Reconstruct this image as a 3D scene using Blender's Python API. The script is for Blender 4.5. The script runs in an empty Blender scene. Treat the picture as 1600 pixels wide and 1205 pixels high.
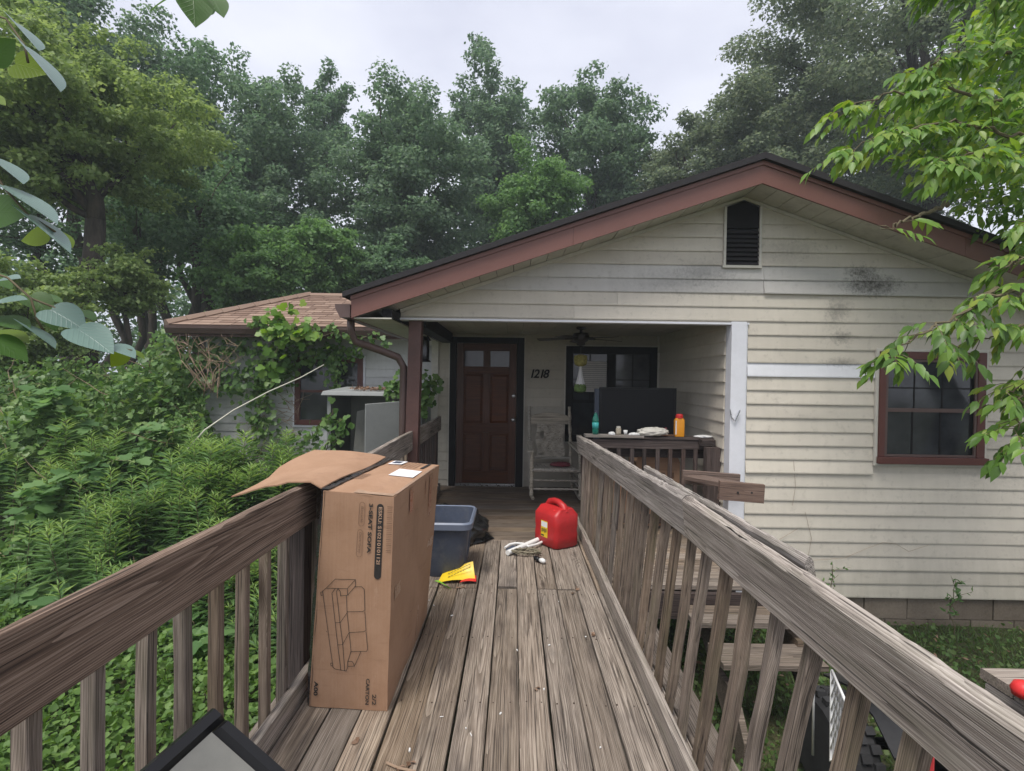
import bpy, bmesh, math, random
import numpy as np
from mathutils import Matrix, Vector

# ------------------------------------------------------------------ camera, sky, sun, exposure
SC = bpy.context.scene
COL = SC.collection
R = math.radians
EYE = Vector((0.0, 0.0, 1.5))
ROLL, PITCH, YAW, FOC = 0.0150, 0.0131, 0.00375, 800.0      # radians; focal length in pixels of a 1600 px wide frame
FWD = Vector((-math.sin(YAW), math.cos(YAW) * math.cos(PITCH), -math.sin(PITCH))).normalized()
RIGHT0 = FWD.cross(Vector((0, 0, 1))).normalized()
UP0 = RIGHT0.cross(FWD).normalized()
RIGHT = (RIGHT0 * math.cos(ROLL) + UP0 * math.sin(ROLL)).normalized()
UP = RIGHT.cross(FWD).normalized()

cam_data = bpy.data.cameras.new("camera")
cam = bpy.data.objects.new("camera", cam_data)
COL.objects.link(cam)
cam_data.sensor_width = 36.0
cam_data.lens = 36.0 * FOC / 1600.0
cam_data.clip_start = 0.02
cam_data.clip_end = 2000.0
cam.matrix_world = Matrix(((RIGHT.x, UP.x, -FWD.x, EYE.x), (RIGHT.y, UP.y, -FWD.y, EYE.y),
                           (RIGHT.z, UP.z, -FWD.z, EYE.z), (0, 0, 0, 1)))
SC.camera = cam

def at(px, py, Y):
    """the place at distance Y in front of the house walk that the survey photo shows at px, py"""
    d = FWD * FOC + RIGHT * (px - 800.0) + UP * (602.5 - py)
    return EYE + d * (Y / d.y)

world = bpy.data.worlds.new("World")
SC.world = world
world.use_nodes = True
wn, wl = world.node_tree.nodes, world.node_tree.links
for n in list(wn):
    wn.remove(n)
w_out = wn.new("ShaderNodeOutputWorld")
w_bg = wn.new("ShaderNodeBackground")
w_sky = wn.new("ShaderNodeTexSky")
w_sky.sky_type = 'NISHITA'
w_sky.sun_disc = False
SUN_EL, SUN_AZ = R(65), R(208)          # azimuth measured clockwise from +Y: behind the camera, a little to the left
w_sky.sun_elevation = SUN_EL
w_sky.sun_rotation = SUN_AZ
w_sky.dust_density = 4.0
w_tc = wn.new("ShaderNodeTexCoord")
w_map = wn.new("ShaderNodeMapping")
w_map.inputs['Scale'].default_value = (1.0, 1.0, 2.2)
w_noise = wn.new("ShaderNodeTexNoise")
w_noise.inputs['Scale'].default_value = 1.7
w_noise.inputs['Detail'].default_value = 5.0
w_noise.inputs['Roughness'].default_value = 0.55
w_ramp = wn.new("ShaderNodeValToRGB")
w_ramp.color_ramp.elements[0].position = 0.34
w_ramp.color_ramp.elements[0].color = (2.72, 2.78, 3.3, 1)
w_ramp.color_ramp.elements[1].position = 0.66
w_ramp.color_ramp.elements[1].color = (3.8, 3.85, 4.25, 1)
w_mix = wn.new("ShaderNodeMix")
w_mix.data_type = 'RGBA'
w_mix.inputs[0].default_value = 0.90     # overcast: the cloud layer covers most of the clear sky
wl.new(w_tc.outputs['Generated'], w_map.inputs['Vector'])
wl.new(w_map.outputs['Vector'], w_noise.inputs['Vector'])
wl.new(w_noise.outputs['Fac'], w_ramp.inputs['Fac'])
wl.new(w_sky.outputs['Color'], w_mix.inputs[6])
wl.new(w_ramp.outputs['Color'], w_mix.inputs[7])
wl.new(w_mix.outputs[2], w_bg.inputs['Color'])
wl.new(w_bg.outputs['Background'], w_out.inputs['Surface'])
w_bg.inputs['Strength'].default_value = 0.105

sun_data = bpy.data.lights.new("sun", 'SUN')
sun = bpy.data.objects.new("sun", sun_data)
COL.objects.link(sun)
sun_data.energy = 1.5
sun_data.angle = R(26)
sun_data.color = (1.0, 0.965, 0.91)
sdir = Vector((math.sin(SUN_AZ) * math.cos(SUN_EL), math.cos(SUN_AZ) * math.cos(SUN_EL), math.sin(SUN_EL)))
sun.rotation_euler = sdir.to_track_quat('Z', 'Y').to_euler()
sun.location = (0, -5, 20)

SC.view_settings.view_transform = 'Standard'
SC.view_settings.look = 'None'
SC.view_settings.exposure = 1.34
SC.view_settings.gamma = 1.0
SC.view_settings.use_curve_mapping = False
SC.render.engine = 'CYCLES'
SC.cycles.max_bounces = 6
SC.cycles.diffuse_bounces = 2
SC.cycles.glossy_bounces = 3
SC.cycles.transmission_bounces = 6
SC.cycles.transparent_max_bounces = 8
SC.cycles.use_denoising = True

# ------------------------------------------------------------------ object helpers
random.seed(7)
RNG = np.random.default_rng(11)
WL = {}                                   # world location of every object that may carry children

def tag(o, label=None, cat=None, group=None, kind=None):
    if label: o['label'] = label
    if cat: o['category'] = cat
    if group: o['group'] = group
    if kind: o['kind'] = kind
    return o

def link(o, parent=None, loc=(0, 0, 0)):
    COL.objects.link(o)
    loc = Vector(loc)
    if parent is not None:
        o.parent = parent
        o.location = loc - WL[parent.name]
    else:
        o.location = loc
    WL[o.name] = loc
    return o

def thing(name, label, cat, loc, group=None, kind=None):
    o = bpy.data.objects.new(name, None)
    o.empty_display_size = 0.1
    link(o, None, loc)
    return tag(o, label, cat, group, kind)

def group_part(name, parent, loc):
    o = bpy.data.objects.new(name, None)
    o.empty_display_size = 0.05
    return link(o, parent, loc)

class MB:
    """collects shapes in world coordinates and links them as one mesh object"""
    def __init__(self):
        self.v, self.f = [], []
    def add(self, vs, fs):
        n = len(self.v)
        self.v += [tuple(p) for p in vs]
        self.f += [tuple(i + n for i in f) for f in fs]
        return self
    def box(self, x0, x1, y0, y1, z0, z1):
        vs = [(x0, y0, z0), (x1, y0, z0), (x1, y1, z0), (x0, y1, z0), (x0, y0, z1), (x1, y0, z1), (x1, y1, z1), (x0, y1, z1)]
        return self.add(vs, [(0, 3, 2, 1), (4, 5, 6, 7), (0, 1, 5, 4), (1, 2, 6, 5), (2, 3, 7, 6), (3, 0, 4, 7)])
    def hexa(self, p):
        """eight corners, bottom ring then top ring"""
        return self.add(p, [(0, 3, 2, 1), (4, 5, 6, 7), (0, 1, 5, 4), (1, 2, 6, 5), (2, 3, 7, 6), (3, 0, 4, 7)])
    def prism(self, poly, axis, a0, a1):
        """2D polygon extruded along an axis ('x','y','z')"""
        def put(p, a):
            return {'x': (a, p[0], p[1]), 'y': (p[0], a, p[1]), 'z': (p[0], p[1], a)}[axis]
        n = len(poly)
        vs = [put(p, a0) for p in poly] + [put(p, a1) for p in poly]
        fs = [tuple(range(n - 1, -1, -1)), tuple(range(n, 2 * n))]
        fs += [(i, (i + 1) % n, n + (i + 1) % n, n + i) for i in range(n)]
        return self.add(vs, fs)
    def tube(self, pts, rad, n=8, cap=True):
        pts = [Vector(p) for p in pts]
        if not hasattr(rad, '__len__'):
            rad = [rad] * len(pts)
        base = len(self.v)
        prev = None
        for i, p in enumerate(pts):
            d = (pts[min(i + 1, len(pts) - 1)] - pts[max(i - 1, 0)]).normalized()
            if prev is None:
                a = d.cross(Vector((0, 0, 1)))
                if a.length < 1e-3:
                    a = d.cross(Vector((1, 0, 0)))
            else:
                a = prev - d * prev.dot(d)
            a.normalize()
            prev = a
            b = d.cross(a)
            for k in range(n):
                t = 2 * math.pi * k / n
                q = p + (a * math.cos(t) + b * math.sin(t)) * rad[i]
                self.v.append(tuple(q))
        for i in range(len(pts) - 1):
            for k in range(n):
                k2 = (k + 1) % n
                self.f.append((base + i * n + k, base + i * n + k2, base + (i + 1) * n + k2, base + (i + 1) * n + k))
        if cap:
            self.f.append(tuple(base + k for k in range(n - 1, -1, -1)))
            self.f.append(tuple(base + (len(pts) - 1) * n + k for k in range(n)))
        return self
    def lathe(self, prof, c, n=20, axis='z'):
        """profile of (radius, height) about a vertical axis at c"""
        base = len(self.v)
        for r, h in prof:
            for k in range(n):
                t = 2 * math.pi * k / n
                a, b = r * math.cos(t), r * math.sin(t)
                if axis == 'z': q = (c[0] + a, c[1] + b, c[2] + h)
                elif axis == 'y': q = (c[0] + a, c[1] + h, c[2] + b)
                else: q = (c[0] + h, c[1] + a, c[2] + b)
                self.v.append(q)
        for i in range(len(prof) - 1):
            for k in range(n):
                k2 = (k + 1) % n
                self.f.append((base + i * n + k, base + i * n + k2, base + (i + 1) * n + k2, base + (i + 1) * n + k))
        self.f.append(tuple(base + k for k in range(n - 1, -1, -1)))
        self.f.append(tuple(base + (len(prof) - 1) * n + k for k in range(n)))
        return self
    def xf(self, M):
        self.v = [tuple(M @ Vector(p)) for p in self.v]
        return self
    def build(self, name, mat, parent=None, origin=None, smooth=False, bevel=0.0):
        if origin is None:
            a = np.array(self.v)
            origin = (a.min(0) + a.max(0)) / 2
        origin = Vector([float(c) for c in origin])
        me = bpy.data.meshes.new(name)
        me.from_pydata([tuple(Vector(p) - origin) for p in self.v], [], self.f)
        bm = bmesh.new()
        bm.from_mesh(me)
        bmesh.ops.recalc_face_normals(bm, faces=bm.faces)
        if bevel > 0:
            ed = [e for e in bm.edges if len(e.link_faces) == 2 and e.calc_face_angle(0) > 0.6]
            bmesh.ops.bevel(bm, geom=ed, offset=bevel, segments=2, profile=0.7, affect='EDGES', clamp_overlap=True)
        bm.to_mesh(me)
        bm.free()
        if smooth:
            me.polygons.foreach_set('use_smooth', [True] * len(me.polygons))
        if mat: me.materials.append(mat)
        o = bpy.data.objects.new(name, me)
        return link(o, parent, origin)

def smooth_by_angle(o, ang=0.6):
    me = o.data
    me.polygons.foreach_set('use_smooth', [True] * len(me.polygons))
    bm = bmesh.new(); bm.from_mesh(me)
    for e in bm.edges:
        if len(e.link_faces) == 2 and e.calc_face_angle(0) > ang:
            e.smooth = False
    bm.to_mesh(me); bm.free()
    return o

def board(name, p0, p1, w, t, mat, parent=None, nrm=(0, 0, 1), segs=5, warp=0.002, ch=0.003, twist=0.0, bow=0.0, edge=0.0, rnd=random):
    """a board from p0 to p1 (centre line): w across, t thick along nrm; its own axes are length, width, thickness"""
    p0, p1 = Vector(p0), Vector(p1)
    L = (p1 - p0).length
    X = (p1 - p0).normalized()
    Z = Vector(nrm); Z = (Z - X * Z.dot(X)).normalized()
    Yv = Z.cross(X)
    vs, fs = [], []
    c = min(ch, t * .3, w * .3)
    sect = [(-w/2 + c, -t/2), (w/2 - c, -t/2), (w/2, -t/2 + c), (w/2, t/2 - c), (w/2 - c, t/2), (-w/2 + c, t/2), (-w/2, t/2 - c), (-w/2, -t/2 + c)]
    bp = rnd.uniform(-1, 1) * bow
    tw = rnd.uniform(-1, 1) * twist
    for i in range(segs + 1):
        u = i / segs
        x = (u - .5) * L
        dy = bp * math.sin(math.pi * u) + rnd.uniform(-warp, warp)
        dz = rnd.uniform(-warp, warp) * .6
        a = tw * (u - .5)
        ew = [rnd.uniform(-edge, edge) for _ in range(2)]
        for y, z in sect:
            yy = y + (ew[0] if y > 0 else ew[1])
            vs.append((x, yy * math.cos(a) - z * math.sin(a) + dy, yy * math.sin(a) + z * math.cos(a) + dz))
    for i in range(segs):
        for k in range(8):
            k2 = (k + 1) % 8
            fs.append((i*8 + k, i*8 + k2, (i+1)*8 + k2, (i+1)*8 + k))
    fs.append(tuple(range(7, -1, -1)))
    fs.append(tuple(segs*8 + k for k in range(8)))
    fs = [tuple(reversed(f)) for f in fs]
    me = bpy.data.meshes.new(name)
    me.from_pydata(vs, [], fs)
    bm = bmesh.new(); bm.from_mesh(me); bmesh.ops.recalc_face_normals(bm, faces=bm.faces); bm.to_mesh(me); bm.free()
    me.materials.append(mat)
    o = bpy.data.objects.new(name, me)
    mid = (p0 + p1) / 2
    link(o, parent, mid)
    o.rotation_euler = Matrix((X, Yv, Z)).transposed().to_euler()
    return o

def np_mesh(name, V, F, mat, smooth=False):
    """V (n,3), F (m,k) polygons of one size"""
    me = bpy.data.meshes.new(name)
    V = np.ascontiguousarray(V, dtype=np.float32)
    F = np.ascontiguousarray(F, dtype=np.int32)
    me.vertices.add(len(V)); me.vertices.foreach_set('co', V.ravel())
    me.loops.add(F.size); me.loops.foreach_set('vertex_index', F.ravel())
    me.polygons.add(len(F)); me.polygons.foreach_set('loop_start', np.arange(0, F.size, F.shape[1], dtype=np.int32))
    if smooth:
        me.polygons.foreach_set('use_smooth', np.ones(len(F), dtype=bool))
    me.update(calc_edges=True)
    if mat: me.materials.append(mat)
    return me

# ------------------------------------------------------------------ materials
class NT:
    def __init__(self, name):
        self.m = bpy.data.materials.new(name)
        self.m.use_nodes = True
        self.t = self.m.node_tree
        self.t.nodes.clear()
        self.out = self.t.nodes.new('ShaderNodeOutputMaterial')
        self.p = self.t.nodes.new('ShaderNodeBsdfPrincipled')
        self.t.links.new(self.p.outputs[0], self.out.inputs[0])
    def n(self, kind, **kw):
        nd = self.t.nodes.new('ShaderNode' + kind)
        for k, v in kw.items():
            setattr(nd, k, v)
        return nd
    def l(self, a, b):
        self.t.links.new(a, b)
    def val(self, sock, v):
        if hasattr(v, 'is_linked') or isinstance(v, bpy.types.NodeSocket): self.l(v, sock)
        else: sock.default_value = v
    def math(self, op, a, b=0.0, clamp=False):
        nd = self.n('Math', operation=op, use_clamp=clamp)
        self.val(nd.inputs[0], a); self.val(nd.inputs[1], b)
        return nd.outputs[0]
    def vmath(self, op, a, b):
        nd = self.n('VectorMath', operation=op)
        self.val(nd.inputs[0], a); self.val(nd.inputs[1], b)
        return nd.outputs[0]
    def mix(self, f, a, b, blend='MIX'):
        nd = self.n('Mix', data_type='RGBA', blend_type=blend)
        self.val(nd.inputs[0], f); self.val(nd.inputs[6], a); self.val(nd.inputs[7], b)
        return nd.outputs[2]
    def ramp(self, f, stops, interp='LINEAR'):
        nd = self.n('ValToRGB')
        cr = nd.color_ramp
        cr.interpolation = interp
        while len(cr.elements) > 1: cr.elements.remove(cr.elements[0])
        cr.elements[0].position = stops[0][0]; cr.elements[0].color = rgba(stops[0][1])
        for p, c in stops[1:]:
            e = cr.elements.new(p); e.color = rgba(c)
        self.val(nd.inputs[0], f)
        return nd.outputs[0]
    def noise(self, vec, scale, detail=3.0, rough=0.55, dist=0.0):
        nd = self.n('TexNoise')
        if vec is not None: self.l(vec, nd.inputs['Vector'])
        nd.inputs['Scale'].default_value = scale; nd.inputs['Detail'].default_value = detail
        nd.inputs['Roughness'].default_value = rough; nd.inputs['Distortion'].default_value = dist
        return nd.outputs['Fac']
    def maprange(self, v, a, b, c=0.0, d=1.0):
        nd = self.n('MapRange')
        self.val(nd.inputs[0], v)
        for i, q in enumerate((a, b, c, d)): nd.inputs[i + 1].default_value = q
        return nd.outputs[0]
    def coord(self, which='Object'):
        return self.n('TexCoord').outputs[which]
    def world(self):
        return self.n('NewGeometry').outputs['Position']
    def rnd(self):
        return self.n('ObjectInfo').outputs['Random']
    def island(self):
        return self.n('NewGeometry').outputs['Random Per Island']
    def bump(self, h, strength=0.4, dist=0.002):
        nd = self.n('Bump')
        nd.inputs['Strength'].default_value = strength; nd.inputs['Distance'].default_value = dist
        self.l(h, nd.inputs['Height'])
        self.l(nd.outputs[0], self.p.inputs['Normal'])
    def set(self, color=None, rough=None, metal=None, spec=None):
        if color is not None: self.val(self.p.inputs['Base Color'], rgba(color) if not isinstance(color, bpy.types.NodeSocket) else color)
        if rough is not None: self.val(self.p.inputs['Roughness'], rough)
        if metal is not None: self.p.inputs['Metallic'].default_value = metal
        if spec is not None: self.p.inputs['Specular IOR Level'].default_value = spec
        return self.m

def rgba(c):
    return (c, c, c, 1.0) if isinstance(c, (int, float)) else (tuple(c) + (1.0,))[:4]

def wood(name, dark, mid, light, ring=46.0, contrast=1.0, stain=(0.045, 0.036, 0.032), stain_amt=0.45, green=0.0, rough=0.85, bump=0.6, knots=True, vary=0.5):
    """weathered softwood: growth rings cut lengthwise, fibres, knots, checks and stains; length runs along the board's own X"""
    t = NT(name)
    co = t.coord('Object'); r = t.rnd()
    r2 = t.math('FRACT', t.math('MULTIPLY', r, 17.31)); r3 = t.math('FRACT', t.math('MULTIPLY', r, 91.7))
    cx = t.n('CombineXYZ')
    t.l(t.math('MULTIPLY', r, 60.0), cx.inputs[0])
    t.l(t.math('MULTIPLY', t.math('SUBTRACT', r2, 0.5), 0.16), cx.inputs[1])
    t.l(t.math('ADD', t.math('MULTIPLY', r3, 0.05), 0.035), cx.inputs[2])
    pos = t.vmath('ADD', co, cx.outputs[0])
    sp = t.vmath('MULTIPLY', pos, (0.03, 1.0, 1.0))
    # low-frequency wander of the log's heart
    wob = t.n('TexNoise'); t.l(t.vmath('MULTIPLY', pos, (0.9, 4.0, 4.0)), wob.inputs['Vector']); wob.inputs['Scale'].default_value = 1.0; wob.inputs['Detail'].default_value = 2.0
    wv = t.vmath('MULTIPLY', t.vmath('SUBTRACT', wob.outputs['Color'], (0.5, 0.5, 0.5)), (0.02, 0.045, 0.045))
    rp = t.vmath('ADD', sp, wv)
    # knots
    kv = t.n('TexVoronoi'); kv.inputs['Scale'].default_value = 1.0
    t.l(t.vmath('MULTIPLY', pos, (1.5, 9.0, 5.0)), kv.inputs['Vector'])
    kc = t.n('SeparateColor'); t.l(kv.outputs['Color'], kc.inputs[0])
    has = t.math('LESS_THAN', kc.outputs[0], 0.30)
    kd = kv.outputs['Distance']
    knot = t.math('MULTIPLY', t.maprange(kd, 0.05, 0.19, 1.0, 0.0), has)
    kring = t.math('MULTIPLY', t.maprange(kd, 0.05, 0.55, 1.0, 0.0), has)
    kp = t.n('CombineXYZ'); t.l(t.math('MULTIPLY', t.math('POWER', kring, 2.0), 0.022 if knots else 0.0), kp.inputs[1]); t.l(t.math('MULTIPLY', t.math('POWER', kring, 2.0), 0.022 if knots else 0.0), kp.inputs[2])
    rp = t.vmath('ADD', rp, kp.outputs[0])
    wave = t.n('TexWave', wave_type='RINGS', rings_direction='X', wave_profile='SAW')
    wave.inputs['Scale'].default_value = ring * 1.7; wave.inputs['Distortion'].default_value = 1.2
    wave.inputs['Detail'].default_value = 2.0; wave.inputs['Detail Scale'].default_value = 1.2
    t.l(rp, wave.inputs['Vector'])
    grain = wave.outputs['Fac']
    fib = t.noise(t.vmath('MULTIPLY', pos, (7.0, 330.0, 330.0)), 1.0, 3.0, 0.65)
    fib2 = t.noise(t.vmath('MULTIPLY', pos, (2.6, 85.0, 85.0)), 1.0, 3.0, 0.6)
    g = t.math('ADD', t.math('MULTIPLY', grain, 0.26 * contrast), t.math('ADD', t.math('MULTIPLY', fib, 0.55), t.math('MULTIPLY', fib2, 0.75)))
    g = t.math('SUBTRACT', g, 0.13 * contrast + 0.15)
    col = t.ramp(g, [(0.20, dark), (0.46, mid), (0.74, light)])
    big = t.noise(t.vmath('MULTIPLY', pos, (1.6, 5.0, 5.0)), 1.0, 4.0, 0.6)
    col = t.mix(t.math('MULTIPLY', t.maprange(big, 0.50, 0.72), stain_amt), col, rgba(stain))
    if green > 0:
        gn = t.noise(t.vmath('MULTIPLY', pos, (3.0, 14.0, 14.0)), 1.0, 4.0, 0.65)
        col = t.mix(t.math('MULTIPLY', t.maprange(gn, 0.48, 0.70), green), col, rgba((0.075, 0.085, 0.035)))
    # fine checks along the grain
    chk = t.noise(t.vmath('MULTIPLY', pos, (1.8, 170.0, 170.0)), 1.0, 2.0, 0.5)
    chm = t.maprange(chk, 0.605, 0.66)
    col = t.mix(t.math('MULTIPLY', chm, 0.75), col, rgba((0.022, 0.018, 0.016)))
    if knots:
        col = t.mix(t.math('MULTIPLY', knot, 0.8), col, rgba((0.04, 0.027, 0.02)))
    bright = t.math('ADD', t.math('MULTIPLY', r2, vary), 1.0 - vary * 0.5)
    hs = t.n('HueSaturation'); t.l(col, hs.inputs['Color']); t.l(bright, hs.inputs['Value'])
    t.l(t.math('ADD', t.math('MULTIPLY', r3, 0.5), 0.75), hs.inputs['Saturation'])
    t.set(hs.outputs[0], rough, spec=0.25)
    h = t.math('SUBTRACT', t.math('ADD', t.math('MULTIPLY', g, 1.0), t.math('MULTIPLY', big, 0.3)), t.math('MULTIPLY', chm, 0.8))
    t.bump(h, bump, 0.004)
    return t.m

def paint(name, color, rough=0.5, vary=0.12, scale=3.0, dirt=0.0, dirtcol=(0.06, 0.055, 0.045), bump=0.0, spec=0.4, metal=0.0, fine=40.0):
    t = NT(name)
    w = t.world()
    a = t.noise(w, scale, 4.0, 0.6)
    b = t.noise(w, fine, 3.0, 0.6)
    f = t.math('ADD', t.math('MULTIPLY', a, 0.7), t.math('MULTIPLY', b, 0.3))
    c0 = tuple(max(0.0, x * (1 - vary)) for x in color); c1 = tuple(min(0.95, x * (1 + vary)) for x in color)
    col = t.ramp(f, [(0.3, c0), (0.7, c1)])
    if dirt > 0:
        d = t.noise(w, scale * 2.3, 5.0, 0.68)
        col = t.mix(t.math('MULTIPLY', t.maprange(d, 0.5, 0.75), dirt), col, rgba(dirtcol))
    t.set(col, t.maprange(b, 0.3, 0.7, rough - 0.06, min(1.0, rough + 0.06)), metal, spec)
    if bump > 0: t.bump(b, bump, 0.003)
    return t.m

def leafmat(name, cols, trans=0.35, rough=0.55, tint=0.0, veins=False):
    t = NT(name)
    r = t.island()
    n = t.noise(t.world(), 1.1, 2.0)
    f = t.math('ADD', t.math('MULTIPLY', r, 0.65), t.math('MULTIPLY', n, 0.45), clamp=True)
    k = len(cols)
    col = t.ramp(f, [(0.05 + 0.9 * i / (k - 1), c) for i, c in enumerate(cols)])
    if veins:                     # side veins running out from the midrib
        sx = t.n('SeparateXYZ'); t.l(t.coord('Object'), sx.inputs[0])
        ph = t.math('ADD', t.math('MULTIPLY', sx.outputs[1], 44.0), t.math('MULTIPLY', t.math('ABSOLUTE', sx.outputs[0]), -46.0))
        vn = t.maprange(t.math('SINE', ph), 0.55, 1.0)
        mr = t.maprange(t.math('ABSOLUTE', sx.outputs[0]), 0.0, 0.022, 1.0, 0.0)
        vn = t.math('MAXIMUM', vn, mr)
        col = t.mix(t.math('MULTIPLY', vn, 0.09), col, rgba(tuple(min(.6, c * .55) for c in cols[0])))
        t.bump(vn, 0.2, 0.012)
    t.set(col, rough, spec=0.35)
    tr = t.n('BsdfTranslucent')
    hs = t.n('HueSaturation'); hs.inputs['Hue'].default_value = 0.485; hs.inputs['Saturation'].default_value = 1.15; hs.inputs['Value'].default_value = 1.25
    t.l(col, hs.inputs['Color']); t.l(hs.outputs[0], tr.inputs['Color'])
    ms = t.n('MixShader'); ms.inputs[0].default_value = trans
    t.l(t.p.outputs[0], ms.inputs[1]); t.l(tr.outputs[0], ms.inputs[2]); t.l(ms.outputs[0], t.out.inputs[0])
    return t.m

M = {}
M['deck'] = wood('deck_wood', (0.058, 0.043, 0.033), (0.205, 0.160, 0.122), (0.39, 0.325, 0.26), ring=40, stain_amt=0.7, vary=0.5, green=0.08)
M['rail'] = wood('rail_wood', (0.050, 0.036, 0.030), (0.17, 0.124, 0.098), (0.34, 0.268, 0.222), ring=44, contrast=1.25, stain_amt=0.4, vary=0.3)
M['railgrey'] = wood('grey_rail_wood', (0.085, 0.071, 0.062), (0.265, 0.227, 0.195), (0.48, 0.43, 0.378), ring=40, contrast=1.0, stain_amt=0.4, green=0.3, vary=0.25)
M['bal'] = wood('baluster_wood', (0.055, 0.042, 0.033), (0.165, 0.128, 0.100), (0.31, 0.25, 0.20), ring=52, stain_amt=0.45, green=0.28, vary=0.5)
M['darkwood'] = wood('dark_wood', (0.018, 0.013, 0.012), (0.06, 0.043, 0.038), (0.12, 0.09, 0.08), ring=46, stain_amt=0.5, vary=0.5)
M['platform'] = wood('platform_wood', (0.050, 0.038, 0.029), (0.150, 0.115, 0.086), (0.28, 0.222, 0.172), ring=40, stain_amt=0.45, green=0.15, vary=0.3)
M['redwood'] = wood('new_lumber', (0.075, 0.046, 0.034), (0.155, 0.095, 0.069), (0.24, 0.157, 0.118), ring=42, contrast=0.8, stain_amt=0.15, bump=0.25, vary=0.3)
M['chairwood'] = wood('chair_wood', (0.14, 0.118, 0.09), (0.45, 0.405, 0.33), (0.66, 0.61, 0.52), ring=60, stain_amt=0.4, vary=0.25, knots=False)
M['doorwood'] = wood('door_mahogany', (0.028, 0.012, 0.007), (0.075, 0.030, 0.017), (0.135, 0.058, 0.034), ring=60, contrast=0.5, stain=(0.02, 0.008, 0.006), stain_amt=0.3, rough=0.42, bump=0.12, knots=False, vary=0.3)

def siding_mat(name, base, dirt=0.35):
    """vinyl siding: chalky, uneven soiling, with mildew blooms at fixed places of the wall"""
    t = NT(name)
    w = t.world(); r = t.rnd()
    sep = t.n('SeparateXYZ'); t.l(w, sep.inputs[0])
    a = t.noise(t.vmath('MULTIPLY', w, (0.9, 0.9, 3.0)), 1.5, 4.0, 0.6)
    streak = t.noise(t.vmath('MULTIPLY', w, (9.0, 9.0, 1.2)), 1.3, 4.0, 0.65)
    col = t.ramp(t.math('ADD', t.math('MULTIPLY', a, 0.6), t.math('MULTIPLY', streak, 0.4)), [(0.3, tuple(c * 0.84 for c in base)), (0.65, base)])
    spots = t.noise(w, 17.0, 5.0, 0.7)
    col = t.mix(t.math('MULTIPLY', t.maprange(spots, 0.56, 0.75), dirt), col, rgba((0.20, 0.185, 0.15)))
    # mildew blooms
    for (cx, cz, rx, rz, amt) in ((3.32, 2.42, 0.30, 0.11, 1.0), (3.22, 2.54, 0.18, 0.06, 0.9), (3.03, 2.20, 0.13, 0.12, 0.4), (2.98, 2.14, 0.12, 0.14, 0.35), (3.05, 1.93, 0.12, 0.07, 0.6), (3.05, 1.70, 0.18, 0.05, 0.55),
                                  (1.55, 2.42, 0.55, 0.14, 0.25), (2.55, 2.75, 0.4, 0.12, 0.25), (1.75, 2.52, 0.3, 0.14, 0.3), (4.5, 0.9, 0.5, 0.4, 0.25)):
        dx = t.math('DIVIDE', t.math('SUBTRACT', sep.outputs[0], cx), rx)
        dz = t.math('DIVIDE', t.math('SUBTRACT', sep.outputs[2], cz), rz)
        d = t.math('SQRT', t.math('ADD', t.math('MULTIPLY', dx, dx), t.math('MULTIPLY', dz, dz)))
        mk = t.maprange(d, 0.15, 1.35, 1.0, 0.0)
        sp = t.noise(w, 34.0, 6.0, 0.78)
        mk = t.math('MULTIPLY', t.maprange(t.math('ADD', sp, t.math('MULTIPLY', mk, 0.42)), 0.60, 0.98), amt)
        mk = t.math('MULTIPLY', mk, t.maprange(d, 1.0, 1.5, 1.0, 0.0))
        col = t.mix(mk, col, rgba((0.085, 0.08, 0.07)))
    low = t.maprange(t.math('ADD', sep.outputs[2], t.math('MULTIPLY', streak, 0.5)), -0.45, 0.15, 0.45, 0.0)
    col = t.mix(low, col, rgba((0.27, 0.26, 0.19)))
    hs = t.n('HueSaturation'); t.l(col, hs.inputs['Color'])
    t.l(t.math('ADD', t.math('MULTIPLY', r, 0.12), 0.94), hs.inputs['Value'])
    t.set(hs.outputs[0], 0.55, spec=0.35)
    t.bump(t.noise(t.vmath('MULTIPLY', w, (2.0, 2.0, 2.0)), 5.0, 3.0), 0.12, 0.01)
    return t.m

M['siding'] = siding_mat('cream_siding', (0.63, 0.580, 0.490))
M['siding_shaded'] = siding_mat('shade_toned_siding', (0.50, 0.462, 0.382), 0.5)  # same vinyl, dirtier, with the porch shade put into its base colour
M['siding_white'] = siding_mat('white_siding', (0.72, 0.73, 0.76), 0.15)
M['siding_wing'] = siding_mat('wing_siding', (0.58, 0.585, 0.57), 0.3)
M['siding_grey'] = siding_mat('greyed_siding', (0.575, 0.555, 0.52), 0.3)
M['trimwhite'] = paint('white_trim', (0.72, 0.73, 0.77), 0.5, 0.06, dirt=0.12, dirtcol=(0.3, 0.29, 0.26))
M['trimcream'] = paint('cream_trim', (0.58, 0.555, 0.49), 0.55, 0.1, dirt=0.25, dirtcol=(0.2, 0.19, 0.16))
M['soffit'] = paint('soffit_vinyl', (0.52, 0.50, 0.43), 0.6, 0.12, dirt=0.35, dirtcol=(0.16, 0.15, 0.11))
M['fascia'] = paint('fascia_paint', (0.175, 0.080, 0.063), 0.42, 0.1, 2.0, dirt=0.2, dirtcol=(0.12, 0.05, 0.04))
M['maroon'] = paint('maroon_paint', (0.105, 0.052, 0.043), 0.5, 0.25, 5.0, dirt=0.3, dirtcol=(0.06, 0.04, 0.036))
M['gutter'] = paint('gutter_paint', (0.105, 0.068, 0.06), 0.42, 0.12)
M['redframe'] = paint('red_window_paint', (0.105, 0.036, 0.028), 0.45, 0.15, 6.0)
M['black'] = paint('black_paint', (0.009, 0.008, 0.009), 0.55, 0.2, spec=0.15)
M['blackplastic'] = paint('black_plastic', (0.010, 0.010, 0.011), 0.4, 0.2, spec=0.3)
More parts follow.
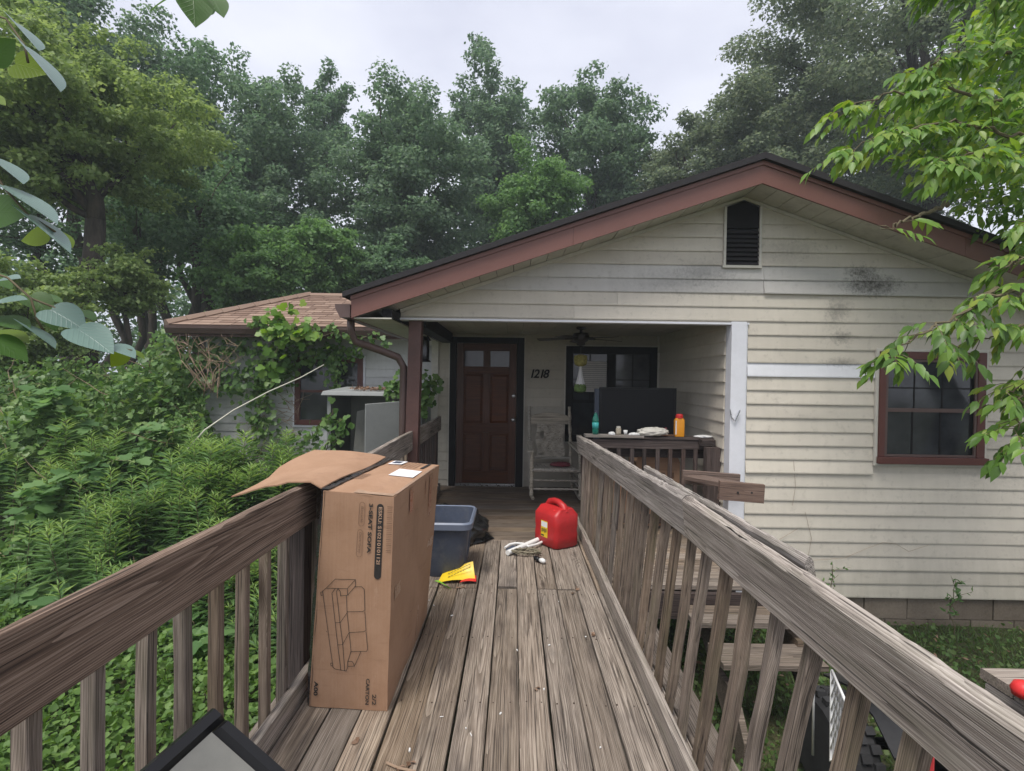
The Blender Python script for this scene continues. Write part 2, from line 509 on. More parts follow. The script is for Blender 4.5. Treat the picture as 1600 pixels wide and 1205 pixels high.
M['screen'] = paint('tv_casing', (0.009, 0.009, 0.011), 0.5, 0.2, spec=0.25)
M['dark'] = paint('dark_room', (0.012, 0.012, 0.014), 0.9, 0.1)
M['roofedge'] = paint('roof_edge', (0.022, 0.02, 0.022), 0.8, 0.2, 30.0, bump=0.4)
M['white'] = paint('white_plastic', (0.72, 0.72, 0.70), 0.4, 0.08)
M['grey'] = paint('grey_resin', (0.235, 0.245, 0.24), 0.55, 0.08, dirt=0.15)
M['mat_grey'] = paint('picture_mat', (0.17, 0.168, 0.15), 0.4, 0.15, dirt=0.2)
M['greylight'] = paint('beige_resin', (0.36, 0.355, 0.325), 0.55, 0.1, dirt=0.25, dirtcol=(0.15, 0.14, 0.12))
M['metal'] = paint('steel', (0.55, 0.55, 0.56), 0.3, 0.1, metal=1.0)
M['brass'] = paint('old_brass', (0.40, 0.30, 0.15), 0.35, 0.2, metal=1.0)
M['rust'] = paint('nail_rust', (0.05, 0.03, 0.022), 0.8, 0.3)
M['paper'] = paint('label_paper', (0.74, 0.73, 0.74), 0.6, 0.05)
M['ink'] = paint('black_ink', (0.025, 0.022, 0.02), 0.7, 0.15)
M['inkfaint'] = paint('faint_ink', (0.17, 0.10, 0.065), 0.8, 0.2)
M['tape'] = paint('black_tape', (0.035, 0.034, 0.036), 0.25, 0.3, 20.0, bump=0.5)
M['clear_tape'] = paint('clear_tape', (0.44, 0.29, 0.20), 0.25, 0.1)
M['tape_tan'] = paint('tan_tape', (0.33, 0.195, 0.12), 0.3, 0.1)
M['edge_tape'] = paint('shiny_tape', (0.42, 0.29, 0.205), 0.12, 0.15, 30.0, bump=0.5, spec=0.7)
M['red'] = paint('red_plastic', (0.44, 0.018, 0.020), 0.42, 0.15, 8.0, dirt=0.28, dirtcol=(0.16, 0.03, 0.025))
M['redcap'] = paint('red_cap', (0.6, 0.03, 0.03), 0.4, 0.05)
M['orange'] = paint('orange_plastic', (0.72, 0.29, 0.015), 0.4, 0.08)
M['yellow'] = paint('yellow_pack', (0.72, 0.50, 0.02), 0.4, 0.08)
M['lime'] = paint('lime_pack', (0.22, 0.48, 0.04), 0.4, 0.1)
M['tote'] = paint('blue_tote', (0.055, 0.068, 0.10), 0.45, 0.2, 5.0, dirt=0.4, dirtcol=(0.14, 0.14, 0.14))
M['toterim'] = paint('tote_rim', (0.14, 0.165, 0.22), 0.4, 0.1)
M['bag'] = paint('black_bag', (0.012, 0.012, 0.012), 0.22, 0.2, spec=0.6)
M['tyre'] = paint('tyre_rubber', (0.022, 0.022, 0.023), 0.75, 0.25, 14.0, bump=0.3)
M['cord'] = paint('old_cord', (0.20, 0.175, 0.12), 0.6, 0.2)
M['fan'] = paint('fan_bronze', (0.035, 0.03, 0.028), 0.4, 0.2)
M['bark'] = None

t = NT('cardboard')
w = t.coord('Object')
fl = t.noise(t.vmath('MULTIPLY', w, (120.0, 120.0, 1.5)), 1.0, 2.0)
a = t.noise(w, 4.0, 5.0, 0.6); b = t.noise(w, 26.0, 4.0, 0.7)
cc = t.ramp(t.math('ADD', t.math('MULTIPLY', a, 0.6), t.math('ADD', t.math('MULTIPLY', fl, 0.18), t.math('MULTIPLY', b, 0.22))), [(0.3, (0.285, 0.165, 0.098)), (0.72, (0.41, 0.258, 0.168))])
cc = t.mix(t.math('MULTIPLY', t.maprange(b, 0.62, 0.78), 0.35), cc, rgba((0.2, 0.11, 0.07)))
sm = t.noise(t.vmath('MULTIPLY', w, (3.0, 3.0, 26.0)), 1.0, 5.0, 0.7)
cc = t.mix(t.math('MULTIPLY', t.maprange(sm, 0.58, 0.74), 0.45), cc, rgba((0.17, 0.095, 0.06)))
sc_ = t.noise(t.vmath('MULTIPLY', w, (14.0, 14.0, 5.0)), 1.0, 6.0, 0.75)
cc = t.mix(t.math('MULTIPLY', t.maprange(sc_, 0.62, 0.72), 0.35), cc, rgba((0.52, 0.36, 0.25)))
t.set(cc, 0.75, spec=0.2)
t.bump(t.math('ADD', t.math('MULTIPLY', fl, 0.4), a), 0.22, 0.01)
M['card'] = t.m

t = NT('bark')
w = t.world()
v = t.noise(t.vmath('MULTIPLY', w, (9.0, 9.0, 1.6)), 1.0, 5.0, 0.7)
t.set(t.ramp(v, [(0.3, (0.022, 0.018, 0.014)), (0.7, (0.10, 0.082, 0.065))]), 0.9, spec=0.2)
t.bump(v, 0.8, 0.03)
M['bark'] = t.m
M['twig'] = paint('twig_bark', (0.12, 0.10, 0.055), 0.8, 0.25)
M['deadtwig'] = paint('dead_twig', (0.27, 0.19, 0.13), 0.8, 0.25)
M['palestem'] = paint('pale_cane', (0.50, 0.49, 0.40), 0.7, 0.15)

t = NT('shingle')
w = t.world(); r = t.rnd()
n1 = t.noise(w, 90.0, 3.0, 0.7); n2 = t.noise(w, 2.2, 4.0)
f = t.math('ADD', t.math('MULTIPLY', n1, 0.25), t.math('ADD', t.math('MULTIPLY', n2, 0.25), t.math('MULTIPLY', r, 0.5)))
t.set(t.ramp(f, [(0.25, (0.16, 0.105, 0.080)), (0.75, (0.30, 0.215, 0.165))]), 0.9, spec=0.15)
t.bump(n1, 0.5, 0.004)
M['shingle'] = t.m

t = NT('block')
w = t.world(); r = t.rnd()
n1 = t.noise(w, 60.0, 4.0, 0.7); n2 = t.noise(w, 3.0, 4.0)
t.set(t.ramp(t.math('ADD', t.math('MULTIPLY', n1, 0.4), t.math('ADD', t.math('MULTIPLY', n2, 0.4), t.math('MULTIPLY', r, 0.2))), [(0.3, (0.10, 0.08, 0.06)), (0.7, (0.24, 0.20, 0.155))]), 0.9, spec=0.2)
t.bump(n1, 0.5, 0.004)
M['block'] = t.m

t = NT('glass_dark')
t.p.inputs['Transmission Weight'].default_value = 1.0
t.p.inputs['IOR'].default_value = 1.45
t.set((0.75, 0.78, 0.8), 0.02)
M['glass'] = t.m
t = NT('screened_glass')
nz = t.noise(t.world(), 3.5, 4.0)
t.set(t.ramp(nz, [(0.35, (0.02, 0.022, 0.026)), (0.75, (0.055, 0.06, 0.066))]), t.maprange(nz, 0.3, 0.7, 0.05, 0.14), spec=0.6)
M['pane'] = t.m
t = NT('green_bottle')
t.p.inputs['Transmission Weight'].default_value = 0.7
t.set((0.03, 0.42, 0.30), 0.08)
M['bottle'] = t.m

t = NT('soil')
w = t.world()
a = t.noise(w, 0.8, 6.0, 0.65); b = t.noise(w, 22.0, 5.0, 0.7)
t.set(t.ramp(t.math('ADD', t.math('MULTIPLY', a, 0.5), t.math('MULTIPLY', b, 0.5)), [(0.3, (0.03, 0.028, 0.018)), (0.5, (0.05, 0.062, 0.026)), (0.72, (0.12, 0.095, 0.062))]), 0.95, spec=0.1)
t.bump(b, 0.8, 0.03)
M['soil'] = t.m

# leaves
M['lf_dark'] = leafmat('leaf_dark', [(0.056, 0.112, 0.056), (0.105, 0.190, 0.094), (0.170, 0.270, 0.135)], 0.5)
M['lf_blue'] = leafmat('leaf_bluish', [(0.066, 0.122, 0.072), (0.122, 0.200, 0.114), (0.195, 0.285, 0.155)], 0.5)
M['lf_mid'] = leafmat('leaf_mid', [(0.070, 0.150, 0.054), (0.125, 0.240, 0.082), (0.200, 0.335, 0.122)], 0.5)
M['lf_oak'] = leafmat('leaf_olive', [(0.080, 0.118, 0.074), (0.142, 0.192, 0.112), (0.230, 0.268, 0.155)], 0.5)
M['lf_yellow'] = leafmat('leaf_yellow', [(0.120, 0.195, 0.060), (0.215, 0.310, 0.105), (0.310, 0.405, 0.155)], 0.5)
M['lf_near'] = leafmat('leaf_near', [(0.070, 0.145, 0.030), (0.120, 0.245, 0.045), (0.195, 0.335, 0.065), (0.31, 0.40, 0.075)], 0.48, 0.38)
M['lf_vine'] = leafmat('leaf_vine', [(0.045, 0.105, 0.028), (0.100, 0.195, 0.052), (0.200, 0.305, 0.092)], 0.38, 0.42)
M['lf_weed'] = leafmat('leaf_weed', [(0.055, 0.125, 0.044), (0.110, 0.210, 0.068), (0.17, 0.28, 0.095)], 0.35)
M['lf_weedtip'] = leafmat('leaf_weed_tip', [(0.12, 0.225, 0.065), (0.20, 0.325, 0.095), (0.29, 0.41, 0.12)], 0.42)
M['lf_ground'] = leafmat('leaf_ground', [(0.055, 0.120, 0.024), (0.105, 0.200, 0.042), (0.175, 0.28, 0.07)], 0.35)
M['lf_grass'] = leafmat('leaf_grass', [(0.05, 0.10, 0.026), (0.085, 0.165, 0.042), (0.15, 0.20, 0.07)], 0.35)
M['lf_dead'] = leafmat('leaf_dead', [(0.10, 0.055, 0.03), (0.20, 0.12, 0.075), (0.30, 0.21, 0.15)], 0.15, 0.7)
M['lf_pale'] = leafmat('leaf_pale', [(0.12, 0.20, 0.17), (0.17, 0.26, 0.22)], 0.2, 0.32, veins=True)
M['lf_lime'] = leafmat('leaf_lime', [(0.13, 0.22, 0.02), (0.20, 0.30, 0.03)], 0.55, 0.4, veins=True)
M['lf_bud'] = leafmat('leaf_redbud', [(0.05, 0.12, 0.028), (0.09, 0.18, 0.045)], 0.45, 0.4, veins=True)
# ------------------------------------------------------------------ setting: ground
GZ = -0.75
YF, YB, YW = 4.80, 7.14, 8.20            # house front, porch back wall, wing wall
rs = np.random.default_rng(3)
def ground_h(x, y):
    x = np.asarray(x, dtype=float); y = np.asarray(y, dtype=float)
    return GZ + 0.05 * np.sin(x * 1.3 + y * .7) * np.sin(y * 0.9 - x * .4) - 0.03
xs = np.concatenate([np.linspace(-150, -14, 18), np.linspace(-13, 13, 80), np.linspace(14, 150, 18)])
ys = np.concatenate([np.linspace(-60, -4, 10), np.linspace(-3, 14, 60), np.linspace(15, 220, 24)])
gx, gy = np.meshgrid(xs, ys)
V = np.stack([gx, gy, ground_h(gx, gy)], -1).reshape(-1, 3)
nx, ny = len(xs), len(ys)
ii, jj = np.meshgrid(np.arange(nx - 1), np.arange(ny - 1))
q = (jj * nx + ii).ravel()
F = np.stack([q, q + 1, q + nx + 1, q + nx], -1)
g = bpy.data.objects.new('ground', np_mesh('ground', V, F, M['soil'], True))
link(g)
tag(g, 'dark leaf-strewn soil of the yard around the house', 'ground', kind='structure')

# ------------------------------------------------------------------ the house
house = thing('house', 'one storey cream sided house with red brown gable and covered porch', 'house', (2.0, 4.8, GZ))
XL, XC, XR = -1.07, 2.02, 6.6            # facade left end, corner board, facade right end
RX, RZ, SL = 2.11, 3.225, 0.342          # ridge x, soffit height at the ridge, slope
def soffit_z(x): return RZ - SL * abs(x - RX)
ROW, ROW0 = 0.1285, -0.50

def plank_y(parent, mat, x0, x1, z0, z1, y, name='siding_plank', x0t=None, x1t=None, lap=0.016, sag=0.0, z0b=None):
    """one lapped course on a wall facing -Y: the lower edge stands proud; ends may be slanted"""
    x0t = x0 if x0t is None else x0t; x1t = x1 if x1t is None else x1t
    zb = z0 if z0b is None else z0b      # height of the lower edge at the right end
    m = MB()
    n = 4
    lo, mid, hi = [], [], []
    for i in range(n + 1):
        u = i / n
        jz = random.uniform(-.0012, .0012) - sag * math.sin(math.pi * u)
        xb = x0 + (x1 - x0) * u; xt = x0t + (x1t - x0t) * u
        zl = z0 + (zb - z0) * u
        jy = random.uniform(-.002, .002)
        lo.append((xb, y - lap + jy, zl + jz)); hi.append((xt, y - 0.0035, z1 + 0.012))
        mid.append((xb, y - 0.001, zl + jz + 0.014))
    vs = mid + lo + [(p[0], p[1] - .001, p[2] + 0.011) for p in lo] + hi
    k = n + 1
    fs = []
    for r in range(3):
        for i in range(n):
            fs.append((r*k + i, r*k + i + 1, (r+1)*k + i + 1, (r+1)*k + i))
    fs.append((0, k, 2*k, 3*k)); fs.append((n, 3*k + n, 2*k + n, k + n))
    m.add(vs, fs)
    return m.build(name, mat, parent)

# --- front wall and gable
front = MB()
front.add([(XC + .02, YF, ROW0), (XR, YF, ROW0), (XR, YF, soffit_z(XR)), (RX, YF, RZ), (XL, YF, soffit_z(XL)), (XL, YF, 2.06), (XC + .02, YF, 2.06)], [tuple(range(7))])
front.add([(XC + .02, YF + .1, ROW0), (XR, YF + .1, ROW0), (XR, YF + .1, soffit_z(XR)), (RX, YF + .1, RZ), (XL, YF + .1, soffit_z(XL)), (XL, YF + .1, 2.06), (XC + .02, YF + .1, 2.06)], [tuple(range(6, -1, -1))])
front.box(XL, XC + .02, YF + .001, YF + .099, 2.055, 2.06)
fw = front.build('front_wall', M['siding'], house)
WX0, WX1, WZ0, WZ1 = 3.36, 4.40, 0.74, 1.835       # bedroom window opening with its white edge
VX0, VX1, VZ0 = 1.925, 2.275, 2.56                 # gable vent
rows = int((RZ - ROW0) / ROW) + 1
for i in range(rows):
    z0 = ROW0 + i * ROW; z1 = z0 + ROW
    if z0 > RZ - 0.06: break
    top = min(z1, RZ - .004)
    low = z0 < 2.03
    if low:
        spans = [(XC + .155, XR)]
        top = min(top, 2.075) if False else top
    else:
        spans = [(XL + .004, XR)]
    # window and vent gaps
    out = []
    for a, b in spans:
        if z0 < WZ1 - .03 and z1 > WZ0 + .03: out += [(a, WX0), (WX1, b)]
        elif z0 > VZ0 - .05 and z0 < 3.15: out += [(a, VX0), (VX1, b)]
        else: out += [(a, b)]
    for a, b in out:
        # clip against the rake
        def lim(z): return RX - (RZ - z) / SL + .0, RX + (RZ - z) / SL
        la, lb = lim(z0 + .012); ta, tb = lim(top)
        x0, x1 = max(a, la), min(b, lb); xt0, xt1 = max(a, ta), min(b, tb)
        if x1 - x0 < .03: continue
        if xt1 < xt0 + .01: xt0 = xt1 = (xt0 + xt1) / 2
        mat = M['siding']
        pieces = [(x0, x1, xt0, xt1, mat, 0.0, 0.0)]
        row = i
        if low and a < 3 and abs(z0 - (ROW0 + 16 * ROW)) < .01:           # replaced white strip left of the window
            pieces = [(x0, x1, xt0, xt1, M['siding_white'], 0.0, 0.0)]
        if row in (22, 23) and a < 1.0:                                    # greyed courses with a butt joint
            pieces = [(x0, 2.31, xt0, 2.31, M['siding_grey'], 0.0, 0.0), (2.312, x1, 2.312, xt1, M['siding_grey'], 0.0, -0.014 if row == 22 else 0.0)]
        elif row in (20, 21) and a < 1.0:
            pieces = [(x0, 0.55 + .4 * (row - 20), xt0, 0.55 + .4 * (row - 20), mat, 0.0, 0.0), (0.552 + .4 * (row - 20), x1, 0.552 + .4 * (row - 20), xt1, mat, 0.0, 0.0)]
        elif x1 - x0 > 3.0 and not low and row not in (24,):
            c = random.uniform(x0 + 1.0, x1 - 1.0)
            pieces = [(x0, c, xt0, c, mat, 0, 0), (c + .001, x1, c + .001, xt1, mat, 0, 0)]
        for (p0, p1, t0, t1, mm, sag, dz) in pieces:
            lap = 0.015 + random.uniform(0, .003)
            if mm is M['siding_white']: lap = .021
            if row == 22 and dz != 0: lap = 0.034
            if row == 9 and p0 < 2.5: lap = 0.026
            plank_y(fw, mm, p0, p1, z0, top, YF, x0t=t0, x1t=t1, lap=lap, sag=sag, z0b=z0 + dz)

# corner board, header trim, rake trim
m = MB(); m.box(XC - .005, XC + .135, YF - .034, YF + .09, -.52, 2.062)
m.box(XC + .135, XC + .15, YF - .02, YF - .004, -.52, 2.055)
m.build('corner_board', M['trimwhite'], house, bevel=.004)
m = MB(); m.box(XL - .004, XC + .16, YF - .026, YF + .094, 2.035, 2.0535)
m.build('header_trim', M['trimwhite'], house)
m = MB()
for sgn, xe in ((-1, XL), (1, XR)):
    xa, xb = RX, xe
    m.hexa([(xa, YF - .024, RZ - .034), (xb, YF - .024, soffit_z(xb) - .034), (xb, YF - .002, soffit_z(xb) - .034), (xa, YF - .002, RZ - .034),
            (xa, YF - .024, RZ - .004), (xb, YF - .024, soffit_z(xb) - .004), (xb, YF - .002, soffit_z(xb) - .004), (xa, YF - .002, RZ - .004)])
m.build('rake_trim', M['trimcream'], house)

# rake soffit panels, each piece about a hand wide
YO = 4.45
sof = group_part('rake_soffit', house, (RX, YO, RZ))
for sgn in (-1, 1):
    far = 3.52 if sgn < 0 else 4.3
    nP = int(far / .152)
    for k in range(nP):
        a, b = k * .152 + .003, (k + 1) * .152 - .003
        xa, xb = RX + sgn * a, RX + sgn * b
        za, zb = RZ - SL * a, RZ - SL * b
        z = random.uniform(-.002, .002)
        MB().hexa([(xa, YO, za + z), (xb, YO, zb + z), (xb, YF, zb + z), (xa, YF, za + z), (xa, YO, za + .012), (xb, YO, zb + .012), (xb, YF, zb + .012), (xa, YF, za + .012)]).build('soffit_panel', M['soffit'], sof)
m = MB()                                    # dark gap behind the soffit joints
for sgn, far in ((-1, 3.52), (1, 4.3)):
    xb = RX + sgn * far
    m.hexa([(RX, YO, RZ + .013), (xb, YO, RZ - SL * far + .013), (xb, YF, RZ - SL * far + .013), (RX, YF, RZ + .013),
            (RX, YO, RZ + .03), (xb, YO, RZ - SL * far + .03), (xb, YF, RZ - SL * far + .03), (RX, YF, RZ + .03)])
m.build('soffit_backing', M['dark'], sof)

# fascia boards and roof
EX0, EX1 = RX - 3.53, RX + 3.65
FH = 0.19
for sgn, ex in ((-1, EX0), (1, EX1)):
    d = abs(ex - RX)
    zz = RZ - .012
    cuts = [0, 1.62, d] if sgn < 0 else [0, 1.75, d]
    for a, b in zip(cuts[:-1], cuts[1:]):
        xa, xb = RX + sgn * a, RX + sgn * (b - .002)
        za, zb = zz - SL * a, zz - SL * b
        m = MB().hexa([(xa, YO - .022, za), (xb, YO - .022, zb), (xb, YO - .002, zb), (xa, YO - .002, za), (xa, YO - .022, za + FH), (xb, YO - .022, zb + FH), (xb, YO - .002, zb + FH), (xa, YO - .002, za + FH)])
        m.build('fascia_board', M['fascia'], house)
    # small trim strip under the shingles
    m = MB().hexa([(RX, YO - .034, zz + FH - .035), (ex, YO - .034, zz - SL * d + FH - .035), (ex, YO - .024, zz - SL * d + FH - .035), (RX, YO - .024, zz + FH - .035),
                   (RX, YO - .034, zz + FH), (ex, YO - .034, zz - SL * d + FH), (ex, YO - .024, zz - SL * d + FH), (RX, YO - .024, zz + FH)])
    m.build('drip_edge', M['fascia'], house)
m = MB()
for sgn, ex in ((-1, EX0 - .06), (1, EX1 + .06)):
    d = abs(ex - RX); zt = RZ + FH - .008
    m.hexa([(RX, YO - .07, zt), (ex, YO - .07, zt - SL * d), (ex, 13.0, zt - SL * d), (RX, 13.0, zt),
            (RX, YO - .07, zt + .055), (ex, YO - .07, zt - SL * d + .045), (ex, 13.0, zt - SL * d + .045), (RX, 13.0, zt + .055)])
m.build('roof', M['roofedge'], house)

# left eave: soffit, fascia, gutter, downspout
ez = RZ - SL * (RX - EX0) + .0
m = MB(); m.box(EX0 + .02, XL - .002, YO + .002, 8.0, ez - .015, ez - .003)
m.build('eave_soffit', M['soffit'], house)
m = MB(); m.box(EX0 - .002, EX0 + .018, YO + .001, 8.0, ez - .02, ez + .16)
m.build('eave_fascia', M['fascia'], house)
m = MB(); m.box(XL - .09, XL - .002, YO + .02, YF + .02, ez - .0145, ez + .075)
m.build('eave_return_block', M['black'], house)
gp = [(0, 0), (-.085, .0), (-.10, .03), (-.125, .075), (-.13, .115), (-.118, .115), (-.11, .08), (-.09, .04), (-.078, .012), (-.012, .012), (-.012, .115), (0, .115)]
m = MB(); m.prism([(EX0 - .004 + x, ez - .01 + z) for x, z in gp], 'y', YO - .03, 8.0)
m.prism([(EX0 - .004 + x, ez - .01 + z) for x, z in ((0, 0), (-.085, 0), (-.10, .03), (-.125, .075), (-.13, .115), (0, .115))], 'y', YO - .036, YO - .0305)
gut = m.build('gutter', M['gutter'], house)
m = MB()
ds = [(EX0 - .06, 4.62, ez - .01), (EX0 - .06, 4.63, ez - .10), (EX0 - .03, 4.66, ez - .20), (-1.25, 4.76, ez - .27), (-1.10, 4.84, ez - .33), (-1.055, 4.88, ez - .42), (-1.055, 4.88, 1.2), (-1.06, 4.88, -.6)]
m.tube(ds, .036, 8)
m.build('downspout', M['gutter'], house, smooth=True)

# porch: beam, posts, ceiling, back wall, side wall
m = MB(); m.box(XL + .0, XC, YF + .1, YF + .16, 2.04, 2.14); m.build('porch_header', M['black'], house)
m = MB(); m.box(-1.0, -.86, YF + .165, YB - .02, 1.985, 2.118); m.build('porch_side_beam', M['black'], house)
m = MB(); m.hexa([(-1.035, 4.81, .002), (-.915, 4.81, .002), (-.915, 4.93, .002), (-1.035, 4.93, .002), (-1.0, 4.83, 2.034), (-.88, 4.83, 2.034), (-.88, 4.95, 2.034), (-1.0, 4.95, 2.034)])
m.v = m.v
m.build('porch_post', M['maroon'], house, bevel=.006)
ceil = group_part('porch_ceiling', house, (.4, 6, 2.13))
for k in range(16):
    x0 = -1.06 + k * .1935
    MB().box(x0 + .002, min(x0 + .1915, XC - .003), YF + .17, YB - .003, 2.122 + random.uniform(0, .002), 2.134).build('ceiling_panel', M['soffit'], ceil)

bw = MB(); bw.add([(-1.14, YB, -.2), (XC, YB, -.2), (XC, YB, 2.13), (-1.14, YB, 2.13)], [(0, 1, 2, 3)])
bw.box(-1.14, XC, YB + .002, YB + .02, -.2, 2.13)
bwall = bw.build('porch_wall', M['siding_shaded'], house)
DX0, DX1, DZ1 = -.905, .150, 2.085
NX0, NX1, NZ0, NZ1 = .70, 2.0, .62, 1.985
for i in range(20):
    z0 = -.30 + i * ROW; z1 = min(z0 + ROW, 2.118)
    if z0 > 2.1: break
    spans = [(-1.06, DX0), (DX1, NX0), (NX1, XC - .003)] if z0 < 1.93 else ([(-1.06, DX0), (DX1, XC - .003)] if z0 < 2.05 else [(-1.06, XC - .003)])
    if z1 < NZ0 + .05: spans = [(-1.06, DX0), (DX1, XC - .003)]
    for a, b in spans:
        if b - a > .03: plank_y(bwall, M['siding_shaded'], a, b, z0, z1, YB)
m = MB(); m.box(-1.15, -1.055, YB - .03, YB + .1, -.3, 2.12); m.build('back_corner_board', M['trimcream'], house, bevel=.003)
m = MB(); m.box(XC - .04, XC - .002, YB - .04, YB - .004, .0, 2.12); m.build('inner_corner_trim', M['trimcream'], house)
# side wall of the porch (faces -X)
sw = MB(); sw.box(XC + .001, XC + .02, YF + .092, YB, -.2, 2.13)
swall = sw.build('porch_side_wall', M['siding'], house)
for i in range(20):
    z0 = -.30 + i * ROW; z1 = min(z0 + ROW, 2.118)
    if z0 > 2.1: break
    dz = random.uniform(-.004, .004)
    m = MB(); n = 3
    vs, fs = [], []
    for j in range(n + 1):
        y = YF + .098 + (YB - .045 - YF - .098) * j / n
        vs += [(XC - .001, y, z0 + dz), (XC - .017, y, z0 + dz), (XC - .018, y, z0 + .011 + dz), (XC - .003, y, z1 + .008)]
    for j in range(n):
        for k in range(3): fs.append((j*4 + k, j*4 + k + 1, j*4 + 5 + k, j*4 + 4 + k))
    fs += [(0, 1, 2, 3), (n*4 + 3, n*4 + 2, n*4 + 1, n*4)]
    m.add(vs, fs).build('siding_plank', M['siding'], swall)

# --- front door
door = group_part('front_door', house, (-.38, YB, 1.0))
m = MB()
m.box(DX0 + .012, -.802, YB - .05, YB + .02, .0, 2.07); m.box(.038, DX1 - .012, YB - .05, YB + .02, .0, 2.07); m.box(-.802, .038, YB - .0495, YB + .02, 1.99, 2.0695)
m.build('door_frame', M['black'], door, bevel=.004)
m = MB()
m.box(DX0 - .004, DX0 + .012, YB - .035, YB - .002, .0, 2.075); m.box(DX1 - .012, DX1 + .006, YB - .035, YB - .002, .0, 2.075); m.box(DX0 - .004, DX1 + .006, YB - .0352, YB - .0022, 2.0705, 2.088)
m.build('door_edge_trim', M['trimcream'], door)
DY = YB - .018
m = MB(); m.box(-.798, .034, YB - .06, YB + .02, .003, .035); m.build('threshold', M['metal'], door, bevel=.003)
m = MB(); m.box(-.795, .031, DY + .012, DY + .03, .04, 1.985); m.build('door_core', M['doorwood'], door)
def dbox(name, x0, x1, z0, z1, y0, mat=M['doorwood'], vert=True):
    p0, p1 = (((x0 + x1) / 2, y0, z0), ((x0 + x1) / 2, y0, z1)) if vert else ((x0, y0, (z0 + z1) / 2), (x1, y0, (z0 + z1) / 2))
    return board(name, p0, p1, (x1 - x0) if vert else (z1 - z0), .024, mat, door, nrm=(0, -1, 0), segs=2, warp=0, ch=.004)
dbox('door_stile', -.795, -.70, .04, 1.985, DY); dbox('door_stile', -.064, .031, .04, 1.985, DY)
xl, xm0, xm1, xr = -.699, -.425, -.335, -.065
for z0, z1 in ((.04, .20), (.745, .87), (1.57, 1.66), (1.885, 1.985)):
    dbox('door_rail', xl, xr, z0, z1, DY + .0005, vert=False)
for z0, z1 in ((.201, .744), (.871, 1.569), (1.661, 1.884)):
    dbox('door_mullion', xm0, xm1, z0, z1, DY + .0005)
for x0, x1 in ((xl, xm0), (xm1, xr)):
    for z0, z1 in ((.201, .744), (.871, 1.569)):
        MB().hexa([(x0 + .012, DY + .012, z0 + .012), (x1 - .012, DY + .012, z0 + .012), (x1 - .012, DY + .012, z1 - .012), (x0 + .012, DY + .012, z1 - .012),
                   (x0 + .04, DY - .003, z0 + .04), (x1 - .04, DY - .003, z0 + .04), (x1 - .04, DY - .003, z1 - .04), (x0 + .04, DY - .003, z1 - .04)]).build('door_panel', M['doorwood'], door)
    MB().box(x0 + .004, x1 - .004, DY + .004, DY + .008, 1.664, 1.881).build('door_pane', M['pane'], door)
m = MB(); m.lathe([(.004, -.075), (.026, -.07), (.031, -.052), (.024, -.038), (.012, -.03), (.012, -.016), (.03, -.014), (.03, -.006)], (.0, DY - .005, .93), 16, 'y'); m.build('door_knob', M['metal'], door, smooth=True)
m = MB(); m.lathe([(.012, -.034), (.022, -.03), (.027, -.018), (.027, -.006)], (.0, DY - .005, 1.262), 16, 'y'); m.build('deadbolt', M['metal'], door, smooth=True)

def text_mesh(body, size, mat, name, parent, M4, shear=0.0, extrude=0.0, spacing=1.0, bold=0.0):
    cu = bpy.data.curves.new(name, 'FONT')
    cu.body = body; cu.size = size; cu.shear = shear; cu.extrude = extrude; cu.space_character = spacing; cu.offset = bold
    cu.align_x = 'LEFT'; cu.align_y = 'BOTTOM_BASELINE'
    cu.resolution_u = 3
    tmp = bpy.data.objects.new('tmp', cu)
    COL.objects.link(tmp)
    dg = bpy.context.evaluated_depsgraph_get()
    me = bpy.data.meshes.new_from_object(tmp.evaluated_get(dg))
    bpy.data.objects.remove(tmp); bpy.data.curves.remove(cu)
    me.name = name
    me.transform(M4)
    c = Vector((0, 0, 0))
    if len(me.vertices):
        a = np.zeros(len(me.vertices) * 3); me.vertices.foreach_get('co', a); a = a.reshape(-1, 3)
        c = Vector([float(q) for q in (a.min(0) + a.max(0)) / 2])
    me.transform(Matrix.Translation(-c))
    me.materials.clear(); me.materials.append(mat)
    o = bpy.data.objects.new(name, me)
    return link(o, parent, c)

def frame_xz(x, y, z):            # text on a wall facing -Y
    return Matrix(((1, 0, 0, x), (0, 0, -1, y), (0, 1, 0, z), (0, 0, 0, 1)))
for ch, x in zip('1218', (.205, .266, .338, .396)):
    text_mesh(ch, .165, M['black'], 'house_number', house, frame_xz(x, YB - .026, 1.520), shear=.22, extrude=.004, bold=.0035)

# --- porch window (black frame, two sashes, pale slats in front of the left pane)
win = group_part('porch_window', house, (1.35, YB, 1.3))
def rect_frame(name, x0, x1, z0, z1, w, y0, y1, mat, parent, bevel=.003):
    m = MB(); m.box(x0, x0 + w, y0, y1, z0, z1); m.box(x1 - w, x1, y0, y1, z0, z1)
    m.box(x0 + w, x1 - w, y0 + .0005, y1 - .0005, z0, z0 + w); m.box(x0 + w, x1 - w, y0 + .0005, y1 - .0005, z1 - w, z1)
    return m.build(name, mat, parent, bevel=bevel)
rect_frame('window_edge_trim', NX0 + .0, NX1 - .0, NZ0, NZ1, .018, YB - .034, YB - .002, M['trimcream'], win)
rect_frame('window_frame', NX0 + .019, NX1 - .019, NZ0 + .019, NZ1 - .019, .10, YB - .045, YB - .004, M['black'], win)
m = MB(); m.box(1.29, 1.41, YB - .04, YB - .006, NZ0 + .12, NZ1 - .12); m.build('window_mullion', M['black'], win)
MB().box(NX0 + .02, NX1 - .02, YB - .0035, YB - .001, NZ0 + .02, NZ1 - .02).build('window_backing', M['dark'], win)
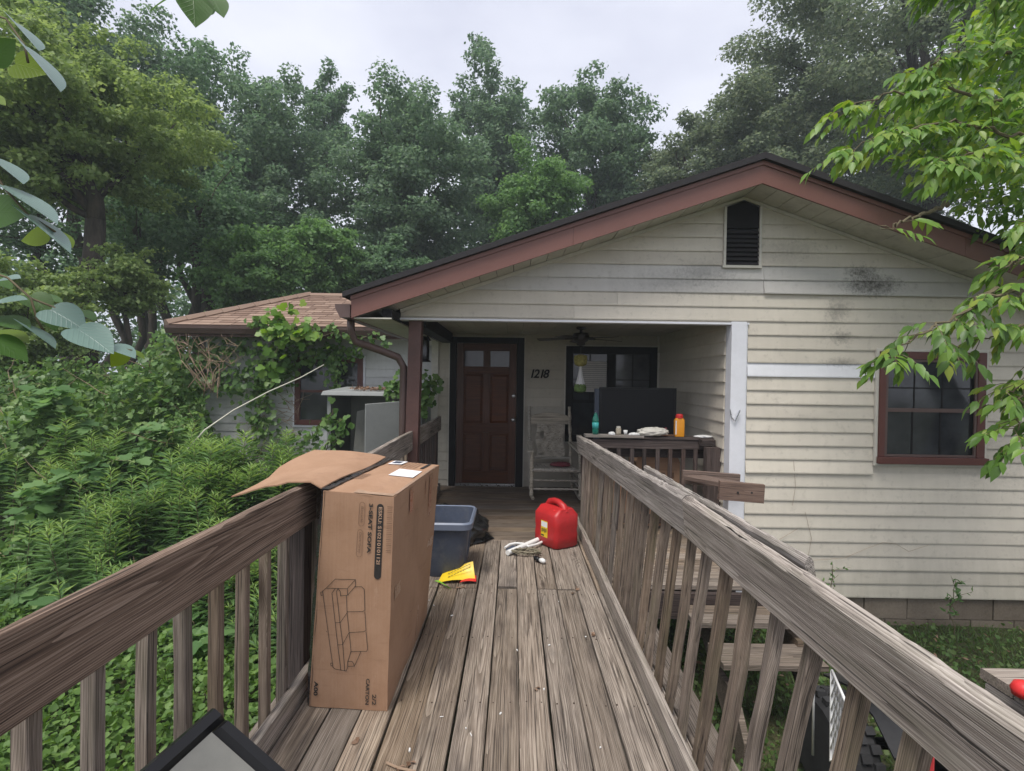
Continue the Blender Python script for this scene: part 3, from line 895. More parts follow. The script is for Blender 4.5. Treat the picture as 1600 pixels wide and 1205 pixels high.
for x0, x1 in ((.822, 1.288), (1.412, 1.88)):
    MB().box(x0, x1, YB - .014, YB - .011, 1.225, 1.86).build('window_pane', M['pane'], win)
    MB().box(x0, x1, YB - .03, YB - .01, 1.18, 1.224).build('meeting_rail', M['black'], win)
    MB().box((x0 + x1) / 2 - .008, (x0 + x1) / 2 + .008, YB - .021, YB - .0145, 1.226, 1.86).build('muntin', M['black'], win)
    MB().box(x0, x1, YB - .0205, YB - .015, 1.50, 1.516).build('muntin', M['black'], win)
    MB().box(x0, x1, YB - .014, YB - .011, .75, 1.178).build('window_pane', M['pane'], win)
slats = group_part('window_slats', win, (1.05, YB - .02, 1.5))
for k in range(15):
    z = 1.335 + k * .0285
    MB().hexa([(.93, YB - .0275, z), (1.284, YB - .0275, z), (1.284, YB - .0255, z), (.93, YB - .0255, z), (.93, YB - .0235, z + .025), (1.284, YB - .0235, z + .025), (1.284, YB - .0215, z + .025), (.93, YB - .0215, z + .025)]).build('pale_slat', M['siding_grey'], slats)

# --- bedroom window in the front wall
bwn = group_part('bedroom_window', house, ((WX0 + WX1) / 2, YF, 1.3))
rect_frame('window_edge_trim', WX0 + .002, WX1 - .002, WZ0 + .002, WZ1 - .002, .026, YF - .036, YF - .001, M['trimcream'], bwn)
x0, x1, z0, z1 = WX0 + .03, WX1 - .03, WZ0 + .03, WZ1 - .03
m = MB(); m.box(x0, x0 + .055, YF - .05, YF - .004, z0 + .06, z1); m.box(x1 - .075, x1, YF - .05, YF - .004, z0 + .06, z1); m.box(x0 + .055, x1 - .075, YF - .0495, YF - .0045, z1 - .07, z1)
m.build('window_frame', M['redframe'], bwn, bevel=.004)
MB().box(x0 - .01, x1 + .022, YF - .075, YF - .004, z0 - .005, z0 + .059).build('window_sill', M['redframe'], bwn, bevel=.005)
a0, a1, b0, b1 = x0 + .056, x1 - .076, z0 + .06, z1 - .071
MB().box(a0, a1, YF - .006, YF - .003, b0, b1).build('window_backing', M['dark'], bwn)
rect_frame('screen_frame', a0 + .001, a1 - .001, b0 + .001, b1 - .001, .022, YF - .045, YF - .03, M['gutter'], bwn)
zm = b0 + (b1 - b0) * .48
MB().box(a0 + .023, a1 - .05, YF - .020, YF - .017, zm + .018, b1 - .023).build('window_pane', M['pane'], bwn)
MB().box(a0 + .023, a1 - .05, YF - .016, YF - .013, b0 + .023, zm - .018).build('window_pane', M['pane'], bwn)
MB().box(a0 + .023, a1 - .024, YF - .029, YF - .0125, zm - .0175, zm + .0175).build('meeting_rail', M['gutter'], bwn)
for k in (1, 2):
    xx = a0 + .02 + (a1 - a0 - .07) * k / 3
    MB().box(xx - .006, xx + .006, YF - .0235, YF - .0205, zm + .0185, b1 - .0235).build('muntin', M['black'], bwn)
    MB().box(xx - .016, xx + .0, YF - .0195, YF - .0165, b0 + .0235, zm - .0185).build('muntin', M['black'], bwn)
MB().box(a0 + .024, a1 - .051, YF - .0236, YF - .0206, zm + .20, zm + .212).build('muntin', M['black'], bwn)
# --- gable vent
vent = group_part('gable_vent', house, ((VX0 + VX1) / 2, YF, 2.9))
vt = lambda x: soffit_z(x) - .036
m = MB(); m.box(VX0, VX0 + .022, YF - .036, YF - .001, VZ0 + .024, vt(VX0) - .0); m.box(VX1 - .022, VX1, YF - .036, YF - .001, VZ0 + .024, vt(VX1)); m.box(VX0 - .006, VX1 + .006, YF - .037, YF - .001, VZ0, VZ0 + .024)
m.build('vent_frame', M['trimcream'], vent)
m = MB(); m.prism([(VX0 + .022, VZ0 + .024), (VX1 - .022, VZ0 + .024), (VX1 - .022, vt(VX1)), (RX, vt(RX)), (VX0 + .022, vt(VX0))], 'y', YF - .006, YF - .002); m.build('vent_backing', M['dark'], vent)
m = MB(); m.prism([(VX0 + .0225, 2.93), (VX1 - .0225, 2.93), (VX1 - .0225, vt(VX1) - .004), (RX, vt(RX) - .004), (VX0 + .0225, vt(VX0) - .004)], 'y', YF - .022, YF - .0065); m.build('vent_top_panel', M['black'], vent)
for k in range(8):
    z = VZ0 + .03 + k * .0415
    MB().hexa([(VX0 + .023, YF - .032, z), (VX1 - .023, YF - .032, z), (VX1 - .023, YF - .028, z - .003), (VX0 + .023, YF - .028, z - .003),
               (VX0 + .023, YF - .012, z + .03), (VX1 - .023, YF - .012, z + .03), (VX1 - .023, YF - .008, z + .027), (VX0 + .023, YF - .008, z + .027)]).build('vent_slat', M['roofedge'], vent)

# --- foundation blocks
fnd = group_part('foundation', house, (4, YF, -.7))
for r in range(2):
    for k in range(13):
        xa = XC + .10 + k * .405 + (.2 if r else 0) ; xb = xa + .395
        if xa > XR: break
        MB().box(xa, min(xb, XR), YF + .012 + random.uniform(-.003, .003), YF + .08, -.705 - r * .2, -.513 - r * .2).build('block', M['block'], fnd)
MB().box(XC + .09, XR, YF + .03, YF + .1, -1.0, -.505).build('mortar_wall', M['soil'], fnd)

# --- the wing to the left with its brown hip roof
ww = MB(); ww.box(-4.95, -1.14, YW + .001, YW + .08, -.95, 2.15)
wing = ww.build('wing_wall', M['siding_wing'], house)
LX0, LX1, LZ0, LZ1 = -3.53, -2.38, .68, 1.83
for i in range(25):
    z0 = -.95 + i * ROW; z1 = min(z0 + ROW, 2.13)
    if z0 > 2.1: break
    sp = [(-4.94, LX0), (LX1, -1.15)] if (z1 > LZ0 + .02 and z0 < LZ1 - .02) else [(-4.94, -1.15)]
    for a, b in sp: plank_y(wing, M['siding_wing'], a, b, z0, z1, YW)
wwn = group_part('wing_window', house, (-2.95, YW, 1.25))
rect_frame('window_edge_trim', LX0, LX1, LZ0, LZ1, .03, YW - .036, YW - .001, M['trimwhite'], wwn)
rect_frame('window_frame', LX0 + .031, LX1 - .031, LZ0 + .031, LZ1 - .031, .085, YW - .05, YW - .002, M['redframe'], wwn)
MB().box(LX0 + .117, LX1 - .117, YW - .02, YW - .006, LZ0 + .117, LZ1 - .117).build('window_pane', M['pane'], wwn)
MB().box(LX0 + .117, LX1 - .117, YW - .035, YW - .0205, 1.235, 1.275).build('meeting_rail', M['redframe'], wwn)
ROY, RZE = 7.78, 2.245
MB().box(-5.22, -1.18, ROY + .01, ROY + .03, 2.075, 2.225).build('wing_fascia', M['maroon'], house)
MB().box(-5.20, -1.18, ROY + .032, YW - .002, 2.10, 2.115).build('wing_soffit', M['soffit'], house)
m = MB(); m.prism([(ROY + .008 + x, 2.115 + z) for x, z in gp], 'x', -5.26, -1.2); m.build('wing_gutter', M['gutter'], house)
RYR, RZR, HX = 9.75, 3.02, -3.92
m = MB()
m.add([(-5.28, ROY - .03, RZE), (-.9, ROY - .03, RZE), (-.9, RYR, RZR), (HX, RYR, RZR), (-5.28, 11.8, RZE), (-.9, 11.8, RZE),
       (-5.28, ROY - .03, RZE - .03), (-.9, ROY - .03, RZE - .03), (-5.28, 11.8, RZE - .03), (-.9, 11.8, RZE - .03)],
      [(0, 1, 2, 3), (0, 3, 4), (3, 2, 5, 4), (6, 8, 9, 7), (0, 6, 7, 1), (0, 4, 8, 6), (1, 7, 9, 5), (4, 5, 9, 8)])
wroof = m.build('wing_roof', M['shingle'], house)
tabs = []
nrow = 15
su = Vector((0, RYR - ROY + .03, RZR - RZE)); SLn = su.length; su.normalize()
nrmv = Vector((0, -su.z, su.y))
cnt = 0
for r in range(nrow):
    s0 = r * SLn / nrow - .012; s1 = s0 + SLn / nrow + .03
    f = (s0 + .07) / SLn
    xl0 = -5.28 + (HX + 5.28) * max(0, f)
    x = xl0 + .02 - (r % 2) * .1
    while x < -1.0:
        w_ = random.uniform(.26, .36)
        a, b = max(x, xl0), min(x + w_ - .013, -.91)
        if b - a > .05:
            j = random.uniform(-.006, .006)
            def pt(xx, s, h): 
                p = Vector((xx, ROY - .03, RZE)) + su * s + nrmv * h
                return (p.x, p.y, p.z)
            MB().hexa([pt(a, s0 + j, .004), pt(b, s0 + j, .004), pt(b, s1, .0015), pt(a, s1, .0015), pt(a, s0 + j, .013), pt(b, s0 + j, .013), pt(b, s1, .004), pt(a, s1, .004)]).build('shingle', M['shingle'], wroof)
            cnt += 1
        x += w_
m = MB()
hv = Vector((HX + 5.28, RYR - ROY + .03, RZR - RZE))
for k in range(9):
    p = Vector((-5.28, ROY - .03, RZE + .012)) + hv * (k / 9); q_ = Vector((-5.28, ROY - .03, RZE + .022)) + hv * ((k + 1.08) / 9)
    m.tube([p, q_], [.075, .06], 6)
m.build('hip_cap', M['shingle'], house)
m = MB(); m.tube([(HX, RYR, RZR + .0), (-.9, RYR, RZR + .0)], .06, 6); m.build('ridge_cap', M['shingle'], house)
# ------------------------------------------------------------------ the walkway deck and porch floor
deck = thing('wooden_deck', 'weathered grey brown plank walkway running up to the porch door', 'deck', (-.15, 2.0, 0))
rd = random.Random(5)
PT = .038
BR = 3.64
for k in range(-8, 6):
    xa = .0455 + k * .1425
    w_ = .1345 + rd.uniform(-.002, .0025)
    xc = xa + .0713
    brk = k not in (-2, 0, 3)
    segs_ = [(-.7, BR - .003), (BR + .004, 4.735)] if brk else [(-.7, 1.9 if k == 0 else 4.735), (1.905, 4.735)] if k == 0 else [(-.7, 4.735)]
    for a, b in segs_:
        if k == -1 and a > BR: a += .03
        board('deck_plank', (xc + rd.uniform(-.002, .002), a, -PT/2 + rd.uniform(-.003, .003)), (xc + rd.uniform(-.003, .003), b + rd.uniform(-.006, .002), -PT/2 + rd.uniform(-.003, .003)), w_, PT, M['deck'], deck, segs=8, warp=.0015, ch=.004, edge=.0016, twist=.01, rnd=rd)
for k in range(17):
    yc = 4.74 + .071 + k * .1425
    if yc > 7.11: break
    board('porch_plank', (-1.12, yc, -PT/2 - .002 + rd.uniform(-.002, .002)), (XC - .002, yc, -PT/2 - .002 + rd.uniform(-.002, .002)), .1375, PT, M['platform'], deck, segs=8, warp=.001, edge=.001, rnd=rd)
for k in range(7):
    yc = 3.76 + .071 + k * .1405
    board('landing_plank', (.80, yc, -PT/2 - .002 + rd.uniform(-.002, .002)), (XC + .03, yc, -PT/2 - .002 + rd.uniform(-.002, .002)), .1345, PT, M['deck'], deck, segs=6, warp=.001, edge=.001, rnd=rd)
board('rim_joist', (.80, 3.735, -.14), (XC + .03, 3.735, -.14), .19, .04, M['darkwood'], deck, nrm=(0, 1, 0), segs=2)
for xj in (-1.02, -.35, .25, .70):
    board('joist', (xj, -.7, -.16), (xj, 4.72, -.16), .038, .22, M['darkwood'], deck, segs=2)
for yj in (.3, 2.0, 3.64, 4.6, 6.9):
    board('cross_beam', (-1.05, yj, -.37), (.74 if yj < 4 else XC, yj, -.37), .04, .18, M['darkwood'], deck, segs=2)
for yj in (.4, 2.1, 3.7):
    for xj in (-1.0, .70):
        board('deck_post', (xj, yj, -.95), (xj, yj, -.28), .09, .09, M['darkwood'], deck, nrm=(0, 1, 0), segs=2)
m = MB()
for yj in (.55, 1.15, 1.75, 2.35, 2.95, 3.56, 3.72, 4.25):
    for k in range(-8, 5):
        for dx in (.028, .108):
            x, y = .0455 + k * .1425 + dx + rd.uniform(-.008, .008), yj + rd.uniform(-.012, .012)
            r = rd.uniform(.0028, .0045)
            m.lathe([(r, 0.0), (r, .0022)], (x, y, .0005), 6)
o = m.build('nail_heads', M['rust'], deck); tag(o, kind='stuff')

# steps down from the landing, toward the yard
st = thing('porch_steps', 'red brown wooden steps going down from the porch landing beside the walkway', 'steps', (1.45, 3.3, GZ))
for k in range(2):
    z = -.14 - .15 * k; y0 = 3.70 - .24 * k
    for j in (0, 1):
        board('tread', (1.24 + .1 * k, y0 - .065 - j * .138, z), (2.0, y0 - .065 - j * .138, z), .132, .038, M['platform'], st, segs=3, rnd=rd)
for xs_ in (1.40, 1.95):
    m = MB(); m.prism([(3.71, -.05), (3.71, -.30), (3.10, -.80), (2.98, -.80), (2.98, -.62), (3.15, -.42), (3.42, -.42), (3.42, -.23), (3.70, -.23)], 'x', xs_ - .019, xs_ + .019)
    m.build('stringer', M['platform'], st)

# ------------------------------------------------------------------ railings
def ragged_board(name, p0, p1, w, t, mat, parent, nrm, n=40, amp=.006, seed=1):
    """a board with an eroded, splintered upper arris; width axis is up"""
    rr = random.Random(seed)
    p0, p1 = Vector(p0), Vector(p1); L = (p1 - p0).length
    X = (p1 - p0).normalized(); Z = Vector(nrm); Z = (Z - X * Z.dot(X)).normalized(); Y = Z.cross(X)
    if Y.z < 0: Z = -Z; Y = -Y
    vs, fs = [], []
    ph = [rr.uniform(0, 6) for _ in range(6)]
    S = 10
    for i in range(n + 1):
        u = i / n; x = (u - .5) * L
        e = amp * (math.sin(u * 9 + ph[0]) * .5 + math.sin(u * 23 + ph[1]) * .35 + math.sin(u * 61 + ph[2]) * .25) + rr.uniform(-.3, .3) * amp
        e2 = amp * (math.sin(u * 17 + ph[3]) * .5 + rr.uniform(-.4, .4))
        d = amp * .5 * math.sin(u * 13 + ph[4])
        sec = [(-w/2 + .004, -t/2), (w/2 - .012 + e, -t/2), (w/2 - .004 + e, -t/2 + .006), (w/2 + e2, 0), (w/2 - .003 + e2, t/2 - .005), (w/2 - .008 + e, t/2 + d*.3),
               (w*.1, t/2 + d*.5), (-w/2 + .005 + e2*.3, t/2), (-w/2, t/2 - .005), (-w/2, -t/2 + .005)]
        vs += [(x, y, z) for y, z in sec]
    for i in range(n):
        for k in range(S):
            k2 = (k + 1) % S
            fs.append((i*S + k, i*S + k2, (i+1)*S + k2, (i+1)*S + k))
    fs.append(tuple(range(S - 1, -1, -1))); fs.append(tuple(n*S + k for k in range(S)))
    me = bpy.data.meshes.new(name); me.from_pydata(vs, [], fs)
    bm = bmesh.new(); bm.from_mesh(me); bmesh.ops.recalc_face_normals(bm, faces=bm.faces); bm.to_mesh(me); bm.free()
    me.materials.append(mat)
    o = bpy.data.objects.new(name, me)
    link(o, parent, (p0 + p1) / 2)
    o.rotation_euler = Matrix((X, Y, Z)).transposed().to_euler()
    return o

lr = thing('left_railing'.replace('left_', ''), 'brown weathered deck railing on the overgrown side, with the big carton leaning on it', 'railing', (-.97, 3.2, 0))
XLI = -.945
ragged_board('top_rail', (XLI - .019, -.35, .922), (XLI - .019, 2.46, .905), .195, .038, M['rail'], lr, (1, 0, 0), n=30, amp=.003, seed=4)
ragged_board('top_rail', (XLI - .019, 2.465, .90), (XLI - .022, 6.72, .905), .185, .038, M['railgrey'], lr, (1, 0, 0), n=40, amp=.004, seed=5)
board('bottom_rail', (XLI - .019, -.35, .075), (XLI - .019, 2.46, .07), .09, .038, M['railgrey'], lr, nrm=(1, 0, 0), segs=8, edge=.003, rnd=rd)
board('bottom_rail', (XLI - .019, 2.465, .07), (XLI - .019, 6.70, .07), .09, .038, M['railgrey'], lr, nrm=(1, 0, 0), segs=8, edge=.003, rnd=rd)
y = .905
kb = 0
yb = [.72, .905 + .155] + [.905 + .155 + .1685 * k for k in range(1, 9)]
for y in yb:
    if y > 2.4: break
    s = rd.uniform(.036, .040)
    board('baluster', (XLI - .058 + rd.uniform(-.003, .003), y + rd.uniform(-.008, .008), -.10), (XLI - .058 + rd.uniform(-.004, .004), y + rd.uniform(-.010, .010), .93), s, s, M['bal'], lr, nrm=(1, 0, 0), segs=6, warp=.0015, bow=.004, twist=.06, rnd=rd)
y = 2.62
while y < 6.7:
    board('baluster', (XLI - .058, y + rd.uniform(-.008, .008), -.10), (XLI - .058, y + rd.uniform(-.010, .010), .93), .038, .038, M['bal'] if y < 5 else M['darkwood'], lr, nrm=(1, 0, 0), segs=4, rnd=rd)
    y += .165 if y < 4.9 else .125
board('rail_post', (XLI - .085, 2.47, -.6), (XLI - .085, 2.47, .90), .09, .09, M['darkwood'], lr, nrm=(1, 0, 0), segs=3, rnd=rd)
board('rail_post', (XLI - .085, 6.66, -.2), (XLI - .085, 6.66, .88), .09, .09, M['darkwood'], lr, nrm=(1, 0, 0), segs=3, rnd=rd)

rr_ = thing('railing', 'grey splintered deck railing leaning outward on the side of the parked quad bike', 'railing', (.74, 2.8, 0))
def xri(y): return .655 + .125 * (5.2 - y) / 4.5
P0, P1 = Vector((xri(-.2) + .024, -.2, .885)), Vector((xri(2.2) + .022, 2.2, .918))
P2 = Vector((xri(5.22) + .019, 5.22, .852))
tiltn = (1, 0, .10)
ragged_board('top_rail', P0, P1, .175, .044, M['railgrey'], rr_, tiltn, n=70, amp=.0055, seed=8)
P1b = P1 + Vector((0, .004, 0))
ragged_board('top_rail', P1b, P2, .178, .042, M['railgrey'], rr_, tiltn, n=90, amp=.008, seed=12)
# the outer half of the top has split away along a long check
ragged_board('split_sliver', (xri(1.45) + .072, 1.42, .985), (xri(2.9) + .052, 2.95, .985), .060, .026, M['railgrey'], rr_, (1, 0, .2), n=40, amp=.006, seed=15)
m = MB()
def crack(pa, pb, w0, seed):
    q = random.Random(seed); n = 16
    pa, pb = Vector(pa), Vector(pb)
    top, bot = [], []
    for i in range(n + 1):
        u = i / n; p = pa.lerp(pb, u)
        h = w0 * math.sin(math.pi * min(1, u * 1.05 + .02)) * q.uniform(.5, 1.1)
        dz = q.uniform(-.003, .003) + .006 * math.sin(u * 5 + seed)
        top.append((p.x, p.y, p.z + dz + h)); bot.append((p.x, p.y, p.z + dz - h))
    return top, bot
def facex(y, z): 
    return xri(y) - .0015
for (ya, za, yb_, zb, w0, sd) in ((.95, .945, 1.75, .955, .003, 3), (1.25, .985, 2.15, .99, .0045, 5), (2.3, .985, 3.1, .965, .005, 7), (.70, .905, 1.05, .915, .0025, 9), (3.3, .93, 4.1, .90, .003, 4)):
    tp, bt = crack((facex(ya, za) - .0006, ya, za), (facex(yb_, zb) - .0006, yb_, zb), w0, sd)
    n = len(tp)
    m.add(tp + bt + [(x + .004, y, z) for x, y, z in tp] + [(x + .004, y, z) for x, y, z in bt],
          [(i, i + 1, n + i + 1, n + i) for i in range(n - 1)] + [(2*n + i, 3*n + i, 3*n + i + 1, 2*n + i + 1) for i in range(n - 1)])
for k in (.78, 1.32, 2.05):
    m.lathe([(.005, -.001), (.005, .003)], (xri(k) + .028, k, .985 + .005), 8)
o = m.build('checks', M['ink'], rr_); tag(o, kind='stuff')
board('bottom_rail', (.655, -.35, .075), (.655, 5.2, .07), .10, .038, M['railgrey'], rr_, nrm=(1, 0, 0), segs=16, edge=.004, warp=.003, rnd=rd)
y = .56
kk = 0
while y < 5.2:
    lean = max(0.0, min(1.0, (4.6 - y) / 3.6))
    xb_ = .70 + rd.uniform(-.003, .003)
    xt_ = xri(y) + .066 + rd.uniform(-.004, .004)
    dyl = -.075 * lean + rd.uniform(-.012, .012)
    s = rd.uniform(.035, .041) if y < 3.4 else .032
    board('baluster', (xb_, y - dyl * .3, -.12), (xt_ - .006, y + dyl, .865), s, s, M['bal'], rr_, nrm=(1, 0, 0), segs=9, warp=.003, bow=.012 if lean > .3 else .004, twist=.25, edge=.002, rnd=rd)
    y += .172 if y < 3.4 else .185
    kk += 1
board('rail_post', (.76, 5.18, -.2), (.735, 5.18, .86), .085, .085, M['darkwood'], rr_, nrm=(1, 0, 0), segs=3, rnd=rd)

pr = thing('railing', 'dark porch railing across the porch end with a pale board of bottles on top', 'railing', (1.35, 5.15, 0))
Y5 = 5.17
board('cap_board', (.72, Y5 - .02, .942), (1.30, Y5 - .02, .940), .14, .026, M['railgrey'], pr, segs=6, edge=.003, rnd=rd)
board('cap_board', (1.305, Y5 + .0, .930), (2.0, Y5 + .0, .925), .14, .026, M['darkwood'], pr, segs=6, edge=.003, rnd=rd)
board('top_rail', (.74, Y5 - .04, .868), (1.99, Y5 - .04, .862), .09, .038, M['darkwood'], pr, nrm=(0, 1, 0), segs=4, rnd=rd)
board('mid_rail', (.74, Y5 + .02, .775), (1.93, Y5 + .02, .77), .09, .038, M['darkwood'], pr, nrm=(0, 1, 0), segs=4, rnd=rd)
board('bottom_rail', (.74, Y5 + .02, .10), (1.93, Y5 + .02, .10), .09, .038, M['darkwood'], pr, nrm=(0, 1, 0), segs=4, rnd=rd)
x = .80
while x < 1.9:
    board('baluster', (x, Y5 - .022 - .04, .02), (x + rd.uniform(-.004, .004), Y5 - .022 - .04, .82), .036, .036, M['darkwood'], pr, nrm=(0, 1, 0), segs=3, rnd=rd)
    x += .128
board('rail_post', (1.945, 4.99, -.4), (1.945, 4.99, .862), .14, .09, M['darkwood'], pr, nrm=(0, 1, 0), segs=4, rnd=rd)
board('corner_block', (1.85, 5.06, .90), (1.985, 5.06, .90), .06, .09, M['darkwood'], pr, nrm=(0, 1, 0), segs=1, rnd=rd)

# new lumber handrail stub on the porch post
hs_ = thing('handrail_stub', 'short red brown lumber handrail stub nailed to the dark porch post', 'handrail', (1.75, 4.5, .55))
a_, b_ = at(1066, 745, 4.72), at(1155, 744, 4.72)
board('back_board', a_, (b_.x, b_.y, a_.z - .03), .125, .038, M['redwood'], hs_, nrm=(0, 1, 0), segs=2, rnd=rd)
c_ = at(1157, 768, 4.10)
board('arm_board', (1.66, 4.70, a_.z + .0), (c_.x, 4.14, c_.z + .035), .20, .038, M['redwood'], hs_, nrm=(0, 0, 1), segs=2, rnd=rd)
board('end_board', (c_.x - .17, 4.11, c_.z + .005), (c_.x + .18, 4.09, c_.z - .012), .15, .04, M['redwood'], hs_, nrm=(0, 1, 0), segs=2, rnd=rd)
m = MB()
for dx in (-.03, .08): m.lathe([(.009, 0), (.009, .003)], (c_.x + dx, 4.076, c_.z - .005), 8, 'y')
m.build('screw_holes', M['ink'], hs_)

# ------------------------------------------------------------------ the sofa carton
BL, BRc, TL, TR = Vector((-.906, 2.295, .004)), Vector((-.547, 2.27, .004)), Vector((-.847, 2.29, .985)), Vector((-.528, 2.28, .962))
KB, KT, KL, KLb = Vector((-.528, 3.20, .004)), Vector((-.452, 3.14, .962)), Vector((-.765, 3.12, .99)), Vector((-.88, 3.2, .004))
cb = thing('cardboard_carton', 'tall brown sofa carton standing on the walkway against the railing, flap open', 'carton', (-.7, 2.7, 0))
def bil(a, b, c, d, u, v): return (a * (1 - u) + b * u) * (1 - v) + (c * (1 - u) + d * u) * v
def bulge_face(m, a, b, c, d, nrm, amt, n=8, seed=0):
    q = random.Random(seed); nrm = Vector(nrm); base = len(m.v)
    for j in range(n + 1):
        for i in range(n + 1):
            u, v = i / n, j / n
            p = bil(a, b, c, d, u, v) + nrm * (amt * 16 * u * (1-u) * v * (1-v) + q.uniform(-.0022, .0022))
            m.v.append(tuple(p))
    for j in range(n):
        for i in range(n):
            k = base + j * (n + 1) + i
            m.f.append((k, k + 1, k + n + 2, k + n + 1))
def face_part(name, a, b, c, d, nrm, amt, seed):
    m = MB(); bulge_face(m, a, b, c, d, nrm, amt, 8, seed)
    nv = len(m.v); nr = Vector(nrm) * -.006
    m.v += [tuple(Vector(p) + nr) for p in m.v[:nv]]
    m.f += [tuple(reversed([i + nv for i in f])) for f in m.f]
    n = 9
    ring = [i for i in range(n)] + [i * n + n - 1 for i in range(1, n)] + [n * n - 1 - i for i in range(1, n)] + [(n - 1 - i) * n for i in range(1, n - 1)]
    for i in range(len(ring)):
        p, q_ = ring[i], ring[(i + 1) % len(ring)]
        m.f.append((p, nv + p, nv + q_, q_))
    o = m.build(name, M['card'], cb)
    return smooth_by_angle(o, .7)
front_p = face_part('front_panel', BL, BRc, TL, TR, (0, -1, 0), .004, 1)
face_part('side_panel', BRc, KB, TR, KT, (1, 0, 0), .010, 2)
face_part('side_panel', KLb, BL, KL, TL, (-1, 0, 0), .003, 3)
face_part('back_panel', KB, KLb, KT, KL, (0, 1, 0), .003, 4)
top_p = face_part('top_panel', TL, TR, KL, KT, (0, 0, 1), .012, 5)
FL = [(-.858, 2.29, .998), (-.776, 3.12, 1.008), (-1.19, 3.06, 1.06), (-1.235, 2.24, .985)]
m = MB(); n = 8
A_, B_, C_, D_ = [Vector(p) for p in (FL[0], FL[1], FL[3], FL[2])]
for j in range(n + 1):
    for i in range(n + 1):
        u, v = i / n, j / n
        p = bil(A_, B_, C_, D_, u, v)
        p.z += .016 * math.sin(math.pi * min(1, v * 1.1)) * (1 - .4 * u) + .006 * math.sin(u * 7 + v * 3) - (.02 * max(0, v - .62) * 2.6 if u < .5 else 0)
        if v > .05: p.z = max(p.z, 1.027 if p.x > -1.0 else p.z)
        m.v.append(tuple(p))
for j in range(n):
    for i in range(n):
        k = j * (n + 1) + i; m.f.append((k, k + 1, k + n + 2, k + n + 1))
nv = len(m.v)
m.v += [(x, y, z - .006) for x, y, z in m.v]
m.f += [tuple(reversed([i + nv for i in f])) for f in m.f[:n * n]]
q9 = n + 1
ring = list(range(q9)) + [i * q9 + n for i in range(1, q9)] + [q9 * q9 - 1 - i for i in range(1, q9)] + [(n - i) * q9 for i in range(1, n)]
for i in range(len(ring)):
    p, q_ = ring[i], ring[(i + 1) % len(ring)]; m.f.append((p, nv + p, nv + q_, q_))
smooth_by_angle(m.build('open_flap', M['card'], cb), .7)
m = MB(); n = 20
rt = random.Random(2)
for i in range(n + 1):
    u = i / n
    a = TL.lerp(KL, u) + Vector((-.028 + rt.uniform(-.004, .004), 0, .006 + rt.uniform(-.002, .004))); b = TL.lerp(KL, u) + Vector((.024 + rt.uniform(-.004, .004), 0, .0075 + rt.uniform(-.0015, .004)))
    m.v += [tuple(a), tuple(b), tuple(a - Vector((0, 0, .003))), tuple(b - Vector((0, 0, .003)))]
for i in range(n):
    k = i * 4; m.f += [(k, k + 4, k + 5, k + 1), (k + 2, k + 3, k + 7, k + 6), (k, k + 2, k + 6, k + 4), (k + 1, k + 5, k + 7, k + 3)]
m.build('black_tape', M['tape'], cb)
m = MB()
for i in range(25):
    v = i / 24
    a = bil(BL, BRc, TL, TR, 0, v)
    m.v += [(a.x - .022 + rt.uniform(-.006, .003), a.y + .03, a.z), (a.x + .006 + rt.uniform(-.002, .002), a.y - .0025, a.z)]
    if i: k = 2 * i; m.f.append((k - 2, k - 1, k + 1, k))
m.build('black_edge_tape', M['tape'], cb)

nF = Vector((0, -1, 0))
def fp(u, v, h=.0025):
    bul = .004 * 16 * u * (1 - u) * v * (1 - v)
    return bil(BL, BRc, TL, TR, u, v) + nF * (h + bul + .0015)
def tp(u, v, h=.004):
    return bil(TL, TR, KL, KT, u, v) + Vector((0, 0, h + .012 * 16 * u * (1-u) * v * (1-v)))
PXQ = [Vector((487, 1110)), Vector((610, 1117)), Vector((507.4, 765.5)), Vector((617.7, 776.3))]
def px2uv(x, y):
    u, v = .5, .5
    a, b, c, d = PXQ
    for _ in range(8):
        p = (a*(1-u)+b*u)*(1-v)+(c*(1-u)+d*u)*v
        du = (b - a)*(1-v)+(d - c)*v; dv = (c - a)*(1-u)+(d - b)*u
        det = du.x*dv.y - du.y*dv.x; rx, ry = x - p.x, y - p.y
        u += (rx*dv.y - ry*dv.x)/det; v += (du.x*ry - du.y*rx)/det
    return u, v
def strip(m, pts, w, closed=False):
    """thin printed line through face points"""
    P = [fp(u, v) for u, v in pts]
    if closed: P.append(P[0])
    for a, b in zip(P[:-1], P[1:]):
        d = (b - a)
        if d.length < 1e-5: continue
        d.normalize(); s = d.cross(nF).normalized() * w / 2
        k = len(m.v)
        m.v += [tuple(a - s - d*w*.3), tuple(a + s - d*w*.3), tuple(b + s + d*w*.3), tuple(b - s + d*w*.3)]
        m.f.append((k, k + 1, k + 2, k + 3))
def zz(lst): return [px2uv(480 + x * .2075, 880 + y * .2075) for x, y in lst]
m = MB()
LW = .0022
for poly in ([(160,193),(230,122),(383,125),(322,195),(165,193)], [(383,125),(383,175),(325,245),(322,195)], [(325,245),(272,250),(268,215),(250,192)], [(160,193),(133,215),(218,800),(240,815),(320,828),(330,795)],
             [(205,230),(232,192)], [(205,230),(252,620),(278,818)], [(240,215),(268,450),(292,625),(308,826)], [(240,215),(255,192)], [(316,245),(322,380),(355,675),(330,760),(330,795)],
             [(322,380),(272,455),(235,457)], [(337,535),(290,625),(255,627)], [(375,180),(430,180),(450,200),(456,360),(440,370),(325,372)], [(456,370),(466,515),(450,525),(338,532)], [(466,525),(480,660),(472,676),(358,678)],
             [(430,678),(382,790),(335,792)], [(330,752),(365,755),(378,775),(378,790)], [(118,225),(135,220),(138,245),(122,248),(118,225)], [(200,770),(214,766),(216,788),(204,790),(200,770)], [(165,522),(172,528)]):
    strip(m, zz(poly), LW)
m.build('sofa_drawing', M['ink'], cb)
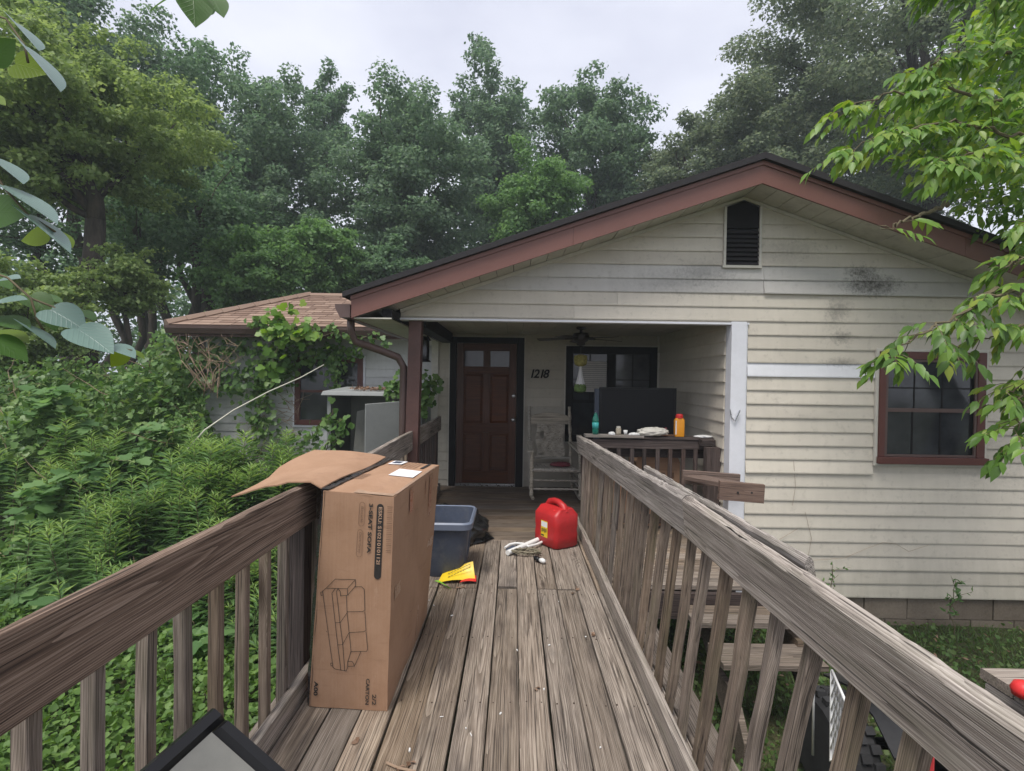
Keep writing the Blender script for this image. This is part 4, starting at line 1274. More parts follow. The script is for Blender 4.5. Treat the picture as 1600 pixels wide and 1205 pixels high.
def pill(u, v0, v1, w, fill, name, lw=.0016):
    P = []
    asp = .97 / .34
    for k in range(13):
        t_ = math.pi * k / 12; P.append((u + w/2 * math.cos(t_), v0 - (w/2) / asp + (w/2) / asp * math.sin(t_)))
    for k in range(13):
        t_ = math.pi + math.pi * k / 12; P.append((u + w/2 * math.cos(t_), v1 + (w/2) / asp + (w/2) / asp * math.sin(t_)))
    m = MB()
    if fill:
        m.v = [tuple(fp(a, b, .0022)) for a, b in P]; m.f = [tuple(range(len(P)))]
    else: strip(m, P, lw, True)
    m.build(name, M['ink'] if fill else M['inkfaint'], cb)
pill(.815, .965, .615, .095, True, 'printed_band')
pill(.56, .965, .855, .075, False, 'printed_outline'); pill(.552, .838, .712, .075, False, 'printed_outline')
def ftext(body, u, v, h, mat, hh=.003, length=None, bold=0.0):
    """letters read downward, their tops towards the right"""
    o_ = fp(u, v, hh); dn = (fp(u, max(0, v - .2), hh) - o_).normalized(); rt_ = (fp(min(1, u + .2), v, hh) - o_); rt_ = (rt_ - dn * rt_.dot(dn)).normalized()
    s = h / .7
    o = text_mesh(body, s, mat, 'printed_text', cb, Matrix(((1,0,0,0),(0,1,0,0),(0,0,1,0),(0,0,0,1))), bold=bold)
    me = o.data; c = Vector(WL[o.name])
    a = np.zeros(len(me.vertices) * 3); me.vertices.foreach_get('co', a); a = a.reshape(-1, 3) + np.array(c)
    k = 1.0 if length is None else length / (a[:, 0].max() - a[:, 0].min())
    x0 = a[:, 0].min()
    W = np.array(o_)[None] + np.outer((a[:, 0] - x0) * k, np.array(dn)) + np.outer(a[:, 1], np.array(rt_))
    cc_ = W.mean(0)
    me.vertices.foreach_set('co', (W - cc_).astype(np.float32).ravel()); me.update()
    o.location = Vector([float(q) for q in cc_]) - WL[cb.name]; WL[o.name] = Vector([float(q) for q in cc_])
ftext('ESKU: S1021010112I', .797, .950, .0150, M['clear_tape'], .0045, .255, .0004)
ftext('3-SEAT SOFA', .660, .962, .0160, M['ink'], .003, .222, .0008)
ftext('Boucl\u00e9', .547, .945, .0110, M['inkfaint'], .003, .072)
ftext('Dark Grey', .540, .825, .0110, M['inkfaint'], .003, .092)
ftext('CARTON', .725, .150, .0155, M['ink'], .003, .118, .0004)
ftext('2/2', .812, .078, .0175, M['ink'], .003, .048, .0004)
ftext('A00', .055, .122, .0175, M['ink'], .003, .066, .0008)
m = MB()
for k in range(26):           # faint barcode-like smudge lines beside the band
    v = .955 - k * .0085
    strip(m, [(.915, v), (.985, v)], .0012 + .0012 * (k % 3 == 0))
m.build('printed_bars', M['inkfaint'], cb)
def sp(u, v, h=.0035):
    return bil(BRc, KB, TR, KT, u, v) + Vector((h + .006 * 16 * u * (1-u) * v * (1-v) + .002, 0, 0))
m = MB()
P = [(.42 + .045 * math.cos(t), .82 + .03 * math.sin(t)) for t in np.linspace(0, math.pi, 9)] + [(.375, .30), (.42, .29), (.465, .30)]
for a, b in zip(P, P[1:] + P[:1]):
    A2, B2 = sp(*a), sp(*b); d = (B2 - A2).normalized(); s = d.cross(Vector((1, 0, 0))).normalized() * .0012
    k = len(m.v); m.v += [tuple(A2 - s), tuple(A2 + s), tuple(B2 + s), tuple(B2 - s)]; m.f.append((k, k+1, k+2, k+3))
m.build('perforated_outline', M['inkfaint'], cb)
m = MB()
for (u0, u1, v0, v1) in ((.27, .34, .86, .985), (.72, .80, .74, .98), (.62, .635, .05, .97), (.05, .95, .50, .56)):
    k = len(m.v); m.v += [tuple(sp(u0, v0, .003)), tuple(sp(u1, v0, .003)), tuple(sp(u1, v1, .003)), tuple(sp(u0, v1, .003))]; m.f.append((k, k+1, k+2, k+3))
m.build('packing_tape', M['tape_tan'], cb)
def top_patch(name, pts, mat, h=.005):
    m = MB(); m.v = [tuple(tp(u, v, h)) for u, v in pts] + [tuple(tp(u, v, h - .0012)) for u, v in pts]; n = len(pts)
    m.f = [tuple(range(n))] + [tuple(range(2*n - 1, n - 1, -1))] + [(i, n + i, n + (i+1) % n, (i+1) % n) for i in range(n)]
    return m.build(name, mat, cb)
top_patch('shipping_label', [(.16, .83), (.40, .84), (.40, .99), (.16, .98)], M['paper'])
top_patch('shipping_label', [(.52, .44), (.90, .47), (.90, .68), (.52, .66)], M['paper'])
top_patch('label_picture', [(.20, .87), (.34, .875), (.34, .96), (.20, .955)], M['tote'], .0062)
top_patch('edge_tape', [(.42, .002), (.99, .002), (.985, .05), (.60, .035), (.44, .06)], M['edge_tape'], .0058)
top_patch('edge_tape', [(.95, .05), (.998, .05), (.998, .95), (.955, .90)], M['edge_tape'], .0055)
top_patch('printed_band', [(.80, .76), (.85, .77), (.86, .99), (.81, .98)], M['ink'])
for k in range(5):
    top_patch('printed_line', [(.45 + .065 * k, .72), (.458 + .065 * k, .72), (.462 + .065 * k, .97), (.454 + .065 * k, .97)], M['inkfaint'])
for k in range(4):
    top_patch('printed_line', [(.10 + .035 * k, .30), (.112 + .035 * k, .30), (.13 + .035 * k, .44), (.118 + .035 * k, .44)], M['inkfaint'])

# ------------------------------------------------------------------ things standing about the walkway
# blue tote
to = thing('storage_tote', 'dark blue plastic storage tote behind the carton', 'tote', (-.52, 3.95, 0))
def rrect(cx, cy, hx, hy, r, n=5):
    P = []
    for (sx, sy, a0) in ((1, 1, 0), (-1, 1, 90), (-1, -1, 180), (1, -1, 270)):
        for k in range(n + 1):
            a = R(a0 + 90 * k / n); P.append((cx + sx * (hx - r) + r * math.cos(a), cy + sy * (hy - r) + r * math.sin(a)))
    return P
def loft(m, rings, cap0=True, cap1=False):
    base = len(m.v); n = len(rings[0][0])
    for P, z in rings: m.v += [(x, y, z) for x, y in P]
    for i in range(len(rings) - 1):
        for k in range(n):
            k2 = (k + 1) % n; m.f.append((base + i*n + k, base + i*n + k2, base + (i+1)*n + k2, base + (i+1)*n + k))
    if cap0: m.f.append(tuple(base + k for k in range(n - 1, -1, -1)))
    if cap1: m.f.append(tuple(base + (len(rings) - 1)*n + k for k in range(n)))
cx, cy = -.50, 4.02
m = MB()
loft(m, [(rrect(cx, cy, .13, .19, .05), .003), (rrect(cx, cy, .15, .21, .055), .06), (rrect(cx, cy, .185, .255, .065), .42), (rrect(cx, cy, .181, .251, .062), .42), (rrect(cx, cy, .146, .206, .05), .065), (rrect(cx, cy, .126, .186, .045), .012)], True, True)
o = m.build('tub', M['tote'], to); smooth_by_angle(o, .8)
m = MB()
loft(m, [(rrect(cx, cy, .186, .256, .066), .375), (rrect(cx, cy, .205, .275, .07), .378), (rrect(cx, cy, .208, .278, .07), .42), (rrect(cx, cy, .196, .266, .068), .432), (rrect(cx, cy, .183, .253, .063), .425)], False, False)
smooth_by_angle(m.build('rim', M['toterim'], to), .8)
m = MB()
for dy in (-.1, .0, .1): m.tube([(cx + .155, cy + dy - .03, .12), (cx + .176, cy + dy - .03, .34), (cx + .176, cy + dy + .03, .34), (cx + .155, cy + dy + .03, .12)], .004, 6)
m.build('ribs', M['tote'], to)

# black bin bag: crumpled heap
def heap(name, mat, c, rx, ry, rz, seed, parent=None, n=40, crump=.35):
    bm = bmesh.new(); bmesh.ops.create_icosphere(bm, subdivisions=4, radius=1.0)
    q = np.random.default_rng(seed)
    dirs = q.normal(size=(14, 3)); dirs /= np.linalg.norm(dirs, axis=1)[:, None]; fr = q.uniform(3, 9, 14); ph = q.uniform(0, 6, 14)
    for v in bm.verts:
        p = np.array(v.co)
        d = sum(abs(math.sin(float(p @ dirs[k]) * fr[k] + ph[k])) for k in range(14)) / 14
        s = 1 - crump + crump * 1.5 * d
        v.co = (p[0] * s * rx, p[1] * s * ry, max(0.0, p[2] * s + .55) * rz * .7 + (0.0 if p[2] > -.5 else 0.001))
    me = bpy.data.meshes.new(name); bm.to_mesh(me); bm.free()
    me.polygons.foreach_set('use_smooth', [True] * len(me.polygons)); me.materials.append(mat)
    o = bpy.data.objects.new(name, me); return link(o, parent, c)
o = heap('rubbish_bag', M['bag'], (-.58, 4.78, .002), .36, .32, .27, 3, crump=.6)
tag(o, 'crumpled black rubbish bag heaped behind the blue tote', 'rubbish bag')
# its trailing corner
m = MB(); m.v = [(-.42, 4.55, .003), (-.26, 4.62, .02), (-.16, 4.78, .004), (-.30, 4.86, .09), (-.45, 4.85, .16), (-.33, 4.70, .10), (-.22, 4.74, .05)]
m.f = [(0, 1, 5), (1, 2, 6), (1, 6, 5), (2, 3, 6), (3, 4, 5), (3, 5, 6), (0, 5, 4)]
b2 = m.build('bag_corner', M['bag'], o, smooth=False)

# yellow packet, lime wrapper
def bent_sheet(name, quad, mat, bend, parent=None, n=8, thick=.0015, wav=3.0):
    a, b, c, d = [Vector(p) for p in quad]
    m = MB()
    for j in range(n + 1):
        for i in range(n + 1):
            u, v = i / n, j / n
            p = bil(a, b, c, d, u, v); p.z += bend * math.sin(math.pi * u) + bend * .3 * math.sin(v * wav + u * 4); m.v.append((p.x, p.y, max(.002, p.z)))
    for j in range(n):
        for i in range(n):
            k = j * (n + 1) + i; m.f.append((k, k + 1, k + n + 2, k + n + 1))
    nv = len(m.v); m.v += [(x, y, z + thick) for x, y, z in m.v]
    m.f += [tuple(reversed([i + nv for i in f])) for f in m.f[:]]
    return m.build(name, mat, parent, smooth=True)
pk = thing('snack_packet', 'crumpled yellow packet with a red band lying by the blue tote', 'packet', (-.42, 3.75, 0))
def G(px, py, z=0.0):           # a spot on the deck
    d = at(px, py, 1.0) - EYE
    return EYE + d * ((z - EYE.z) / d.z)
bent_sheet('packet_body', [G(684, 911, .01), G(743, 908, .012), G(692, 896, .03), G(739, 878, .12)], M['yellow'], .012, pk)
bent_sheet('packet_band', [G(718, 910.5, .018), G(744, 909, .018), G(724, 904.5, .022), G(744, 899.5, .03)], M['redcap'], .006, pk)
m = MB()
for k in range(8):
  for j in range(3):
    a = G(700 + k * 4.5, 902 - k * 2 - j * 5, .040 + .008 * k + j * .012)
    m.tube([a, a + Vector((.016, .012, .004))], .0022, 4)
m.build('packet_print', M['ink'], pk)
o = bent_sheet('plastic_wrapper', [G(679, 908, .01), G(694, 914, .006), G(696, 915, .02), G(705, 922, .008)], M['lime'], .012)
tag(o, 'bright lime green plastic scrap under the yellow packet', 'wrapper')

# gas can
gc = thing('fuel_can', 'red plastic fuel can with a yellow label beside the grey railing', 'fuel can', (.40, 4.62, 0))
m = MB()
hx, hy = .138, .165
loft(m, [(rrect(0, 0, hx - .02, hy - .02, .04), 0.0), (rrect(0, 0, hx, hy, .045), .02), (rrect(0, 0, hx, hy, .045), .11), (rrect(0, 0, hx - .004, hy - .004, .045), .15), (rrect(0, 0, hx, hy, .045), .19), (rrect(0, 0, hx, hy, .045), .285), (rrect(0, 0, hx - .012, hy - .012, .045), .305), (rrect(0.0, .0, hx - .055, hy - .02, .03), .345), (rrect(0.0, .0, hx - .085, hy - .05, .02), .352)], True, True)
MG = Matrix.Translation((.405, 4.66, .0)) @ Matrix.Rotation(R(34), 4, 'Z')
smooth_by_angle(m.xf(MG).build('body', M['red'], gc), .9)
m = MB()
m.tube([(0.0, -.125, .31), (0, -.10, .362), (0, -.04, .388), (0, .03, .39), (0, .09, .372), (0, .13, .32)], [.034, .033, .028, .028, .031, .034], 10)
smooth_by_angle(m.xf(MG).build('handle', M['red'], gc), .9)
m = MB(); m.lathe([(.034, 0), (.034, .022), (.03, .026), (.024, .03), (.024, .05), (.018, .055)], (-.075, -.085, .285), 14)
smooth_by_angle(m.xf(MG).build('cap', M['redcap'], gc), .7)
m = MB(); y_ = -hy - .0015
m.hexa([(-.115, y_, .09), (-.025, y_, .09), (-.025, y_ + .001, .09), (-.115, y_ + .001, .09), (-.115, y_, .235), (-.025, y_, .235), (-.025, y_ + .001, .235), (-.115, y_ + .001, .235)])
MGl = Matrix.Translation((.405, 4.66, .0)) @ Matrix.Rotation(R(34 - 90), 4, 'Z')
hy2 = hx
m = MB(); y_ = -hx - .0012
m.box(-.045, .05, y_, y_ + .0008, .085, .23); m.xf(MGl).build('label', M['yellow'], gc)
m = MB(); m.box(-.04, .045, y_ - .0006, y_ - .0001, .175, .222); m.xf(MGl).build('label_panel', M['paper'], gc)
m = MB()
for k in range(6): m.box(-.036 + .013 * k, -.028 + .013 * k, y_ - .001, y_ - .0007, .125 + .004 * (k % 3), .16 + .003 * (k % 2))
m.box(-.04, .0, y_ - .001, y_ - .0007, .092, .106)
m.xf(MGl).build('label_print', M['ink'], gc)

# lamp-like thing with white tube, cord and bulb
lp = thing('floor_lamp_part', 'white bent tubes with a black base and a tangled cord next to the red can', 'lamp', (.1, 4.45, 0))
m = MB(); m.tube([G(793, 864, .03), G(858, 836, .035)], .022, 12); smooth_by_angle(m.build('tube', M['white'], lp))
m = MB(); pts = [G(789, 856, .02), G(796, 851, .03), G(806, 849, .035), G(818, 850, .03), G(826, 854, .03), G(838, 851, .03), G(853, 844, .03)]
m.tube(pts, .011, 10); smooth_by_angle(m.build('bent_tube', M['white'], lp))
m = MB(); c = G(803, 862, .0); m.lathe([(.07, 0.003), (.072, .012), (.05, .03), (.03, .045)], (c.x, c.y, 0), 18); smooth_by_angle(m.build('base', M['tote'], lp))
m = MB(); q = random.Random(4)
c = G(822, 868, .0)
for k in range(5):
    pts = []
    for i in range(22):
        t_ = i / 21 * 2 * math.pi * 1.2 + k
        pts.append((c.x + (.09 + q.uniform(-.02, .02)) * math.cos(t_) * (1 + .1 * k), c.y + (.045 + q.uniform(-.012, .012)) * math.sin(t_), .012 + .03 * abs(math.sin(t_ * 1.7 + k)) + q.uniform(0, .01)))
    m.tube(pts, .0045, 5)
m.build('cord', M['cord'], lp, smooth=True)
m = MB(); a, b = G(836, 872, .03), G(852, 878, .025)
m.tube([a, a.lerp(b, .45)], [.018, .02], 10); m.build('socket', M['blackplastic'], lp, smooth=True)
m = MB(); m.tube([a.lerp(b, .46), a.lerp(b, .7), a.lerp(b, .9), b], [.014, .022, .018, .006], 10); m.build('bulb', M['white'], lp, smooth=True)
# bits of litter on the planks
lit = MB(); q = random.Random(9)
for (x, y) in ((850, 1077), (690, 1120), (728, 1138), (736, 1148), (782, 1115), (808, 1016), (858, 1008), (873, 940), (706, 962), (678, 946), (671, 938), (640, 1172), (938, 1168), (915, 995)):
    p = G(x, y, .004); a = q.uniform(0, 3)
    dx, dy = math.cos(a) * q.uniform(.003, .012), math.sin(a) * q.uniform(.003, .012)
    lit.tube([p - Vector((dx, dy, 0)), p + Vector((dx, dy, .001))], q.uniform(.0015, .004), 5)
o = lit.build('litter_crumbs', M['white']); tag(o, 'pale crumbs and paper bits scattered on the walkway planks', 'litter', kind='stuff')
DL = MB()
for (x, y) in ((718, 918), (726, 917), (898, 918), (905, 922), (893, 926), (930, 992), (836, 1075), (860, 790), (880, 785), (640, 1190), (622, 1198), (560, 1160), (870, 780)):
    p = G(x, y, .006); a = q.uniform(0, 6)
    for s in range(2):
        a += 1.3; d = Vector((math.cos(a), math.sin(a), .1)) * .03; e = Vector((-d.y, d.x, 0)) * .35
        k = len(DL.v); DL.v += [tuple(p), tuple(p + d * .5 + e), tuple(p + d), tuple(p + d * .5 - e + Vector((0, 0, .008)))]; DL.f += [(k, k+1, k+2), (k, k+2, k+3)]
o = DL.build('dead_leaves', M['lf_dead']); tag(o, 'curled brown dead leaves lying on the deck boards', 'leaves', kind='stuff')
# brown stick on the deck near the camera
m = MB(); m.tube([G(604, 1192, .008), G(622, 1200, .01), G(650, 1206, .008)], .005, 6)
o = m.build('stick', M['deadtwig']); tag(o, 'thin brown stick lying on the planks in front of the carton', 'stick')

# black framed panel leaning in the corner
fr = thing('framed_panel', 'black framed picture leaning against the railing balusters', 'picture frame', (-.75, 1.25, 0))
c0 = at(331, 1107, 1.42); c1 = at(362, 1215, 1.30); c2 = at(200, 1220, 1.18)
ux = (c2 - c0).normalized(); uz = (c1 - c0); uz = (uz - ux * uz.dot(ux)).normalized(); un = ux.cross(uz).normalized()
if un.y > 0: un = -un
Wd, Hd, fw_ = .42, .52, .050
def q3(a, b, h): return c0 + ux * a + uz * b + un * h
def fbar(name, a0, a1, b0, b1, mat, h0, h1, ch=.012):
    m = MB().hexa([q3(a0, b0, h0), q3(a1, b0, h0), q3(a1, b1, h0), q3(a0, b1, h0), q3(a0 + ch, b0 + ch, h1), q3(a1 - ch, b0 + ch, h1), q3(a1 - ch, b1 - ch, h1), q3(a0 + ch, b1 - ch, h1)])
    return m.build(name, mat, fr)
fbar('frame_bar', 0, Wd, 0, fw_, M['blackplastic'], 0, .022); fbar('frame_bar', 0, Wd, Hd - fw_, Hd, M['blackplastic'], 0, .022)
fbar('frame_bar', 0, fw_, fw_ + .0005, Hd - fw_ - .0005, M['blackplastic'], 0, .0215); fbar('frame_bar', Wd - fw_, Wd, fw_ + .0005, Hd - fw_ - .0005, M['blackplastic'], 0, .0215)
fbar('picture_mat', fw_ + .001, Wd - fw_ - .001, fw_ + .001, Hd - fw_ - .001, M['mat_grey'], 0.001, .006, .0)

# ------------------------------------------------------------------ porch things
rc = thing('rocking_chair', 'weathered whitewashed wooden rocking chair with a torn back beside the door', 'rocking chair', (.53, 6.5, 0))
CW = M['chairwood']
xl_, xr_ = .235, .80
def turned(name, p0, p1, r, seed):
    q = random.Random(seed); p0, p1 = Vector(p0), Vector(p1); n = 22
    pts = [p0.lerp(p1, i / n) for i in range(n + 1)]
    rad = [r * (1 + .22 * math.sin(i * 1.9 + seed) * (0 < i < n)) for i in range(n + 1)]
    return MB().tube(pts, rad, 8).build(name, CW, rc, smooth=True)
for i, x in enumerate((xl_, xr_ - .02)):
    turned('back_post', (x + (.0), 6.72, .06), (x + (-.02 if i == 0 else -.02), 6.98, 1.13), .021, 3)
    turned('front_leg', (x + (.0 if i == 0 else .055), 6.28, .06), (x + (.0 if i == 0 else .055), 6.32, .60), .024, 5 + i)
    m = MB(); pts = [(x + .01 + (.04 if i else 0), 6.05 + .125 * k, .035 + .055 * ((k - 3.6) / 3.6) ** 2) for k in range(8)]
    m.tube(pts, .022, 6); m.build('rocker', CW, rc, smooth=True)
    xx = x + (-.02 if i == 0 else .055)
    board('armrest', (xx, 6.26, .612), (x - .01, 6.86, .66), .075, .022, CW, rc, segs=3)
    for z in (.18, .26, .34):
        turned('side_stretcher', (x + .01 + (.03 if i else 0), 6.30, z), (x + .005, 6.73, z + .01), .011, int(z * 100))
for z in (.15, .255):
    turned('front_stretcher', (xl_ + .01, 6.29, z), (xr_ + .035, 6.29, z), .014, 9)
turned('front_stretcher', (xl_ + .01, 6.285, .375), (xr_ + .035, 6.285, .375), .020, 2)
board('seat', (.53, 6.28, .395), (.50, 6.78, .375), .53, .018, CW, rc, segs=5, warp=.004)
bkn = (0, -1, .25)
prof = [(-.265, 0), (.265, 0), (.265, .05), (.20, .085), (.10, .105), (0, .11), (-.10, .105), (-.20, .085), (-.265, .05)]
m = MB(); m.prism([(.497 + x, .94 + z) for x, z in prof], 'y', 6.925, 6.95); m.build('crest_rail', CW, rc, bevel=.004)
m = MB(); m.box(.235, .76, 6.93, 6.955, .895, .935); m.build('back_rail', CW, rc, bevel=.004)
m = MB(); m.box(.235, .77, 6.80, 6.83, .44, .475); m.build('back_rail', CW, rc, bevel=.004)
m = MB(); q = random.Random(6); nx_, nz_ = 14, 18
for j in range(nz_ + 1):
    for i in range(nx_ + 1):
        u, v = i / nx_, j / nz_
        m.v.append((.31 + .37 * u + (.012 * math.sin(v * 9) if i in (0, nx_) else 0), 6.805 + .12 * v + .012 * math.sin(u * 21 + 4 * math.sin(v * 6)) * (1 - .4 * v) + q.uniform(-.006, .006), .47 + .43 * v))
for j in range(nz_):
    for i in range(nx_):
        if (i in (2, 3) and 9 < j < 14) or (i in (1, 2, 3) and 0 < j < 2): continue
        k = j * (nx_ + 1) + i; m.f.append((k, k + 1, k + nx_ + 2, k + nx_ + 1))
nv = len(m.v); m.v += [(x, y + .012, z) for x, y, z in m.v]; m.f += [tuple(reversed([i + nv for i in f])) for f in m.f[:]]
m.build('woven_back', CW, rc, smooth=True)
o = heap('cloth', M['maroon'], (.60, 6.45, .408), .13, .09, .05, 8); tag(o, 'small dark red cloth lying on the rocking chair seat', 'cloth')
M['maroonred'] = paint('red_cloth', (0.16, 0.03, 0.04), 0.9, 0.3); o.data.materials[0] = M['maroonred']

# big black television standing behind the rail
tv = thing('television', 'large black flat screen television turned back to front behind the bottles', 'television', (1.35, 5.62, 0))
a = at(937, 606, 5.72); b = at(1056, 606, 5.66)
m = MB(); m.box(a.x, b.x, 5.66, 5.70, .74, a.z); m.build('back_shell', M['screen'], tv, bevel=.008)
rect_frame('bezel', a.x - .008, b.x + .008, .73, a.z + .008, .02, 5.652, 5.712, M['blackplastic'], tv, bevel=.004)
m = MB(); m.box(a.x - .06, a.x - .012, 5.66, 5.72, .74, a.z - .01); m.build('side_panel', M['tote'], tv, bevel=.003)
m = MB(); m.box(1.1, 1.6, 5.5, 5.9, .004, .03); m.box(1.3, 1.4, 5.68, 5.70, .03, .76); m.build('stand', M['blackplastic'], tv)
# cartons stacked behind the porch rail
for (x0, x1, y0, z1, lab) in ((1.27, 1.72, 5.26, .78, 'plain tan carton standing behind the dark porch balusters, nearer the white corner board'), (1.02, 1.2, 5.32, .74, 'torn tan carton standing behind the dark porch balusters, nearer the door')):
    c_ = thing('cardboard_box', lab, 'carton', ((x0 + x1) / 2, y0 + .2, 0))
    m = MB(); m.box(x0, x1, y0, y0 + .35, .004, z1 - .12); m.build('box_body', M['card'], c_, bevel=.004)
    m = MB(); m.hexa([(x0, y0 - .004, z1 - .119), (x1, y0 - .004, z1 - .119), (x1, y0 + .0, z1 - .119), (x0, y0 + .0, z1 - .119), (x0 + .02, y0 - .03, z1 - .01), (x1 - .06, y0 - .03, z1), (x1 - .06, y0 - .026, z1), (x0 + .02, y0 - .026, z1 - .01)])
    m.build('box_flap', M['card'], c_)
    m = MB()
    for k in range(4): m.box(x0 + .06 + .09 * k, x0 + .12 + .09 * k, y0 - .0015, y0 - .0005, .50, .56)
    for z in (.47, .585): m.box(x0 + .04, min(x1 - .02, x0 + .42), y0 - .0015, y0 - .0005, z, z + .004)
    m.build('box_print', M['inkfaint'], c_)

# on the rail cap
ZC = .956
def onrail(px): return at(px, 676, Y5 - .02).x
bo = thing('plastic_bottle', 'green plastic drink bottle standing on the pale rail board', 'bottle', (onrail(930), Y5, ZC))
m = MB(); m.lathe([(.024, 0), (.031, .006), (.032, .05), (.029, .09), (.032, .13), (.030, .16), (.018, .195), (.0125, .205), (.0125, .222)], (onrail(930), Y5 - .03, ZC), 18); m.build('bottle_body', M['bottle'], bo, smooth=True)
m = MB(); m.lathe([(.0325, 0), (.0325, .06)], (onrail(930), Y5 - .03, ZC + .06), 18); M['lblteal'] = paint('teal_label', (.06, .42, .40), .4, .3, 40.0); m.build('bottle_label', M['lblteal'], bo, smooth=True)
m = MB(); m.lathe([(.015, 0), (.015, .02)], (onrail(930), Y5 - .03, ZC + .218), 14); m.build('bottle_cap', M['tote'], bo)
ja = thing('glass_jar', 'small clear jar with a lid on the pale rail board', 'jar', (onrail(966), Y5, ZC))
m = MB(); m.lathe([(.024, 0), (.027, .005), (.027, .06), (.02, .068)], (onrail(966), Y5 - .03, ZC), 16); m.build('jar_body', M['chairwood'], ja, smooth=True)
m = MB(); m.lathe([(.021, 0), (.021, .016)], (onrail(966), Y5 - .03, ZC + .067), 16); m.build('jar_lid', M['trimcream'], ja)
sj = thing('shot_glass', 'tiny pale cup right beside the clear jar', 'cup', (onrail(977), Y5, ZC))
m = MB(); m.lathe([(.016, 0), (.022, .045), (.019, .045), (.014, .006)], (onrail(977), Y5 - .03, ZC), 14); m.build('cup_body', M['white'], sj, smooth=True)
o = heap('newspaper', M['trimcream'], (onrail(1020), Y5 - .02, ZC - .002), .16, .08, .075, 21, crump=.5); tag(o, 'crumpled off-white newspaper heap on the rail board', 'newspaper')
o = heap('paper_scrap', M['white'], (onrail(955), Y5 - .05, ZC - .002), .035, .03, .03, 22, crump=.5); tag(o, 'small white paper scrap left of the clear jar', 'paper')
o = heap('paper_scrap', M['white'], (onrail(990), Y5 - .05, ZC - .002), .06, .03, .025, 23, crump=.5); tag(o, 'flat white paper scrap between the jar and the newspaper', 'paper')
o = heap('paper_scrap', M['white'], (onrail(1100), Y5 + .0, .938), .10, .05, .022, 24, crump=.5); tag(o, 'white paper strip at the post end of the rail board', 'paper')
sb = thing('dark_bottle', 'little dark red bottle left of the orange container', 'bottle', (onrail(1041), Y5, ZC))
m = MB(); m.lathe([(.022, 0), (.022, .04), (.009, .055), (.009, .07), (.012, .071), (.012, .085)], (onrail(1041), Y5 - .0, .944), 12); m.build('bottle_body', M['maroonred'], sb, smooth=True)
oc = thing('orange_container', 'orange yellow plastic container with a red cap on the rail', 'container', (onrail(1062), Y5, .944))
m = MB(); loft(m, [(rrect(onrail(1062), Y5, .046, .03, .012), .944), (rrect(onrail(1062), Y5, .048, .032, .014), .96), (rrect(onrail(1062), Y5, .048, .032, .014), 1.11), (rrect(onrail(1062), Y5, .035, .025, .014), 1.13)], True, True); smooth_by_angle(m.build('container_body', M['orange'], oc))
m = MB(); m.lathe([(.036, 0), (.036, .03), (.026, .042)], (onrail(1062), Y5, 1.128), 16); m.build('container_cap', M['redcap'], oc)
m = MB(); m.box(onrail(1062) - .047, onrail(1062) - .036, Y5 - .0335, Y5 - .0322, .965, 1.105); m.build('container_label', M['paper'], oc)
o = board('wood_block', (onrail(1030), Y5 - .06, .960), (onrail(1052), Y5 - .055, .960), .03, .012, M['redwood'], None); tag(o, 'small brown wood offcut in front of the dark bottle', 'wood offcut')

# ceiling fan and the ornament on its chain
cf = thing('ceiling_fan', 'dark ceiling fan with five blades under the porch ceiling', 'ceiling fan', (.82, 6.05, 2.12))
FX, FY = at(908, 515, 6.05).x, 6.05
m = MB(); m.lathe([(.06, .12), (.055, .10), (.018, .085), (.018, .055), (.085, .05), (.10, .02), (.10, -.02), (.075, -.045), (.05, -.06), (.05, -.09), (.02, -.10)], (FX, FY, 2.0), 20); m.build('fan_motor', M['fan'], cf, smooth=True)
for k in range(5):
    a = R(20 + 72 * k); d = Vector((math.cos(a), math.sin(a), 0)); s = Vector((-d.y, d.x, 0))
    c = Vector((FX, FY, 1.985))
    bl = MB().hexa([c + d*.17 - s*.05 + Vector((0,0,-.008)), c + d*.52 - s*.065 + Vector((0,0,-.02)), c + d*.52 + s*.065 + Vector((0,0,-.004)), c + d*.17 + s*.05 + Vector((0,0,.008)),
                    c + d*.17 - s*.05 + Vector((0,0,-.002)), c + d*.52 - s*.065 + Vector((0,0,-.014)), c + d*.52 + s*.065 + Vector((0,0,.002)), c + d*.17 + s*.05 + Vector((0,0,.014))]).build('fan_blade', M['fan'], cf, bevel=.002)
    MB().tube([c + d*.07, c + d*.19], .012, 6).build('blade_arm', M['fan'], cf)
m = MB(); m.tube([(FX, FY, 1.90), (FX, FY, 1.80)], .004, 5); m.build('pull_chain', M['fan'], cf)
orn = thing('hanging_ornament', 'yellow and green hanging ornament below the ceiling fan', 'ornament', (FX, FY, 1.4))
m = MB(); m.lathe([(.02, .0), (.075, -.015), (.082, -.06), (.07, -.12), (.03, -.14)], (FX, FY, 1.80), 12); M['ornY'] = paint('ornament_yellow', (.30, .27, .075), .7, .5, 40.0); m.build('top_basket', M['ornY'], orn)
m = MB(); m.lathe([(.012, 0), (.03, -.12), (.06, -.22)], (FX, FY, 1.665), 10); m.build('pale_streamer', M['paper'], orn)
m = MB(); m.lathe([(.058, 0), (.075, -.04), (.068, -.085), (.03, -.10)], (FX, FY, 1.45), 12); M['ornG'] = paint('ornament_green', (.13, .21, .06), .7, .5, 40.0); m.build('bottom_tuft', M['ornG'], orn)

